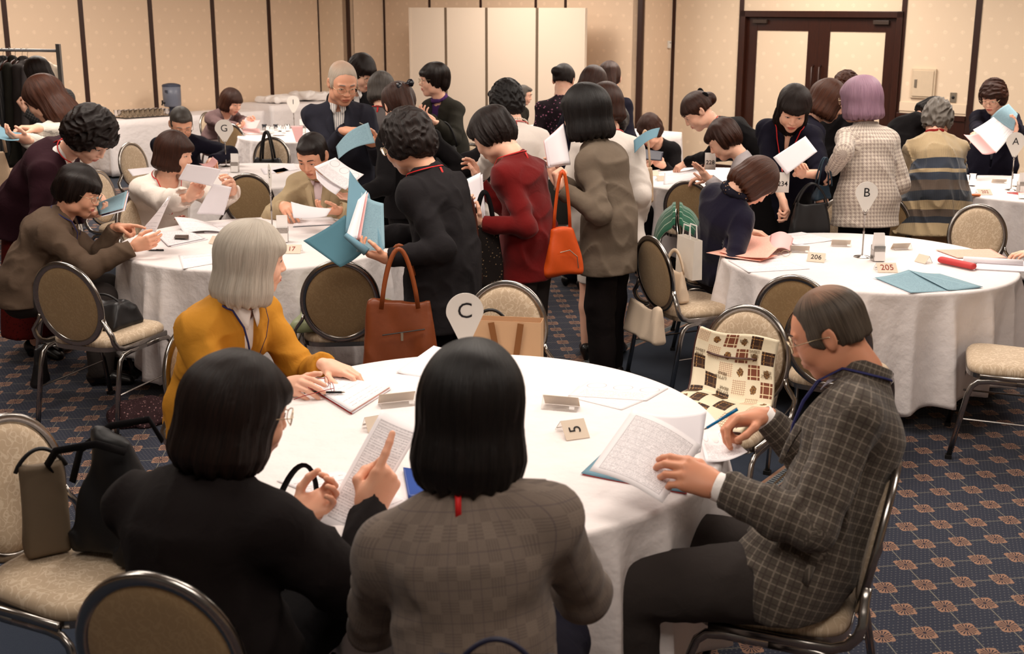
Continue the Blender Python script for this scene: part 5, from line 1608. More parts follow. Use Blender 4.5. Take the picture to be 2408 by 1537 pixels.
cast('beige_man', 'dark-haired man in a beige jacket and pale pink shirt reading papers at the E table', (735, 366, 6.92), 106, 188, look=192, pitch=32, sit=True, fem=False, height=1.64, skin=1,
     hair=('man', 'brownblack'), near=True,
     hands=dict(R=dict(at=(678, 492, None, .80), dir=(.5, -.8, -.1), palm=(.4, .1, -.8), pose='hold', hint=(.8, -.2, -.8)), L=dict(at=(768, 498, None, .79), dir=(-.7, -.6, .0), palm=(-.2, .1, .9), pose='hold', hint=(.8, -.2, -.8))),
     top=dict(mat=K['beige'], puff=.026, V=(.26, .045), shirt=K['pinkshirt'], lapel=True, collar=True, fold=.0065), bottom=dict(mat=K['darkgrey']))
# ---- standing in the middle
cast('old_man', 'white-haired man with glasses in a dark jacket over a striped shirt, standing and writing', (806, 196, 7.35), 104, 172, look=152, pitch=26, fem=False, height=1.68, skin=1,
     hair=('balding', 'thinwhite'), hairp=dict(patch=(0, .0, .30), line=.084), near=True, glasses=M_GOLDW, brow=M_BROWG,
     hands=dict(R=dict(at=(835, 306, 7.12), dir=(.85, -.4, .1), palm=(.1, .1, -.9), pose='pen', hint=(.25, -.6, -1)), L=dict(at=(862, 332, 7.12), dir=(-.3, -.8, .2), palm=(-.3, 0, .9), pose='hold', hint=(.25, -.6, -1))),
     top=dict(mat=K['suit'], puff=.026, hem=-.22, V=(.34, .052), shirt=K['stripe'], lapel=True, fold=.006), bottom=dict(mat=K['darkgrey']))
cast('laughing', 'person with tousled dark hair and glasses leaning in behind the white-haired man', (852, 172, 8.7), 84, 150, look=128, pitch=28, hair=('short', 'brownblack'), hairp=dict(vol=.006), glasses=M_GOLDW,
     top=dict(mat=K['black'], V=(.2, .04), shirt=K['whites']), bottom=dict(mat=K['black']), hands={}, height=1.6)
cast('grey_top', 'person with grey bobbed hair in a grey top, back to the viewer', (897, 213, 8.0), 84, 12, look=-10, pitch=20, hair=('bob', 'greyd'), hairp=dict(len=-.09), cord=M_CORD,
     top=dict(mat=K['grey'], name='sweater', puff=.018, hem=-.15), bottom=dict(mat=K['black']))
cast('bow', 'person in a black top whose brown hair is clipped with a dark ribbon bow', (938, 250, 6.75), 108, -40, look=-30, pitch=35, hair=('tail', 'brown'), hairp=dict(vol=.006), near=True,
     hands=dict(L=dict(at=(705 + 0, 455, 5.6), skip=True)) if False else dict(R=dict(at=(1000, 470, 6.6), dir=(0, 0, -1), palm=(-1, 0, 0)), L=dict(at=(803, 462, 6.12), dir=(-.75, -.1, .6), palm=(.3, .5, .7), pose='hold', hint=(.3, -.5, -1))),
     top=dict(mat=K['black'], puff=.018, V=(.1, .05)), bottom=dict(mat=K['black']), extra=hair_bow(plain('satin_black', srgb(30, 30, 36), .25, .5), (.012, -.116, .062), 1.1), height=1.6)
cast('charcoal', 'person in a charcoal coat holding a blue folder, tan handbag on the arm', (958, 335, 5.05), 148, -60, look=-62, pitch=26, height=1.58, skin=1,
     hair=('curly', 'brownblack'), hairp=dict(vol=-.002, amp=.009), near=True, cord=M_CORD, glasses=M_GOLDW, shoulders=1.05,
     hands=dict(L=dict(at=(868, 598, 4.72), dir=(-.90, -.10, .25), palm=(.1, .3, .9), pose='hold', hint=(.1, -.6, -1)), R=dict(at=(838, 545, 5.15), dir=(-.9, -.1, .3), palm=(.1, .2, .9), pose='hold', hint=(.1, -.5, -1))),
     top=dict(mat=K['charcoal'], name='coat', puff=.028, hem=-.50, collar=True, fold=.006, flare=.03, loose=True), bottom=dict(mat=K['black'], puff=.02))
cast('purple_neck', 'person with short dark hair and glasses in a dark olive coat over a purple roll-neck', (1019, 189, 9.3), 78, -150, look=-112, pitch=4, height=1.58, hair=('short', 'brownblack'), hairp=dict(vol=.008), glasses=M_GOLDW,
     hands=dict(R=dict(at=(998, 270, 8.95), dir=(-.8, -.2, .2), palm=(0, 0, .9), pose='hold', hint=(.4, -.4, -1)), L=dict(at=(1000, 285, 8.95), dir=(-.7, -.2, .1), palm=(0, 0, 1), pose='hold')),
     top=dict(mat=K['olive'], name='coat', puff=.03, hem=-.75, V=(.40, .05), shirt=K['purple'], collar2=False, flare=.06, loose=True), bottom=dict(mat=K['black']),
     extra=scarf_layer(K['purple'], 0, .056, .014, 'roll_neck'))
cast('red_knit', 'person with short dark hair in a dark red knitted cardigan, handbags on the forearm', (1160, 318, 5.62), 128, -62, look=-60, pitch=38, height=1.56, hair=('short', 'brownblack'), hairp=dict(vol=.002), near=True, cord=M_CORD,
     hands=dict(L=dict(at=(1103, 497, 5.35), dir=(-.35, -.1, .80), palm=(.8, .3, .3), pose='hold', hint=(.1, -.6, -1)), R=dict(at=(1118, 395, 5.75), dir=(-.2, .3, .95), palm=(-.6, -.3, 0), pose='hold', hint=(.3, -.3, -1))),
     top=dict(mat=K['red'], name='cardigan', puff=.020, hem=-.32, fold=.006, sleeve=.93), bottom=dict(mat=K['darkgrey']), extra=wristwatch(-1))
cast('white_pearl', 'person with short black hair in a white round-neck top behind the red cardigan', (1190, 240, 6.75), 104, -12, look=-40, pitch=18, height=1.62, hair=('curly', 'black'), hairp=dict(vol=-.010, amp=.008), near=True, cord=M_CORD,
     hands=dict(L=dict(at=(1120, 400, 6.6), dir=(-.3, 0, .8), palm=(.5, 0, 0))), top=dict(mat=K['white'], name='blouse', puff=.018, hem=-.2, scoop=.01), bottom=dict(kind='skirt', mat=K['dotskirt'], hemz=.46),
     extra=pearls())
cast('taupe', 'person with a black bob in a taupe jacket and black trousers, orange shoulder bag', (1374, 268, 5.90), 132, -62, look=-58, pitch=10, height=1.60, hair=('midbob', 'black'), hairp=dict(vol=.008, len=-.12), near=True,
     hands=dict(L=dict(at=(1304, 408, 5.60), dir=(-.30, .1, .80), palm=(.9, .2, .1), pose='fist', hint=(.1, -.6, -1)), R=dict(at=(1300, 395, 5.9), dir=(-.3, .3, .8), palm=(-.4, -.6, .1), pose='hold', hint=(.3, -.3, -1))),
     top=dict(mat=K['taupe'], puff=.024, hem=-.42, collar=True, fold=.006, flare=.015), bottom=dict(mat=K['nearblack'], puff=.018), extra=wristwatch(-1))
cast('white_suit', 'person with short brown hair in a white suit with a red neck cord', (1424, 252, 6.45), 108, 8, look=-12, pitch=12, height=1.62, hair=('bob', 'brown'), hairp=dict(vol=.004, len=-.08), near=True, cord=M_CORD,
     top=dict(mat=K['white'], puff=.022, hem=-.26, flare=.035), bottom=dict(kind='skirt', mat=K['white'], hemz=.47, flare=.0))
cast('far_grey', 'grey-haired person almost hidden behind the white blouse near the folding screen', (1232, 224, 12.6), 46, 120, look=100, fem=False, hair=('man', 'grey'), sit=True, top=dict(mat=K['olive']), bottom=dict(mat=K['black']))
cast('floral', 'person with dark hair pinned up in a dark floral blouse, back turned', (1326, 190, 8.9), 76, -12, look=15, pitch=20, height=1.58, hair=('bun', 'brownblack'), hairp=dict(bunpos=(-.03, -.10, .045), bunsize=(.05, .035, .04), vol=.004),
     top=dict(mat=K['floral'], name='blouse', puff=.024, hem=-.2), bottom=dict(mat=K['black']))
cast('brown_mid', 'person with smooth brown hair seen between the floral blouse and the long-haired woman', (1396, 200, 8.2), 84, 60, look=30, pitch=30, height=1.56, hair=('bob', 'brown'), hairp=dict(len=-.10), top=dict(mat=K['navy'], puff=.02), bottom=dict(mat=K['navy']))
cast('teal_bend', 'person in a grey-green tweed jacket bending over behind the white suit', (1452, 286, 8.6), 70, 40, look=20, pitch=60, sit=True, hair=('bob', 'brownblack'), top=dict(mat=K['teal'], puff=.026), bottom=dict(mat=K['black']))
cast('navy_long', 'person with long dark brown hair in a navy top standing farthest back in the middle', (1433, 186, 9.6), 78, 18, look=-5, pitch=22, height=1.64, hair=('tail', 'brown'), hairp=dict(vol=.004), top=dict(mat=K['navy'], puff=.022, hem=-.2), bottom=dict(mat=K['navy']))
# ---- right
cast('blue_book', 'person with short brown hair in black seated and holding a blue-edged booklet', (1528, 308, 9.75), 78, 200, look=215, pitch=38, sit=True, hair=('short', 'brown'), hands=dict(R=dict(at=(1522, 386, None, .78), dir=(.5, -.5, .3), palm=(.5, 0, .5), pose='hold'), L=dict(at=(1545, 384, None, .78), dir=(-.6, -.5, .3), palm=(-.5, 0, .5), pose='hold')),
     top=dict(mat=K['black'], puff=.024), bottom=dict(mat=K['black']))
cast('lean_black', 'person in black leaning over the table, card 228 on a red cord', (1640, 262, 8.3), 92, -85, look=-95, pitch=42, hip=(1.50, 8.22, .87), height=1.60, hair=('bun', 'brown'), hairp=dict(bunpos=(0, -.115, .01), bunsize=(.042, .04, .045), vol=.004), near=True, cord=M_CORD,
     hands=dict(L=dict(at=(1592, 394, 8.45), dir=(-.8, -.3, -.4), palm=(.3, .2, -.8), pose='pen', hint=(.3, -.3, -1)), R=dict(at=(1640, 385, 8.6), dir=(-.5, -.5, -.5), palm=(0, 0, -1), pose='relax')),
     top=dict(mat=K['black'], name='sweater', puff=.014, hem=-.15), bottom=dict(mat=K['black']), badge=(WC, '228'), cordlow=(1672, 358, 7.9), extra=hair_bow(K['black'], (0, -.095, .065), 1.2))
cast('grey_cardi', 'person with short brown hair in a light grey cardigan reading with one hand raised', (1702, 330, 7.75), 92, -82, look=-78, pitch=36, sit=True, hair=('short', 'brown'), hairp=dict(vol=.002), near=True,
     hands=dict(L=dict(at=(1652, 402, 7.75), dir=(-.6, -.1, .7), palm=(-.6, -.3, .1), pose='flat', hint=(.3, -.5, -1)), R=dict(at=(1640, 418, 7.95), dir=(-.9, 0, 0), palm=(0, 0, -1), pose='relax')),
     top=dict(mat=K['greyc'], name='cardigan', puff=.024, V=(.3, .03), shirt=K['charcoal'], collar2=False), bottom=dict(mat=K['darkgrey']))
cast('navy_scarf', 'person with reddish-brown hair bent over the B table, navy cardigan and patterned scarf', (1778, 428, 6.18), 112, 58, look=70, pitch=58, sit=True, hip=(.86, 6.38, .5), hair=('bob', 'chestnut'), hairp=dict(vol=.006, len=-.115), near=True,
     hands=dict(R=dict(at=(1745, 562, None, .765), dir=(.9, .2, .0), palm=(0, 0, -1), pose='relax', hint=(.9, -.6, .05)), L=dict(at=(1790, 548, None, .765), dir=(.8, -.4, .0), palm=(0, 0, -1), pose='relax', hint=(.9, -.4, .1))),
     top=dict(mat=K['navyk'], name='cardigan', puff=.024, V=(.2, .02), fold=.006, sleeve=.9), bottom=dict(mat=K['darkgrey']), extra=multi(scarf_layer(K['scarf'], .24, .066, .020), wristwatch(1, M_GOLDW)))
cast('smiling', 'smiling person with long dark fringed hair, card 234 on a red cord', (1866, 256, 7.00), 118, 196, look=190, pitch=36, tilt=-6, hip=(1.43, 7.42, .9), height=1.64, hair=('long', 'brownblack'), hairp=dict(len=-.24, back=-.10, vol=.002), near=True, cord=M_CORD, badge=(WC, '234'), cordlow=(1842, 404, 6.6),
     hands=dict(L=dict(at=(1880, 388, 6.72), dir=(.1, -.1, .9), palm=(-.1, -.9, .2), pose='hold', hint=(.7, -.3, -1)), R=dict(at=(1856, 512, 6.84), dir=(.35, -.35, -.80), palm=(-.2, -.3, -.8), pose='pen', hint=(.3, -.4, .1))),
     top=dict(mat=K['navy'], name='blouse', puff=.026, V=(.20, .03), sleeve=.25, hem=-.4), bottom=dict(kind='trousers', mat=K['black'], puff=.05))
cast('dark_behind', 'person with a brown bob in dark navy standing behind the lavender-haired person', (1948, 240, 7.9), 98, 78, look=85, pitch=28, height=1.58, hair=('midbob', 'chestnut'), hairp=dict(vol=.006, len=-.11), top=dict(mat=K['navy'], puff=.026, hem=-.3), bottom=dict(mat=K['black']))
cast('curly_top', 'person with curly light-brown hair barely showing behind the brown bob', (1992, 205, 8.7), 70, 60, pitch=10, hair=('curly', 'chestnut'), top=dict(mat=K['black']), bottom=dict(mat=K['black']), height=1.58)
cast('lavender', 'person with lavender hair in a pale houndstooth jacket, back to the viewer', (2020, 238, 7.10), 108, -10, look=-48, pitch=6, height=1.60, hair=('midbob', 'purple'), hairp=dict(vol=.010, len=-.10), near=True, glasses=M_GOLDW,
     hands=dict(L=dict(at=(1944, 405, 6.85), dir=(-.5, -.1, -.6), palm=(.9, 0, 0), pose='fist', hint=(.6, -.5, -1)), R=dict(at=(2060, 460, 7.3), skip=True)),
     top=dict(mat=K['hound'], puff=.026, hem=-.30, collar=True, fold=.005, flare=.015, loose=True), bottom=dict(mat=K['black']))
cast('dark_bend', 'person in a dark suit bowed low over the table, black hair', (2192, 272, 8.35), 84, 72, look=80, pitch=62, hip=(2.38, 8.05, .88), height=1.66, fem=True, hair=('bob', 'black'), hairp=dict(len=-.07), cord=M_CORD,
     hands=dict(R=dict(at=(2165, 330, 8.5), dir=(.6, .4, -.3), palm=(0, 0, -1)), L=dict(at=(2180, 330, 8.6), dir=(.8, .2, -.4), palm=(0, 0, -1))),
     top=dict(mat=K['black'], puff=.026, hem=-.28, collar=True), bottom=dict(mat=K['black'], puff=.03))
cast('poncho', 'person with curly grey hair in a loose knitted poncho with blue and brown stripes', (2205, 278, 7.65), 92, -2, look=22, pitch=26, height=1.54, hair=('curly', 'grey'), hairp=dict(vol=-.012), near=True,
     hands=dict(L=dict(at=(2130, 440, 7.9), dir=(-.2, .6, -.4), palm=(.9, 0, 0)), R=dict(at=(2225, 430, 8.1), dir=(.2, .8, 0), palm=(0, 0, -1))),
     top=dict(mat=K['poncho'], name='poncho', puff=.045, hem=-.42, flare=.04, fold=.008, loose=True, sleeve=.9), bottom=dict(mat=K['khaki'], puff=.03), extra=scarf_layer(K['redscarf'], 0, .058, .020))
cast('reader', 'person with wavy brown hair and glasses reading a large folded sheet at right', (2335, 228, 9.85), 84, -160, look=-140, pitch=28, height=1.58, hair=('curly', 'brown'), glasses=M_GOLDW, near=True,
     hands=dict(L=dict(at=(2386, 288, 9.4), dir=(-.1, .1, .9), palm=(-.7, -.5, .1), pose='flat', hint=(.7, -.3, -1)), R=dict(at=(2290, 322, 9.35), dir=(-.5, -.5, 0), palm=(.3, 0, -.8), pose='hold')),
     top=dict(mat=K['navy'], puff=.028, hem=-.5, V=(.45, .05), shirt=K['teali'], collar2=False, flare=.04, loose=True), bottom=dict(mat=K['black']))
cast('edge_right', 'person cut by the right edge, only a hand resting on the B table', (2560, 470, 6.0), 110, -80, look=-85, pitch=20, sit=True, hair=('short', 'brownblack'),
     hands=dict(L=dict(at=(2402, 596, None, .745), dir=(-.95, .0, -.1), palm=(0, 0, -1), pose='table'), R=dict(at=(2440, 580, None, .745), dir=(-.9, .1, 0), palm=(0, 0, -1))),
     top=dict(mat=K['black'], puff=.022), bottom=dict(mat=K['black']))
cast('dark_sitter', 'dark-clothed person seated behind the red cardigan, face hidden', (1152, 322, 7.4), 80, 150, look=165, pitch=40, sit=True, hair=('short', 'brownblack'), top=dict(mat=K['charcoal'], puff=.028), bottom=dict(mat=K['black']))
# ------------------------------------------------------------------ papers
def m_paper(name, base, ink, rows=22, kind='text', strength=.6, seed=0.):
    t = MT(name, .8, .2); u, v, _ = t.xyz('UV')
    if kind == 'blank':
        n = t.noise(3, 2, k='UV'); t.color(t.mix(base, tuple(q*.96 for q in base[:3])+(1,), n)); return t.m
    inn = u.gt(.09)*u.lt(.91)*v.gt(.07)*v.lt(.93)
    line = ((v*rows).fract()-.5).abs().lt(.24)
    glyph = t.noise(1, 2, t.comb(u*rows*3.6+seed, (v*rows).floor()*7.3, 0.)).gt(.47)*t.noise(1, 1, t.comb(u*rows*1.1+3., (v*rows).floor()*3.1+seed, 0.)).gt(.38)
    m = line*glyph*inn
    if kind == 'form':
        g = ((v*rows*.25).fract().lt(.03)).mx((u*5.).fract().lt(.012)); m = m.mx(g*inn)
        edge = (u-.5).abs().band(.41, .004).mx((v-.5).abs().band(.43, .003))*((u-.5).abs().lt(.415))*((v-.5).abs().lt(.435)); m = m.mx(edge)
    if kind == 'sparse': m = m*t.noise(1, 1, t.comb(0., (v*rows).floor()*.9+seed, 1.)).gt(.5)
    if kind == 'circles':
        cu, cv = (u*3.).fract()-.5, (v*2.).fract()-.5; r = (cu*cu+cv*cv)._op('SQRT'); m = (m*v.lt(.5)).mx(r.band(.34, .02)*v.gt(.45))
    t.color(t.mix(base, ink, m*strength)); return t.m
WHT = srgb(232, 226, 228); INK = srgb(96, 88, 94)
PM = {'text': m_paper('paper_text', WHT, INK, 36, seed=1.), 'form': m_paper('paper_form', WHT, INK, 46, 'form', .5, 2.), 'blank': m_paper('paper_blank', srgb(234, 228, 232), INK, kind='blank'),
      'sparse': m_paper('paper_sparse', WHT, INK, 30, 'sparse', .5, 5.), 'circ': m_paper('paper_circles', WHT, INK, 26, 'circles', .45, 3.), 'blue': m_paper('paper_blue', srgb(134, 164, 176), srgb(76, 100, 116), 34, 'text', .45, 4.),
      'bluep': m_paper('paper_blue_plain', srgb(108, 144, 160), INK, kind='blank'), 'teal': m_paper('card_teal', srgb(72, 112, 126), INK, kind='blank'), 'pink': m_paper('paper_pink', srgb(244, 184, 166), srgb(206, 130, 112), 34, 'text', .5, 6.),
      'pinkp': m_paper('paper_pink_plain', srgb(240, 186, 184), INK, kind='blank'), 'red': plain('red_folder', srgb(196, 60, 60), .5), 'navyc': plain('navy_card', srgb(44, 50, 110), .5), 'bluebk': plain('blue_booklet', srgb(30, 70, 150), .4),
      'manila': plain('manila', srgb(206, 160, 116), .7)}
def _C(c): return at(c[0], c[1], c[3]) if len(c) == 4 else atY(*c)
def sheet(label, cs, mat, bow=0., bowv=0., name='paper_sheet', cat='paper', group=None, n=13, back=None, parent=None, roll=0., thick=.0007, lift=0.):
    """cs: corners TL, TR, BR, BL; bow: how far the middle stands off the plane of the corners (m)"""
    P = [_C(c) for c in cs]; N = nrm(np.cross(P[1]-P[0], P[3]-P[0]))
    def fn(u, v):
        p = (P[0]*(1-u)+P[1]*u)*(1-v)+(P[3]*(1-u)+P[2]*u)*v
        return p+N*(bow*math.sin(math.pi*u)+bowv*math.sin(math.pi*v)+roll*u**3)+np.array([0, 0, lift])
    c0 = sum(P)/4; mb = MB(); mb.grid(lambda u, v: fn(u, v)-c0, n, n, uvf=lambda a, b: (a, 1-b))
    o = mb.build(name, mat, parent, smooth=True, solid=thick); 
    if parent is None: o.location = tuple(c0); tag(o, label, cat, group)
    else: o.location = tuple(c0-np.array(parent.location))
    return o
def stack(label, cs, top, pages, name='document_stack', cat='papers', spread=.006, bow=0.):
    """a pile of sheets lying together: the top sheet and the ones under it"""
    P = [_C(c) for c in cs]; c0 = sum(P)/4; t = empty(name, c0, 0, label, cat); r_ = random.Random(len(label))
    for k, (m, dz) in enumerate([(top, 0.)]+[(p, -.003*(i+1)) for i, p in enumerate(pages)]):
        off = np.array([r_.uniform(-1, 1), r_.uniform(-1, 1), 0])*spread*(k > 0)+np.array([0, 0, dz])
        mb = MB(); N = nrm(np.cross(P[1]-P[0], P[3]-P[0]))
        def fn(u, v): return (P[0]*(1-u)+P[1]*u)*(1-v)+(P[3]*(1-u)+P[2]*u)*v-c0+off+N*bow*math.sin(math.pi*u)*(1 if k == 0 else .5)
        mb.grid(fn, 11, 11, uvf=lambda a, b: (a, 1-b)); mb.build('top_page' if k == 0 else 'page', PM[m], t, smooth=True, solid=.0018 if k else .0007)
    return t
T0 = TABLE_Z+.003
def tz(x, y, dz=0.): return (x, y, None, T0+dz)

# ------------------------------------------------------------------ table furniture
M_CARD = plain('card_holder_card', srgb(222, 204, 184), .6, var=.03); M_NAP = plain('paper_napkin', srgb(238, 232, 228), .9, var=.03)
def m_acryl():
    t = MT('clear_acrylic', .05, .5, trans=.9); t.color((.93, .9, .87, 1)); t.set('IOR', 1.2); return t.m
M_ACR = m_acryl()
def m_glass():
    t = MT('drinking_glass', .02, .5, trans=1.); t.color((.97, .97, .97, 1)); t.set('IOR', 1.07); return t.m
M_GLS = m_glass()
def tent_card(px, py, az, label, txt=None, ink=None, w=.075, h=.052, lean=38, tsz=.042, z=T0, turn=False, group='number cards in folded holders'):
    """an inverted-V card holder: px, py is its foot on the table, az the way its lettered face looks"""
    P = at(px, py, z); t = empty('card_holder', P, -math.radians(az), label, 'card holder', group)
    a = math.radians(lean); top = h*math.cos(a); dy = h*math.sin(a)
    for s, nm in ((1, 'front_leaf'), (-1, 'rear_leaf')):
        m = MB(); L = h if s == 1 else h*.9
        A = np.array([0, s*dy*(1 if s == 1 else .9), 0]); B = np.array([0, 0, top]); v = nrm(B-A)
        m.box((A+B)/2, (w/2, .0012, np.linalg.norm(B-A)/2), np.array([[1, 0, 0], nrm(np.cross(v, [1, 0, 0])), v])); fl = m.build(nm, M_ACR if s == -1 else M_CARD, t)
        if s == -1:
            m = MB(); m.box((A*.75+B*.25)+np.array([w*.36, -.002, 0]), (.009, .0006, .005), np.array([[1, 0, 0], nrm(np.cross(v, [1, 0, 0])), v])); m.build('sticker', M_NAP, t)
    if txt:
        f = az_dir(az); A = P+f*dy; B = P+np.array([0, 0, top]); U_ = nrm(B-A); N = nrm(np.cross([-f[1]*-1, f[0]*-1, 0], U_))
        X = np.cross(U_, nrm(np.cross(np.cross([0, 0, 1], f), U_)))
        Xr = np.array([-f[1], f[0], 0.])           # reader's right when looking at the face
        Nn = np.cross(Xr, U_)
        text_mesh(txt, tsz, (A+B)/2+Nn*.0022, U_ if turn else Xr, -Xr if turn else U_, ink or M_INK, t, stretch=.95)
    return t
def sign(px, py, az, letter, label, plate_h=.155, stem=.27, z=TABLE_Z+.001, tiltx=0., plate_w=.125, P=None, lsz=.07):
    P = at(px, py, z) if P is None else np.array(P); t = empty('table_sign', P, -math.radians(az)+math.pi, label, 'table sign', 'letter signs on the tables')
    m = MB(); m.lathe([(0, .014), (.008, .014), (.012, .010), (.045, .004), (.048, 0), (0, 0)], n=28); m.build('base', M_CHROME, t, smooth=True)
    m = MB(); m.lathe([(.0045, .008), (.0045, stem*.5), (.007, stem*.5+.01), (.0045, stem*.5+.02), (.004, stem*.86), (.010, stem*.88), (.0035, stem*.92)], n=12)
    m.tube([(0, 0, stem*.9), (-.014, 0, stem)], .0025, 6); m.tube([(0, 0, stem*.9), (.014, 0, stem)], .0025, 6); m.build('stem', M_CHROME, t, smooth=True)
    # a round-topped plate that narrows to a short foot
    poly = []; w = plate_w/2; cz = stem+plate_h-w
    for a in np.linspace(-.22, math.pi+.22, 26): poly.append((w*math.cos(a), cz+w*math.sin(a)))
    poly += [(-.014, stem-.012), (.014, stem-.012)]
    m = MB(); m.prism(poly, (0, .0015, 0), (1, 0, 0), (0, 0, 1), (0, -1, 0), .003); m.build('plate', WC, t)
    f = az_dir(az); Xr = np.array([-f[1], f[0], 0.])
    for s in (1,): text_mesh(letter, lsz, P+np.array([0, 0, cz])+f*.0024, Xr, (0, 0, 1), M_INK, t)
    return t
def napkins(px, py, az, label, P=None):
    P = at(px, py, T0) if P is None else P; t = empty('napkin_holder', P, -math.radians(az), label, 'napkin holder', 'steel napkin holders with white napkins')
    m = MB(); w, d, h = .032, .024, .085
    m.box((0, 0, .002), (w, d, .002))
    for s in (-1, 1):
        m.box((0, s*d, h/2), (w, .0012, h/2)); m.box((s*(w-.001), 0, h*.36), (.0012, d, h*.36))
    m.build('holder', M_CHROME, t)
    m = MB(); r_ = random.Random(5)
    for k in range(9): m.box((r_.uniform(-.002, .002), -.018+.0045*k, .078+r_.uniform(-.004, .004)), (.029, .0016, .074), np.array([[1, 0, 0], [0, math.cos(.06*(k-4)), math.sin(.06*(k-4))], [0, -math.sin(.06*(k-4)), math.cos(.06*(k-4))]]))
    m.build('napkins', M_NAP, t); return t
def tumbler(px, py, label, z=T0, h=.10, r=.032, P=None, grp='glass tumblers'):
    P = at(px, py, z) if P is None else np.array(P); t = empty('glass_tumbler', P, 0, label, 'glass', grp)
    m = MB(); m.lathe([(0, 0), (r*.8, 0), (r, h), (r-.002, h), (r*.8-.002, .006), (0, .006)], n=24); m.build('tumbler', M_GLS, t, smooth=True)
    return t
def pen(label, a, b, c, name='pen', tip=True):
    A, B = _C(a), _C(b); t = empty(name, (A+B)/2, 0, label, 'pen'); d = nrm(B-A); L = np.linalg.norm(B-A); o = (A+B)/2
    m = MB(); m.tube([A-o+d*.012, A-o+d*L*.55], .0042, 10); m.tube([A-o+d*L*.56, B-o], .0046, 10); m.build('barrel', plain('pen_'+c[0], c[1], .3), t, smooth=True)
    m = MB(); m.tube([A-o, A-o+d*.012], [.0008, .0040], 8); m.build('nib', M_STEEL, t, smooth=True)
    m = MB(); m.tube([B-o-d*.04+np.array([0, 0, .006]), B-o-d*.002+np.array([0, 0, .006])], .0012, 6); m.build('clip', M_STEEL, t)
    return t
def spectacles(label, P, az, mat, z_=0., s=1.0):
    t = empty('reading_glasses', P, -math.radians(az), label, 'glasses'); m = MB(); ml = MB()
    for q in (-1, 1):
        ring = [(q*.034*s+.024*s*math.cos(a), 0, .018*s+.016*s*math.sin(a)) for a in np.linspace(0, 6.283, 20, endpoint=False)]
        m.tube(ring, .0012, 6, closed=True); ml.add([(q*.034*s, 0, .018*s)]+ring, [(0, 1+i, 1+(i+1) % 20) for i in range(20)])
        m.tube([(q*.058*s, 0, .022), (q*.066*s, -.03, .022), (q*.062*s, -.10, .012), (q*.055*s, -.135, .002)], .0013, 6)
    m.tube([(-.010, 0, .020), (0, 0, .024), (.010, 0, .020)], .0012, 6)
    m.build('frame', mat, t, smooth=True); ml.build('lenses', M_LENS, t); return t
def vol_bag(label, P, az, w, d, h, mat, name='handbag', cat='bag', taper=.8, handles=1, hh=.14, hr=.006, hmat=None, slump=.010, hw=.45, rad=.03, res=.009, seed=3, extra=None, lean=0., hflat=None, hsep=1.):
    """soft bag: bottom centre at P, opening upwards; az its broad face direction"""
    P = np.array(P, float); t = empty(name, P, -math.radians(az), label, cat)
    v = Vol(res, (-w/2-.05, -d/2-.05, -.02), (w/2+.05, d/2+.05, h+.06))
    n = 5
    for i in range(n):
        a, b = i/n, (i+1)/n; 
    def fn(X, Y, Z):
        tt = np.clip(Z/h, 0, 1); hw_ = (w/2)*(1+(taper-1)*tt); hd = (d/2)*(1-.55*tt**1.5)
        qx = np.abs(X)-hw_+rad; qy = np.abs(Y)-hd+min(rad, d*.3); qz = np.abs(Z-h/2)-h/2+rad*.6
        o = np.sqrt(np.maximum(qx, 0)**2+np.maximum(qy, 0)**2+np.maximum(qz, 0)**2); return o+np.minimum(np.maximum(qx, np.maximum(qy, qz)), 0)-rad*.6
    v.op(fn, (-w/2, -d/2, 0), (w/2, d/2, h), 0, 'u', .04)
    v.ell((0, 0, h+.004), (w*.36*taper, d*.20, .022), k=.01, op='s')
    v.disp(lambda Q: wav(Q, seed, 22, 5)*slump+(creases(Q*np.array([1, 1, .4]), seed+1, 26)-.3)*-slump*.6, .04)
    V, F = v.mesh(); o = Geo().add(V, F).build('bag_body', mat, t, inv=np.eye(4))
    for q in ((-1, 1) if handles == 2 else ((0,) if handles == 1 else ())):
        m = MB(); y = q*d*.22*hsep
        pts = [(-w*hw*taper+ (w*hw*taper)*2*u, y*(1-.5*math.sin(math.pi*u)), h-.03+hh*math.sin(math.pi*u)**.75) for u in np.linspace(0, 1, 17)]
        m.tube(pts, hflat or hr, 4 if hflat else 8, up=(0, 1, 0)); m.build('handle', hmat or mat, t, smooth=True)
    if extra: extra(t, w, d, h)
    return t
def zipper(t, w, d, h):
    m = MB(); m.tube([(-w*.30, d*.43, h*.60), (w*.22, d*.45, h*.53)], (.004, .003), 6); m.build('zip', M_DARKM, t)
    m = MB(); m.tube([(-w*.02, d*.47, h*.56), (-w*.02, d*.50, h*.45)], (.006, .002), 6); m.build('zip_pull', M_STEEL, t)
# ================================================================== things on and around the tables
# ---- foreground table
sign(0, 0, 168, 'C', 'white letter C sign on a steel stand on the foreground table', P=(-.36, 3.50, TABLE_Z+.001), stem=.205, plate_h=.165, plate_w=.125, lsz=.075)
tent_card(1318, 958, 12, 'empty card holder turned away, behind the number 5 card', w=.12, h=.05, tsz=.03)
tent_card(935, 950, -20, 'empty card holder on the foreground table left of the black bob', w=.12, h=.05)
tent_card(1345, 1018, 158, 'card holder numbered 5 on the foreground table', '5', w=.078, h=.068, tsz=.055, lean=50, turn=True)
tent_card(885, 1005, 150, 'card holder partly hidden behind the held text sheet', w=.075, h=.05)
stack('pile of sheets with a red edge lying in front of the mustard cardigan', [tz(722, 902, .012), tz(790, 882, .012), tz(915, 915, .012), tz(826, 968, .012)][0:1]+[tz(775, 880, .012), tz(918, 908, .012), tz(826, 966, .012)], 'sparse', ['blank', 'pink', 'blank', 'red', 'blank'])
spectacles('red-framed reading glasses lying on the pile of sheets', at(775, 915, T0+.014), 62, M_REDF)
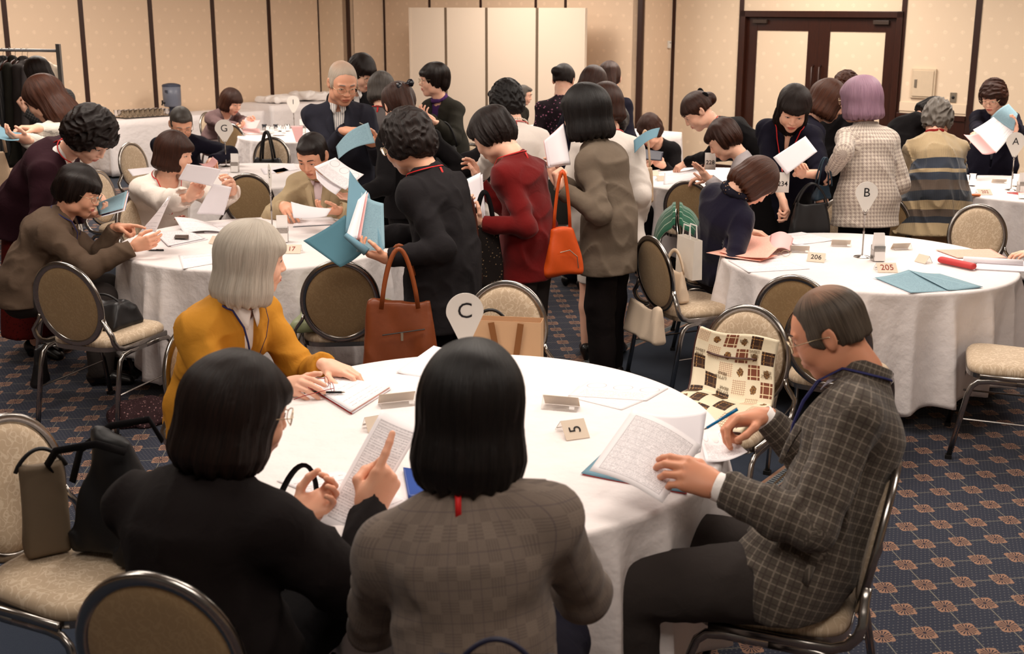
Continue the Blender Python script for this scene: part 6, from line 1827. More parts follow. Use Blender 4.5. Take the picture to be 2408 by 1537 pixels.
pen('black pen lying under the red glasses', tz(812, 922, .02), tz(715, 922, .02), ('black', srgb(20, 18, 20)))
stack('white sheets curling up at the far edge of the foreground table', [tz(1020, 812, .004), tz(1110, 822, .010), tz(1050, 888, .010), tz(932, 874, .004)], 'blank', ['blank'], bow=.012)
sheet('sheet with drawn circles lying on the right of the foreground table', [tz(1385, 895), tz(1572, 912), tz(1520, 942), tz(1335, 930)], PM['circ'])
sheet('text sheet half under the sheet with circles', [tz(1362, 905), tz(1530, 935), tz(1462, 963), tz(1335, 932)], PM['sparse'], lift=-.001)
sheet('white text sheet on the table by the hands of the black-jacketed person', [tz(650, 1130), tz(800, 1105), tz(985, 1185), tz(900, 1225)], PM['sparse'])
sheet('blue booklet under the head of the black bob', [tz(948, 1100, .006), tz(1010, 1108, .006), tz(1040, 1165, .006), tz(960, 1170, .006)], PM['bluebk'], thick=.005, name='booklet', cat='booklet')
mb = MB(); pts = [at(655, 1175, T0)+np.array([0, 0, .0]), at(690, 1140, T0+.03), at(722, 1122, T0+.06), at(748, 1125, T0+.06), at(756, 1150, T0+.03), at(745, 1172, T0)]
cur = [pts[0]*(1-u)**3+3*pts[1]*(1-u)**2*u+3*pts[3]*(1-u)*u*u+pts[5]*u**3 for u in np.linspace(0, 1, 15)]
c0 = pts[0].copy(); mb.tube([p-c0+np.array([0, 0, .06*math.sin(math.pi*i/14)]) for i, p in enumerate(cur)], (.002, .010), 6, up=(0, 0, 1)); o = mb.build('bag_strap', K['black'], smooth=True); o.location = tuple(c0); tag(o, 'black fabric strap looping over the foreground table edge', 'strap')
sheet('printed text sheet held up by the person in the near-black jacket', [(897, 964, 2.80), (992, 1004, 2.76), (838, 1266, 2.50), (752, 1228, 2.54)], PM['form'], bow=.006)
# man in checks
sheet('large printed sheet held folded by the balding man', [(1488, 962, 2.90), (1650, 1048, 2.78), (1558, 1182, 2.56), (1386, 1106, 2.66)], PM['form'], bow=-.015)
sheet('white sheet standing folded behind the printed sheet of the balding man', [(1484, 962, 2.92), (1662, 966, 2.98), (1648, 1062, 2.86), (1600, 1058, 2.80)], PM['blank'], bow=.02)
stack('blue and red folder lying under the sheets of the balding man', [tz(1432, 1050, .004), tz(1600, 1085, .004), tz(1612, 1158, .004), tz(1366, 1112, .004)], 'bluep', ['red', 'blank'], bow=.003)
sheet('page on the table under the pen of the balding man', [tz(1640, 1000, .004), tz(1700, 1010, .004), tz(1758, 1062, .02), tz(1660, 1085, .015)], PM['circ'], bow=.012)
pen('blue ballpoint pen in the hand of the balding man', (1655, 1010, 2.93), (1734, 962, 2.90), ('blue', srgb(0, 120, 176)))
# ---- table B
sign(2027, 604, 178, 'B', 'white letter B sign on a steel stand on the right table', stem=.27)
napkins(2063, 612, 176, 'napkin holder beside the B sign')
tent_card(1920, 612, 200, 'card holder numbered 206 on the right table', '206', w=.095, h=.06, lean=45)
tent_card(2082, 636, 178, 'card holder numbered 205 in red on the right table', '205', M_INKR, w=.105, h=.062, lean=48, tsz=.05)
tent_card(1978, 578, 5, 'blank card holder left of the B sign', w=.11, h=.045)
tent_card(2120, 586, -12, 'blank card holder right of the B napkin holder', w=.11, h=.045)
tent_card(2172, 616, 240, 'small card holder turned sideways on the right table', w=.075, h=.05)
tent_card(1880, 592, 8, 'blank card holder just behind the 206 card', w=.11, h=.045)
sheet('upper pink printed sheet folded over on the B table', [tz(1737, 549, .05), tz(1862, 553, .055), tz(1805, 606, .035), tz(1692, 592, .02)], PM['pink'], bow=.012)
sheet('lower pink printed sheet reaching over the B table edge', [tz(1705, 585, .010), tz(1830, 600, .014), tz(1788, 614, .010), tz(1660, 594, .015)], PM['pink'], bow=.004)
sheet('pink sheet end rolled upward on the B table', [tz(1812, 552, .050), tz(1866, 560, .045), tz(1858, 590, .012), tz(1806, 600, .012)], PM['pinkp'], bow=-.03)
spectacles('thin wire reading glasses lying by the pink sheets', at(1832, 602, T0), 195, M_GOLDW)
sheet('pale sheet lying behind the pink sheets', [tz(1828, 549, .008), tz(1885, 545, .018), tz(1966, 563, .004), tz(1868, 575, .004)], PM['blue'] if False else PM['sparse'], bow=.004)
sheet('small white note lying beside the 206 card', [tz(1850, 578), tz(1885, 572), tz(1905, 582), tz(1865, 594)], PM['blank'])
sheet('thin printed sheet under the wire glasses', [tz(1712, 612), tz(1830, 606), tz(1905, 632), tz(1760, 640)], PM['sparse'])
sheet('blue printed sheet lying open at the front of the B table', [tz(2136, 634, .02), tz(2235, 648, .004), tz(2312, 676, .004), tz(2150, 688, .004)][:0]+[tz(2056, 652, .006), tz(2136, 634, .03), tz(2310, 674, .006), tz(2142, 688, .004)], PM['blue'], bow=.006)
sheet('second half of the blue printed sheet on the B table', [tz(2136, 634, .03), tz(2210, 643, .004), tz(2312, 674, .006), tz(2230, 682, .004)], PM['blue'], bow=.006)
sheet('white sheet under the blue printed sheet', [tz(2052, 654, -.001), tz(2110, 645, -.001), tz(2240, 684, -.001), tz(2138, 690, -.001)], PM['blank'])
sheet('pink sheet at the right of the B table', [tz(2200, 587, .003), tz(2330, 585, .003), tz(2368, 606, .003), tz(2252, 606, .003)], PM['pink'])
stack('papers under the hand at the right edge of the B table', [tz(2300, 612, .006), tz(2420, 614, .006), tz(2440, 640, .004), tz(2292, 632, .004)], 'blank', ['blank', 'sparse'])
c = at(2250, 618, T0+.02); d = nrm(at(2284, 622, T0+.02)-at(2218, 608, T0+.02)); L = np.linalg.norm(at(2280, 623, T0)-at(2222, 609, T0))/2+.012
v = Vol(.005, c-.2, c+.2); v.cone(c-d*L, c+d*L, .018, .018, 0, lat=np.cross(d, [0, 0, 1]), ka=1.5, kb=1.5)
e_ = empty('glasses_case', c-[0, 0, .02], 0, 'red oblong glasses case on the right of the B table', 'case'); Geo().add(*v.mesh()).build('case_shell', PM['red'], e_)
mb = MB(); a, b = at(2266, 610, T0+.018), at(2405, 618, T0+.018); mb.tube([a-a, b-a], (.022, .018), 16); o = mb.build('rolled_paper', PM['blank'], smooth=True); o.location = tuple(a); tag(o, 'rolled white paper beside the red case', 'paper roll')
# ---- table E
sign(640, 545, 245, 'E', 'white letter E sign seen nearly edge-on', P=at(641, 552, TABLE_Z+.001), stem=.27)
napkins(665, 568, 170, 'napkin holder on the E table beside its sign')
tent_card(688, 592, 176, 'card holder with the number 17 on the E table', '17', M_INKR, w=.10, h=.06, lean=48)
tent_card(512, 572, 215, 'blank card holder on the E table left of the silver head', w=.085, h=.05)
sheet('leaflet held upright by the person in the brown jacket', [(396, 468, 5.75), (402, 462, 5.95), (366, 545, 5.95), (326, 548, 5.78)], PM['sparse'], bow=.01)
stack('open magazine and papers in front of the brown jacket', [tz(362, 545, .01), tz(440, 540, .01), tz(482, 560, .006), tz(395, 578, .006)], 'text', ['blank', 'blank', 'manila'], spread=.02)
sheet('photograph strip on the open magazine', [tz(412, 552, .016), tz(444, 552, .016), tz(443, 561, .016), tz(409, 560, .016)], plain('dark_photo', srgb(60, 40, 30), .4), name='photograph', cat='photo')
pen('black pen lying near the edge of the E table', tz(345, 588, .004), tz(385, 588, .004), ('black2', srgb(24, 22, 26)))
sheet('printed sheet lying on the front of the E table', [tz(425, 598), tz(500, 598), tz(512, 622), tz(390, 622)][:0]+[tz(420, 600), tz(508, 594), tz(520, 616), tz(430, 632)], PM['sparse'])
sheet('sheet with a raised corner in front of the white blouse', [tz(410, 510, .07), tz(500, 528, .004), tz(530, 546, .004), tz(432, 548, .004)], PM['sparse'], bow=-.015)
stack('white papers and a folder behind the silver head', [tz(478, 522, .006), tz(600, 520, .006), tz(620, 536, .004), tz(480, 546, .004)], 'sparse', ['blank', 'blank'])
sheet('sheet held up in both hands by the man in beige', [(684, 474, 6.55), (780, 490, 6.55), (768, 508, 6.42), (690, 512, 6.42)], PM['blank'], bow=.012)
stack('open booklet on the E table before the man in beige', [tz(695, 508, .006), tz(775, 506, .006), tz(800, 526, .004), tz(690, 532, .004)], 'sparse', ['blank', 'teal'])
sheet('upper plain sheet held by the person in the white blouse', [(440, 385, 6.45), (520, 398, 6.50), (498, 438, 6.50), (419, 422, 6.45)], PM['blank'], bow=.006)
sheet('lower plain sheet hanging from the hands of the person in the white blouse', [(500, 432, 6.55), (545, 440, 6.60), (526, 506, 6.60), (462, 503, 6.52)], PM['blank'], bow=.008)
stack('blue booklet with a navy back held by the bending person in plum', [(252, 458, 5.90), (298, 452, 5.95), (318, 460, 5.80), (238, 502, 5.62)][:0]+[(228, 478, 5.98), (300, 448, 6.00), (290, 490, 5.75), (236, 504, 5.72)], 'blue', ['pink', 'teal', 'navyc', 'blank'], spread=.014, name='booklet_bundle')
sheet('pale blue sheet held at the left edge by the person in the ribbed sweater', [(0, 296, 6.6), (52, 312, 6.6), (44, 330, 6.3), (-12, 322, 6.3)], PM['bluep'], bow=.01)
# ---- standing people's papers
sheet('white handwritten sheet held out by the person with the bow', [(789, 370, 6.20), (856, 410, 6.14), (812, 446, 6.02), (738, 392, 6.05)], PM['circ'], bow=.012)
sheet('second white sheet under the handwritten one', [(742, 400, 6.08), (806, 440, 6.04), (790, 458, 6.02), (745, 420, 6.02)], PM['blank'], bow=.01)
pen('green pen held over the white handwritten sheet', (790, 436, 6.08), (812, 439, 6.08), ('green', srgb(20, 120, 80)))
sheet('light blue printed sheet held curved by the white-haired man', [(790, 345, 6.9), (866, 288, 6.95), (882, 336, 6.85), (796, 374, 6.8)], PM['blue'], bow=-.03)
pen('dark pen in the hand of the white-haired man', (862, 298, 6.95), (845, 290, 6.98), ('black3', srgb(40, 40, 36)))
fold = empty('blue_folder', atY(820, 540, 4.75), 0, 'large teal-blue folder held open by the person in charcoal', 'folder')
fl = np.array(fold.location)
def leaf(nm, cs, mat, bow):
    P = [_C(c) for c in cs]; N = nrm(np.cross(P[1]-P[0], P[3]-P[0])); mb = MB()
    mb.grid(lambda u, v: (P[0]*(1-u)+P[1]*u)*(1-v)+(P[3]*(1-u)+P[2]*u)*v-fl+N*bow*math.sin(math.pi*u), 13, 13, uvf=lambda a, b: (a, 1-b)); return mb.build(nm, mat, fold, smooth=True, solid=.0009)
leaf('cover', [(713, 566, 4.85), (812, 505, 4.90), (856, 590, 4.72), (800, 628, 4.70)], PM['teal'], .01)
leaf('inner_cover', [(822, 400, 5.05), (868, 455, 4.95), (905, 600, 4.70), (812, 545, 4.80)], PM['bluep'], .02)
leaf('blue_sheet', [(850, 452, 4.86), (902, 478, 4.90), (905, 585, 4.74), (838, 592, 4.68)], PM['blue'], .018)
leaf('white_page', [(842, 470, 4.80), (862, 448, 4.84), (840, 560, 4.68), (812, 560, 4.68)], PM['blank'], .012)
leaf('pink_page', [(848, 472, 4.82), (866, 452, 4.86), (848, 562, 4.70), (822, 566, 4.70)], PM['pinkp'], .012)
mb = MB(); a, b = atY(812, 552, 4.68), atY(862, 592, 4.66); mb.tube([a-fl, (a+b)/2-fl, b-fl], [.012, .016, .020], 12); mb.build('rolled_edge', PM['bluep'], fold, smooth=True)
stack('blue and white papers held by the person in the red cardigan', [(1076, 430, 5.45), (1130, 405, 5.50), (1138, 520, 5.40), (1092, 530, 5.36)], 'sparse', ['blue', 'blank', 'blank'], spread=.012, name='paper_bundle', bow=.012)
stack('white and pink papers held by the person in the taupe jacket', [(1280, 330, 5.66), (1325, 290, 5.75), (1342, 385, 5.66), (1290, 392, 5.62)], 'blank', ['pinkp', 'blank'], spread=.010, name='paper_bundle', bow=-.03)
sheet('curled blue sheet held by the person in the white suit', [(1490, 330, 6.2), (1552, 300, 6.3), (1545, 322, 6.2), (1492, 360, 6.1)], PM['bluep'], bow=-.02)
sheet('blue-edged dark booklet held by the seated person in black', [(1513, 350, 9.5), (1560, 358, 9.5), (1556, 378, 9.4), (1512, 374, 9.4)], plain('dark_cover', srgb(40, 38, 52), .4), thick=.008, name='booklet', cat='booklet')
sheet('open printed sheet on the middle table under the raised hand', [(1562, 405, 8.5), (1640, 394, 8.4), (1652, 418, 8.0), (1560, 434, 8.1)], PM['sparse'], bow=.01)
env = sheet('plain white envelope held by the smiling person', [(1818, 370, 6.62), (1894, 320, 6.66), (1922, 356, 6.60), (1850, 410, 6.56)], PM['blank'], thick=.003, name='envelope', cat='envelope')
sheet('large folded sheet with handwriting read by the person at the right', [(2310, 268, 9.15), (2392, 252, 9.1), (2344, 358, 8.95), (2268, 312, 9.0)][:0]+[(2288, 305, 9.4), (2352, 262, 9.5), (2384, 308, 9.36), (2342, 360, 9.2)], PM['sparse'], bow=.02)
sheet('pink back of the large folded sheet', [(2266, 316, 9.3), (2300, 312, 9.3), (2342, 358, 9.18), (2310, 362, 9.16)], PM['pinkp'], bow=.02)
sheet('curved upper end of the large folded sheet at the right', [(2330, 276, 9.5), (2372, 244, 9.5), (2394, 268, 9.4), (2384, 308, 9.35)], PM['blue'], bow=-.03)
# ---- tables G, I, D, A and the long tables
sign(537, 392, 170, 'G', 'white letter G sign on a steel stand', P=at(532, 392, TABLE_Z+.001), stem=.23, plate_h=.18, plate_w=.155, lsz=.085)
napkins(553, 404, 176, 'napkin holder beside the G sign')
for i, (a, b, c_, d_, lb, m_) in enumerate([((300, 398), (365, 392), (372, 404), (312, 414), 'white sheet at the left of the G table', 'blank'), ((612, 396), (690, 384), (704, 398), (622, 410), 'white sheet at the right of the G table', 'blank'), ((500, 400), (530, 396), (540, 408), (505, 412), 'small card with a cord on the G table', 'sparse'), ((640, 400), (668, 394), (680, 400), (652, 408), 'brown folded leaflet on the G table', 'manila')]):
    sheet(lb, [tz(*a), tz(*b), tz(*c_), tz(*d_)], PM[m_])
sheet('pink sheet rolled in the hands of the man in navy', [(468, 384, 9.15), (500, 368, 9.2), (512, 378, 9.1), (482, 392, 9.05)], PM['pinkp'], bow=.03)
sign(692, 292, 175, 'I', 'white letter I sign on the far left table', P=at(692, 300, TABLE_Z+.001), stem=.19, plate_h=.19, plate_w=.15, lsz=.08)
sheet('pink sheet held by the seated person in mauve', [(578, 276, 12.3), (612, 282, 12.3), (602, 302, 12.15), (565, 296, 12.15)], PM['pinkp'], bow=.02)
sheet('pink sheet on the far left table', [tz(552, 303), tz(610, 302), tz(612, 312), tz(562, 312)], PM['pinkp'])
sheet('pink notice leaning at the far left table beside the dark jacket', [(684, 296, 11.6), (712, 296, 11.6), (712, 340, 11.5), (698, 340, 11.5)], PM['pinkp'])
for i in range(7):
    tumbler(622+i*9, 306+(i % 3)*3.5, 'small glass, '+['first', 'second', 'third', 'fourth', 'fifth', 'sixth', 'seventh'][i]+' from the left, on the far left table', h=.07, r=.028, grp='glasses on the far left table')
for i, (x, y) in enumerate([(632, 314), (655, 318), (668, 308)]):
    e_ = empty('small_plate', at(x, y, T0), 0, ['left', 'middle', 'right'][i]+'most' if False else ['small white plate nearest the mauve jacket on the far left table', 'small white plate in the middle of the far left table', 'small white plate at the right of the far left table'][i], 'plate', 'plates on the far left table'); m = MB(); m.lathe([(0, .004), (.05, .004), (.075, .014), (.076, .012), (.05, 0), (0, 0)], n=28); m.build('plate_body', M_NAP, e_, smooth=True)
napkins(0, 0, 176, 'napkin holder on the far left table', P=at(712, 312, T0))
tent_card(1555, 424, 160, 'blank card holder on the middle table near the white suit', w=.09, h=.05)
tent_card(1535, 412, 160, 'second blank card holder on the middle table', w=.09, h=.05)
sign(2377, 447, 182, 'A', 'white letter A sign on a steel stand at the right edge', stem=.28, plate_h=.185, plate_w=.15, lsz=.08)
tumbler(2286, 437, 'glass tumbler on the A table beside the poncho'); tumbler(2270, 440, 'glass tumbler half hidden by the poncho on the A table'); tumbler(2388, 438, 'glass tumbler behind the A sign')
napkins(0, 0, 176, 'napkin holder at the right edge behind the A sign', P=at(2402, 452, T0))
tent_card(2312, 456, 172, 'card holder numbered 202 on the A table', '202', M_INKR, w=.11, h=.06, lean=50)
tent_card(2350, 430, 5, 'blank card holder at the back of the A table', w=.12, h=.04)
e_ = empty('pen_case', at(2280, 461, T0), 0, 'orange oblong pen case on the A table', 'case'); v = Vol(.006, (-.13, -.05, -.01), (.13, .05, .05)); v.cone((-.075, 0, .010), (.075, 0, .010), .010, .010, 0, lat=(0, 1, 0), ka=2.2, kb=2.2); Geo().add(*v.mesh()).build('case_shell', plain('orange_leather', srgb(206, 104, 40), .5), e_, inv=np.eye(4))
mb = MB(); r_ = random.Random(4); mb.tube([(.06*math.cos(a*2.3)+.02*math.sin(a*5), .05*math.sin(a*1.9), .004+.003*math.sin(a*3)) for a in np.linspace(0, 6.3, 50)], .0022, 6); o = mb.build('cord', M_CORD, smooth=True); o.location = tuple(at(2392, 456, T0)); tag(o, 'tangled red neck cord lying on the A table', 'cord')
sheet('number card on the tangled red cord', [tz(2394, 452, .006), tz(2420, 452, .006), tz(2420, 466, .006), tz(2396, 466, .006)], WC, name='name_card', cat='card')
sheet('folded white paper on the A table beside the orange case', [tz(2262, 446), tz(2300, 448), tz(2312, 456), tz(2262, 458)], PM['blank'])
# drink dispenser
DP = O_L+E_DIR*.93+G_DIR*.42; dz_ = .722
t = empty('drink_dispenser', (DP[0], DP[1], dz_), ANG_E-math.pi/2, 'grey cylindrical drink dispenser on the table by the left wall', 'dispenser')
t.scale = (.88, .88, .86)
M_DISP = plain('dispenser_blue_grey', srgb(112, 116, 130), .4, .4); M_DISPD = plain('dispenser_dark', srgb(60, 66, 84), .45)
m = MB(); m.lathe([(0, .0), (.075, 0), (.085, .012), (.055, .03), (.05, .10), (.07, .12), (0, .12)], n=32); m.build('pedestal', M_DISPD, t, smooth=True)
m = MB(); m.lathe([(0, .12), (.115, .12), (.128, .14), (.133, .30), (.133, .43), (0, .43)], n=40); m.build('tank', M_DISP, t, smooth=True)
m = MB(); m.lathe([(.135, .43), (.137, .445), (.12, .462), (.05, .480), (.0, .482)], n=40); m.build('lid', M_DISPD, t, smooth=True)
m = MB(); m.tube([(0, -.13, .18), (0, -.17, .18), (0, -.18, .145)], .012, 10); m.box((0, -.17, .205), (.012, .006, .018)); m.build('tap', M_RUB, t, smooth=True)
m = MB(); m.box((.05, -.128, .36), (.03, .004, .02)); m.build('label_plate', M_DISPD, t)
# tray of upturned glasses
TP = O_L+E_DIR*.42+G_DIR*.50
t = empty('glass_tray', (TP[0], TP[1], .722), ANG_E, 'dark oblong tray on the table by the left wall', 'tray'); m = MB(); m.box((0, 0, .004), (.335, .165, .003)); m.build('tray_base', M_CREAM, t); m = MB(); m.box((0, .17, .008), (.34, .004, .008)); m.box((0, -.17, .008), (.34, .004, .008)); m.box((-.34, 0, .008), (.004, .17, .008)); m.box((.34, 0, .008), (.004, .17, .008)); m.build('tray_body', M_DARKM, t, bevel=.003)
gl0 = None
for i in range(9):
    for j in range(4):
        p = TP+E_DIR*(-.29+.072*i)+G_DIR*(-.12+.078*j)
        if gl0 is None: gl0 = tumbler(0, 0, 'upturned glass on the dark tray by the left wall', P=(p[0], p[1], .735), h=.085, r=.030, grp='glasses on the dark tray'); g_ = gl0
        else: g_ = copy_thing(gl0)
        g_.location = (p[0], p[1], .735)
# folded linen on the far long table
for k, (s_, w_, h_, lb) in enumerate([(2.62, .42, .10, 'folded white linen heap at the left of the far long table'), (3.25, .50, .13, 'folded white linen heap at the right of the far long table')]):
    p = O_L+E_DIR*s_+G_DIR*.5; v = Vol(.014, (-.4, -.35, -.02), (.4, .35, .25)); v.box((0, 0, h_/2), (w_/2*1.1, .25, h_/2), rad=.05, k=0)
    v.disp(lambda Q: wav(Q, 7+k, 14, 4)*.02+(creases(Q, 9+k, 16)-.3)*-.02, .05); v.plane((0, 0, 0), (0, 0, -1))
    e_ = empty('folded_linen', (p[0], p[1], .803), ANG_E, lb, 'linen', 'folded linen heaps'); Geo().add(*v.mesh()).build('cloth_heap', M_NAP, e_, inv=np.eye(4))
t = empty('cable_coil', tuple(O_L+E_DIR*3.5+G_DIR*.35+np.array([0, 0, .803])), ANG_E, 'dark coiled bundle on the far long table', 'coil')
m = MB(); m.tube([(.14*math.cos(a), .10*math.sin(a), .03+.006*a/3) for a in np.linspace(0, 15, 60)], .012, 8); m.build('coil', M_DARKM, t, smooth=True)
# clothes rack with hangers
RP = np.array([-5.16, 9.95, 0.])
t = empty('clothes_rack', RP, 0, 'chrome clothes rack by the left wall', 'clothes rack'); M_RACK = plain('rack_tube', srgb(130, 130, 132), .35, .5, .7)
m = MB(); m.tube([(-1.5, 0, 1.67), (.50, 0, 1.67)], .014, 10); m.build('rail', M_RACK, t, smooth=True)
for sx in (-1.5, .50):
    m = MB(); m.tube([(sx, 0, .06), (sx, 0, 1.73)], .017, 4); m.build('upright', M_RACK, t)
    m = MB(); m.tube([(sx, -.25, .05), (sx, .25, .05)], .017, 4); m.build('foot', M_RACK, t)
m = MB(); m.tube([(-1.5, 0, .12), (.5, 0, .12)], .012, 8); m.build('lower_bar', M_RACK, t)
M_HW = plain('hanger_wood', srgb(70, 34, 22), .4)
hg0 = None
for i in range(15):
    x = RP[0]-.55+.055*i+.004*math.sin(i*3)
    if hg0 is None:
        hg0 = empty('clothes_hanger', (x, RP[1], 1.672), math.pi/2, 'dark wooden hanger on the clothes rack', 'hanger', 'wooden hangers on the rack')
        m = MB(); m.tube([(-.20, 0, -.17), (-.10, 0, -.11), (0, 0, -.085), (.10, 0, -.11), (.20, 0, -.17)], (.008, .014), 8); m.tube([(-.19, 0, -.17), (.19, 0, -.17)], .006, 6); m.build('arms', M_HW, hg0, smooth=True)
        m = MB(); m.tube([(0, 0, -.09), (0, 0, -.03), (.018, 0, -.01), (.014, 0, .016), (-.004, 0, .020), (-.018, 0, .008)], .0022, 6); m.build('hook', M_STEEL, hg0, smooth=True); h_ = hg0
    else: h_ = copy_thing(hg0)
    h_.location = (x, RP[1], 1.672); h_.rotation_euler = (0, 0, math.pi/2+.12*math.sin(i*1.7))
coats = [(.02, K['tartan'], 'dark checked coat hanging on the rack'), (.10, K['olive'], 'dark olive coat hanging on the rack'), (.19, K['darkgrey'], 'grey-brown coat hanging on the rack'), (.28, K['grey'], 'grey coat hanging on the rack'), (.36, K['creamp'], 'pale cream coat hanging nearest the rack end'), (-.62, K['darkgrey'], 'brown-grey coat at the left of the rack'), (-.75, K['taupe'], 'taupe coat at the left edge of the rack')]
for i, (dx, m_, lb) in enumerate(coats):
    e_ = empty('coat', (RP[0]+dx, RP[1], 1.672), math.pi/2+.1*math.sin(i), lb, 'coat'); v = Vol(.018, (-.35, -.15, -1.15), (.35, .15, .05))
    v.cone((0, 0, -.13), (0, 0, -.40), .035, .045, 0, lat=(1, 0, 0), ka=4, kb=4.4); v.cone((0, 0, -.4), (0, 0, -1.0), .045, .055, .05, lat=(1, 0, 0), ka=4.4, kb=4.8)
    for q in (-1, 1): v.cone((q*.17, 0, -.17), (q*.24, 0, -.70), .045, .045, .04)
    v.ell((0, .02, -.08), (.06, .04, .03), k=.02); v.disp(lambda Q: wav(Q*np.array([1, 1, .2]), i, 30, 5)*.012, .05)
    Geo().add(*v.mesh()).build('coat_body', m_, e_, inv=np.eye(4))

# ================================================================== bags and garments
M_TAN = plain('tan_leather', srgb(124, 60, 26), .45, .4, bump=.1, scale=60); M_TAND = plain('tan_strap', srgb(136, 68, 30), .45)
M_ORG = plain('orange_nylon', srgb(206, 78, 18), .5, .35, bump=.1, scale=50); M_BRN = plain('brown_leather', srgb(70, 34, 26), .4, .4); M_BLK = plain('black_bag', srgb(18, 16, 18), .45, .4)
M_BEI = plain('beige_paper', srgb(226, 184, 144), .7, var=.04); M_CREAMB = plain('cream_leather', srgb(206, 176, 146), .45); M_TOTE = plain('canvas', srgb(222, 200, 176), .9, bump=.15, scale=200)
M_GREYB = plain('grey_brown_bag', srgb(104, 88, 70), .7)
# tan handbag hung on the forearm of the person in charcoal
tp = PPL['charcoal']; EL, WR = tp['arms'][-1][:2]; hp_ = EL*.45+WR*.55
P = atY(944, 862, 4.70); H_ = .300
vol_bag('large tan leather handbag hanging from the forearm of the charcoal coat', P, 172, .36, .15, .32, M_TAN, handles=2, hh=hp_[2]-P[2]-.32+.07, hmat=M_TAND, hflat=(.010, .003), hw=.26, taper=.86, extra=zipper, slump=.009, hsep=2.3)
P = atY(1352, 648, 5.45); vol_bag('orange nylon shoulder bag hanging from the arm of the taupe jacket', P-np.array([.07, 0, 0]), 160, .27, .15, .27, M_ORG, handles=1, hh=.30, hmat=M_ORG, hflat=(.008, .003), hw=.25, taper=.66, slump=.014, rad=.055, extra=lambda t, w, d, h: (MB().tube([(-.07, .062, .05), (-.06, .068, .11), (-.02, .066, .145), (.03, .064, .135)], .0025, 6).build('zip', M_STEEL, t)))
P = atY(1104, 664, 5.25); vol_bag('dark brown leather handbag on the wrist of the red cardigan', P, 150, .16, .10, .20, M_BRN, handles=2, hh=.26, hmat=M_BRN, hflat=(.008, .003), hw=.3, slump=.005)
P = atY(1140, 676, 5.35); vol_bag('dark tote with rows of brown lettering beside the red cardigan', P, 165, .22, .07, .36, printed('letter_print', srgb(30, 24, 22), [srgb(128, 104, 78)], 60, .34), handles=2, hh=.16, hmat=K['black'], hflat=(.010, .002), hw=.25, slump=.008)
P = atY(1292, 552, 6.15)
def white_bag(t, w, d, h):
    m = MB(); m.box((0, d*.47, h*.52), (w*.47, .003, h*.34)); m.build('dark_print', plain('charcoal_print', srgb(52, 50, 46), .5), t)
    text_mesh('ATION', .030, np.array(t.matrix_world @ Vector((.02, d*.5+.004, h*.28))), az_dir(178)[[1, 0, 2]]*np.array([-1, 1, 1]), (0, 0, 1), M_NAP, t, bold=True)
vol_bag('white and charcoal plastic carrier bag beside the taupe jacket', P, 178, .24, .09, .38, plain('white_plastic_bag', srgb(214, 206, 200), .4), handles=1, hh=.05, slump=.006, extra=white_bag, taper=.95, hw=.2, hflat=(.02, .001))
P = atY(1512, 478, 6.5); vol_bag('cream leather handbag hanging beside the white suit', P, 150, .16, .08, .23, M_CREAMB, handles=1, hh=.24, hflat=(.006, .003), hw=.3, taper=.9, slump=.004)
P = atY(1903, 552, 6.8); vol_bag('shiny black handbag in front of the smiling person', P, 175, .28, .12, .22, M_BLK, handles=2, hh=.14, taper=.8)
P = atY(1934, 470, 6.85); vol_bag('dark teal handbag hanging from the hand of the lavender-haired person', P, 160, .16, .08, .12, plain('teal_leather', srgb(34, 52, 66), .4), handles=2, hh=.18, taper=.7)
P = atY(2142, 552, 7.5); vol_bag('narrow brown handbag hanging beside the striped poncho', P, 110, .18, .06, .16, M_BRN, handles=1, hh=.26, hflat=(.006, .003), taper=.8)
P = atY(1045, 420, 9.0); vol_bag('black tote hanging beside the dark olive coat', P, 170, .30, .10, .30, M_BLK, handles=1, hh=.2, hflat=(.008, .003))
# beige paper bag on the chair facing the viewer
cp = None
for o in bpy.data.objects:
    if o.get('label', '').startswith('banquet chair facing the viewer with a beige'): cp = np.array(o.location)
def paper_handles(t, w, d, h):
    for q in (-1, 1):
        m = MB(); m.tube([(-w*.22, q*d*.5, h*.98), (-w*.16, q*(d*.5+.006), h*.45), (-w*.05, q*(d*.5+.012), h*.32), (w*.10, q*(d*.5+.008), h*.40), (w*.20, q*(d*.5), h*.98)], (.013, .0012), 4, up=(0, 1, 0)); m.build('ribbon_handle', plain('brown_ribbon', srgb(150, 98, 56), .6), t)
def box_bag(label, P, az, w, d, h, mat, extra=None, name='paper_bag'):
    t = empty(name, P, -math.radians(az), label, 'bag'); m = MB()
    A = [(-w/2, -d/2), (w/2, -d/2), (w/2, d/2), (-w/2, d/2)]; vs = [(x, y, 0) for x, y in A]+[(x*1.0, y*.8, h) for x, y in A]
    m.add(vs, [(3, 2, 1, 0), (0, 1, 5, 4), (1, 2, 6, 5), (2, 3, 7, 6), (3, 0, 4, 7)]); m.build('bag_body', mat, t, solid=.0015)
    if extra: extra(t, w, d, h)
    return t
box_bag('beige paper carrier bag with brown ribbon handles on the chair facing the viewer', (cp[0]+.045, cp[1]+.03, .472), 186, .30, .10, .265, M_BEI, paper_handles)
e_ = empty('handbag', (cp[0]-.03, cp[1]+.10, .472), 0, 'black bag with a thin arched handle behind the beige paper bag', 'bag'); m = MB(); m.box((0, 0, .08), (.10, .03, .08)); m.build('bag_body', M_BLK, e_, bevel=.02); m = MB(); m.tube([(.085*math.cos(a), 0, .16+.125*math.sin(a)) for a in np.linspace(0, math.pi, 18)], .007, 8); m.build('handle', M_BLK, e_, smooth=True)
def chair_of(txt):
    for o in bpy.data.objects:
        if o.get('category') == 'chair' and txt in o.get('label', ''): return o
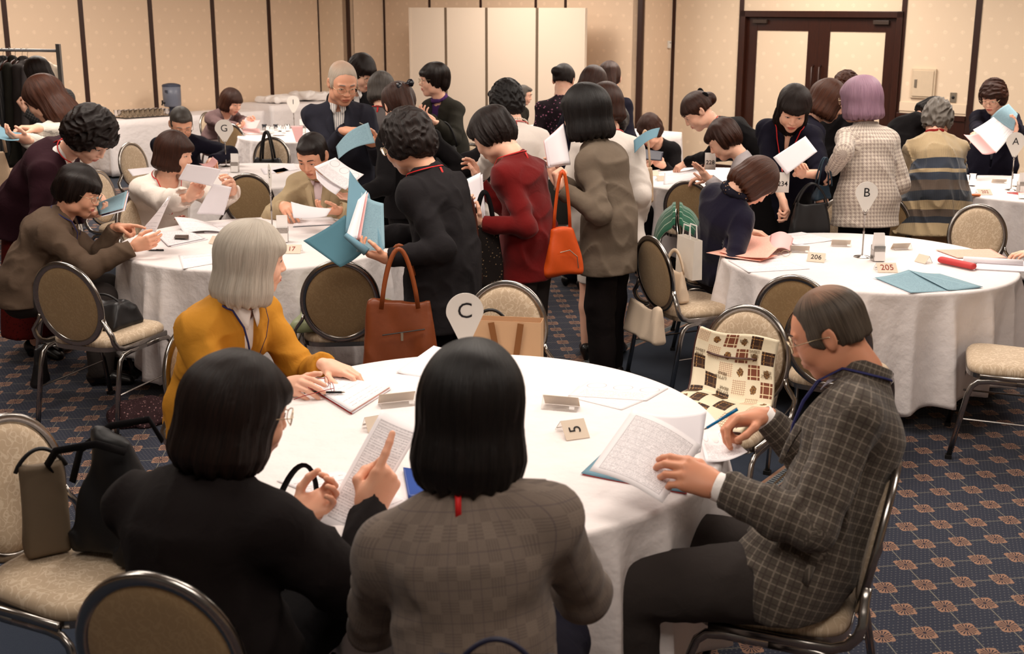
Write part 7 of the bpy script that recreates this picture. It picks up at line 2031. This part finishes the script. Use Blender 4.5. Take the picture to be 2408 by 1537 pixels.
def on_chair(txt, x, y, z):
    o = chair_of(txt); M4 = Matrix.Translation(o.location) @ Matrix.Rotation(o.rotation_euler[2], 4, 'Z'); return np.array(M4 @ Vector((x, y, z))), -math.degrees(o.rotation_euler[2])
# patchwork bag with bears
def m_patch():
    t = MT('patchwork_print', .6, .3); u, z, _ = t.xyz('UV'); n = 6.
    a, b = (u*n).floor(), (z*7.).floor(); fu, fz = (u*n).fract(), (z*7.).fract(); w = t.noise(9, 2, k='UV')
    chk = ((a+b)*.5).fract().gt(.25); sel = (a*.37+b*.61).fract()
    plaid = (fu*5.).fract().lt(.42).mx((fz*5.).fract().lt(.42)); thin = (fu*8.).fract().lt(.25).mx((fz*8.).fract().lt(.25)); dbl = (fu*2.).fract().band(.5, .06).mx((fz*2.).fract().band(.5, .06))
    cream = srgb(228, 214, 186)
    p1 = t.mix(srgb(70, 42, 26), srgb(176, 128, 74), dbl); p1 = t.mix(p1, srgb(38, 26, 22), plaid*.7)
    p2 = t.mix(srgb(236, 218, 184), srgb(150, 92, 78), thin*.75); p3 = t.mix(srgb(120, 66, 44), srgb(226, 204, 166), dbl)
    pl = t.mix(t.mix(p1, p2, sel.gt(.36)), p3, sel.gt(.72))
    # brown toy-like blotches on some of the plain squares
    bx, bz = fu-.5, fz-.45; blob = ((bx*bx*1.3+bz*bz)._op('SQRT')+(t.noise(60, 1, k='UV')-.5)*.25).lt(.26)*sel.lt(.52)
    cr = t.mix(cream, t.mix(srgb(150, 108, 58), srgb(84, 54, 32), t.noise(70, 2, k='UV').gt(.5)), blob)
    ins = fu.gt(.04)*fu.lt(.96)*fz.gt(.04)*fz.lt(.96)
    t.color(t.mix(cream, t.mix(cr, pl, chk), ins)); t.bump(w, .3, .006); return t.m
M_PATCH = m_patch()
P, A_ = on_chair('patchwork', 0.0, .0, .475)
t = empty('patchwork_bag', P, -math.radians(A_), 'cream shopping bag printed with tartan squares and bears, leaning on the chair', 'bag')
def pb(u, v):   # hangs from the backrest down over the seat
    x = (u-.5)*(.34+.02*math.sin(v*3)); s = v
    if s < .62: q = s/.62; y = -.165+.10*q*q; z = .245*(1-q)+.03
    else: q = (s-.62)/.38; y = -.065+.24*q; z = .03-.035*q*q+.02*math.sin(q*3)
    return np.array([x+.012*math.sin(v*7), y+.010*math.sin(u*9+v*5), z+.008*math.sin(u*7+v*4)])
m = MB(); m.grid(pb, 33, 41, uvf=lambda a, b: (a, 1-b)); body = m.build('bag_body', M_PATCH, t, smooth=True, solid=.012)
m = MB(); m.tube([pb(1.0, v)+np.array([.004, 0, 0]) for v in np.linspace(0, 1, 24)]+[pb(u, 1.0) for u in np.linspace(1, 0, 12)], .006, 6); m.build('dark_piping', M_BRN, t, smooth=True)
m = MB(); m.tube([pb(u, .23)+np.array([0, .010, 0]) for u in np.linspace(.22, .82, 10)], (.004, .009), 6, up=(0, 1, 0)); m.build('zip', M_BRN, t, smooth=True)
for (u_, v_, tx, rz_) in [(.42, .07, 'BEAR', 0), (.25, .185, 'SWEET\nBEAR', 0), (.92, .27, 'SWEET\nBEAR', 0), (.08, .36, 'LITTLE\nBEAR', 1), (.62, .42, 'LITTLE\nBEAR', 1), (.58, .55, 'LITTLE\nBEAR', 1), (.85, .90, 'SWEET\nBEAR', 0)]:
    p = pb(u_, v_); e1 = nrm(pb(min(1, u_+.02), v_)-pb(u_-.02, v_)); e2 = nrm(pb(u_, v_-.01)-pb(u_, v_+.01)); N = np.cross(e1, e2)
    if N[1] < 0: N = -N
    Mr = np.array(Matrix.Rotation(-math.radians(A_), 3, 'Z')); xr = -e1 if N@np.cross(-e1, e2) > 0 else e1
    if rz_: xr, e2 = -xr, -e2
    text_mesh(tx, .017, P+Mr@(p+N*.0085), Mr@xr, Mr@e2, plain('grey_brown_ink', srgb(120, 100, 76), .7), t, stretch=1.0)
# green striped scarf over a chair back
def m_gscarf():
    t = MT('green_stripe', .9, .15, sheen=.3); u, v, _ = t.xyz('UV'); n = t.noise(200, 2, k='UV'); l = (u*9.).fract().lt(.10)
    t.color(t.mix(t.mix(srgb(44, 104, 78), srgb(30, 80, 60), n), srgb(178, 196, 176), l*.85)); t.bump(n, .3, .002); return t.m
P, A_ = on_chair('green striped scarf', 0, 0, 0)
t = empty('scarf', P, -math.radians(A_), 'green scarf with pale stripes draped over a chair back', 'scarf')
for k, (x0, sgn, L) in enumerate([(.0, -1, .62), (.0, 1, .40)]):
    def gs(u, v, sgn=sgn, L=L):
        ang = (u-.5)*2.1; rx = .215*math.sin(ang); top = .66+.215*math.cos(ang)
        if v < .2: return np.array([rx, -.262+sgn*(.012+.09*v), top+.012-.02*v])
        q = (v-.2)/.8; return np.array([rx*(1-.3*q)+.012*math.sin(u*14+q*3), -.262+sgn*(.034+.10*math.sin(math.pi*min(1, q*1.1)**.7)+.02*math.sin(u*16+1)*q), top-.008-q*L*(.9+.1*math.sin(u*3))])
    m = MB(); m.grid(gs, 41, 26); m.build('scarf_front' if sgn > 0 else 'scarf_back', m_gscarf() if k == 0 else bpy.data.materials['green_stripe'], t, smooth=True, solid=.006)
# canvas tote and white carrier hung on the chair back
P, A_ = on_chair('canvas tote', 0, 0, 0); Mr = Matrix.Rotation(-math.radians(A_), 3, 'Z')
vol_bag('cream canvas tote hanging low behind the chair back', P+np.array(Mr @ Vector((.05, -.33, .30))), A_, .36, .10, .20, M_TOTE, handles=0, taper=.95, slump=.012)
vol_bag('beige canvas bag standing on the seat against the chair back', P+np.array(Mr @ Vector((-.02, -.10, .472))), A_, .26, .08, .19, M_TOTE, handles=1, hh=.12, hflat=(.010, .002), slump=.010)
box_bag('tall white paper bag with white handles behind the canvas bag', P+np.array(Mr @ Vector((.0, -.02, .60))), A_+6, .20, .06, .22, plain('white_paper_bag', srgb(232, 224, 214), .6), lambda t, w, d, h: [MB().tube([(-.045, q*.02, h), (-.035, q*.02, h+.07), (.035, q*.02, h+.07), (.045, q*.02, h)], (.004, .002), 4, up=(0, 1, 0)).build('paper_handle', M_NAP, t) for q in (-1, 1)])
# black bags at the left
P, A_ = on_chair('at the left edge with a black bag', .0, .06, .472)
def mesh_bag(t, w, d, h):
    for q in (-1, 1):
        m = MB(); m.tube([(q*.02-.10, .05*q, h-.04), (-.06, .10*q+.03, h+.01), (.06, .10*q+.05, h-.02), (.16, .06*q+.03, h-.10), (.19, .02*q, h-.20)], (.003, .012), 6, up=(0, 0, 1)); m.build('strap', K['black'], t, smooth=True)
vol_bag('bulky black bag with loose straps standing on the left-edge chair', P+np.array([.06, .06, 0]), 200, .30, .20, .37, plain('black_nylon', srgb(14, 12, 14), .55), handles=0, taper=.62, slump=.022, extra=mesh_bag, rad=.06)
vol_bag('grey-brown upright bag with a black rim beside the bulky black bag', P+np.array([-.15, .05, 0]), 150, .15, .12, .28, M_GREYB, handles=1, hh=.06, hmat=M_BLK, taper=.95, slump=.004)
P, A_ = on_chair('empty banquet chair turned away', -.02, .02, .472); vol_bag('black bag lying on the seat of the empty chair at left', P, A_, .30, .24, .13, M_BLK, handles=1, hh=.05, slump=.016)
P = at(100, 905, .14); vol_bag('slim black bag hanging low behind the left chair', P, 100, .14, .05, .22, M_BLK, handles=0)
P = at(330, 990, .0); v = Vol(.010, (-.25, -.22, -.02), (.25, .22, .22)); v.ell((0, 0, .02), (.15, .11, .10), k=0); v.cone((-.08, 0, .03), (.10, .03, .03), .06, .05, .03); v.disp(lambda Q: wav(Q, 3, 22, 5)*.016+(creases(Q, 5, 30)-.3)*-.014, .05); v.plane((0, 0, 0), (0, 0, -1))
e_ = empty('cloth_bag', P, .3, 'small purple-brown patterned cloth bag slumped on the carpet', 'bag'); Geo().add(*v.mesh()).build('bag_body', printed('mauve_lace_print', srgb(50, 32, 34), [srgb(140, 104, 104), srgb(96, 64, 68)], 70, .40), e_, inv=np.eye(4))
# green garment on the chair seen from behind
P, A_ = on_chair('green garment on its seat', 0, .02, .46); v = Vol(.010, (-.30, -.27, -.04), (.30, .27, .16)); v.box((0, -.01, .035), (.23, .20, .035), rad=.03, k=0); v.disp(lambda Q: wav(Q, 13, 13, 4)*.018+(creases(Q, 15, 16)-.3)*-.016, .05); v.plane((0, 0, .008), (0, 0, -1))
e_ = empty('folded_garment', P, -math.radians(A_), 'grey-green garment folded on the chair seen from behind', 'garment'); Geo().add(*v.mesh()).build('cloth', plain('sage_satin', srgb(134, 140, 104), .45, .4, var=.1), e_, inv=np.eye(4))
# black handbag with tall arched handles on the far chair
P, A_ = on_chair('black handbag with tall handles', -.03, -.05, .472)
vol_bag('black handbag with two tall arched handles on the far chair', P, 184, .42, .16, .20, M_BLK, handles=2, hh=.28, hr=.011, hw=.24, taper=.62, slump=.006)
# beige bag hung at the left edge
P = atY(14, 500, 6.6); vol_bag('beige shoulder bag hanging at the left edge', P, 160, .22, .06, .40, M_CREAMB, handles=1, hh=.18, hflat=(.008, .002), taper=.35, slump=.008)
# dark blue bag behind the glen-check jacket, cut by the bottom edge
P = np.array([-.125, 1.70, .775]); vol_bag('dark blue bag with an arched handle at the bottom edge', P, 180, .26, .10, .11, plain('navy_nylon', srgb(28, 28, 48), .5), handles=1, hh=.055, hr=.005, hw=.28, taper=.95, slump=.004)
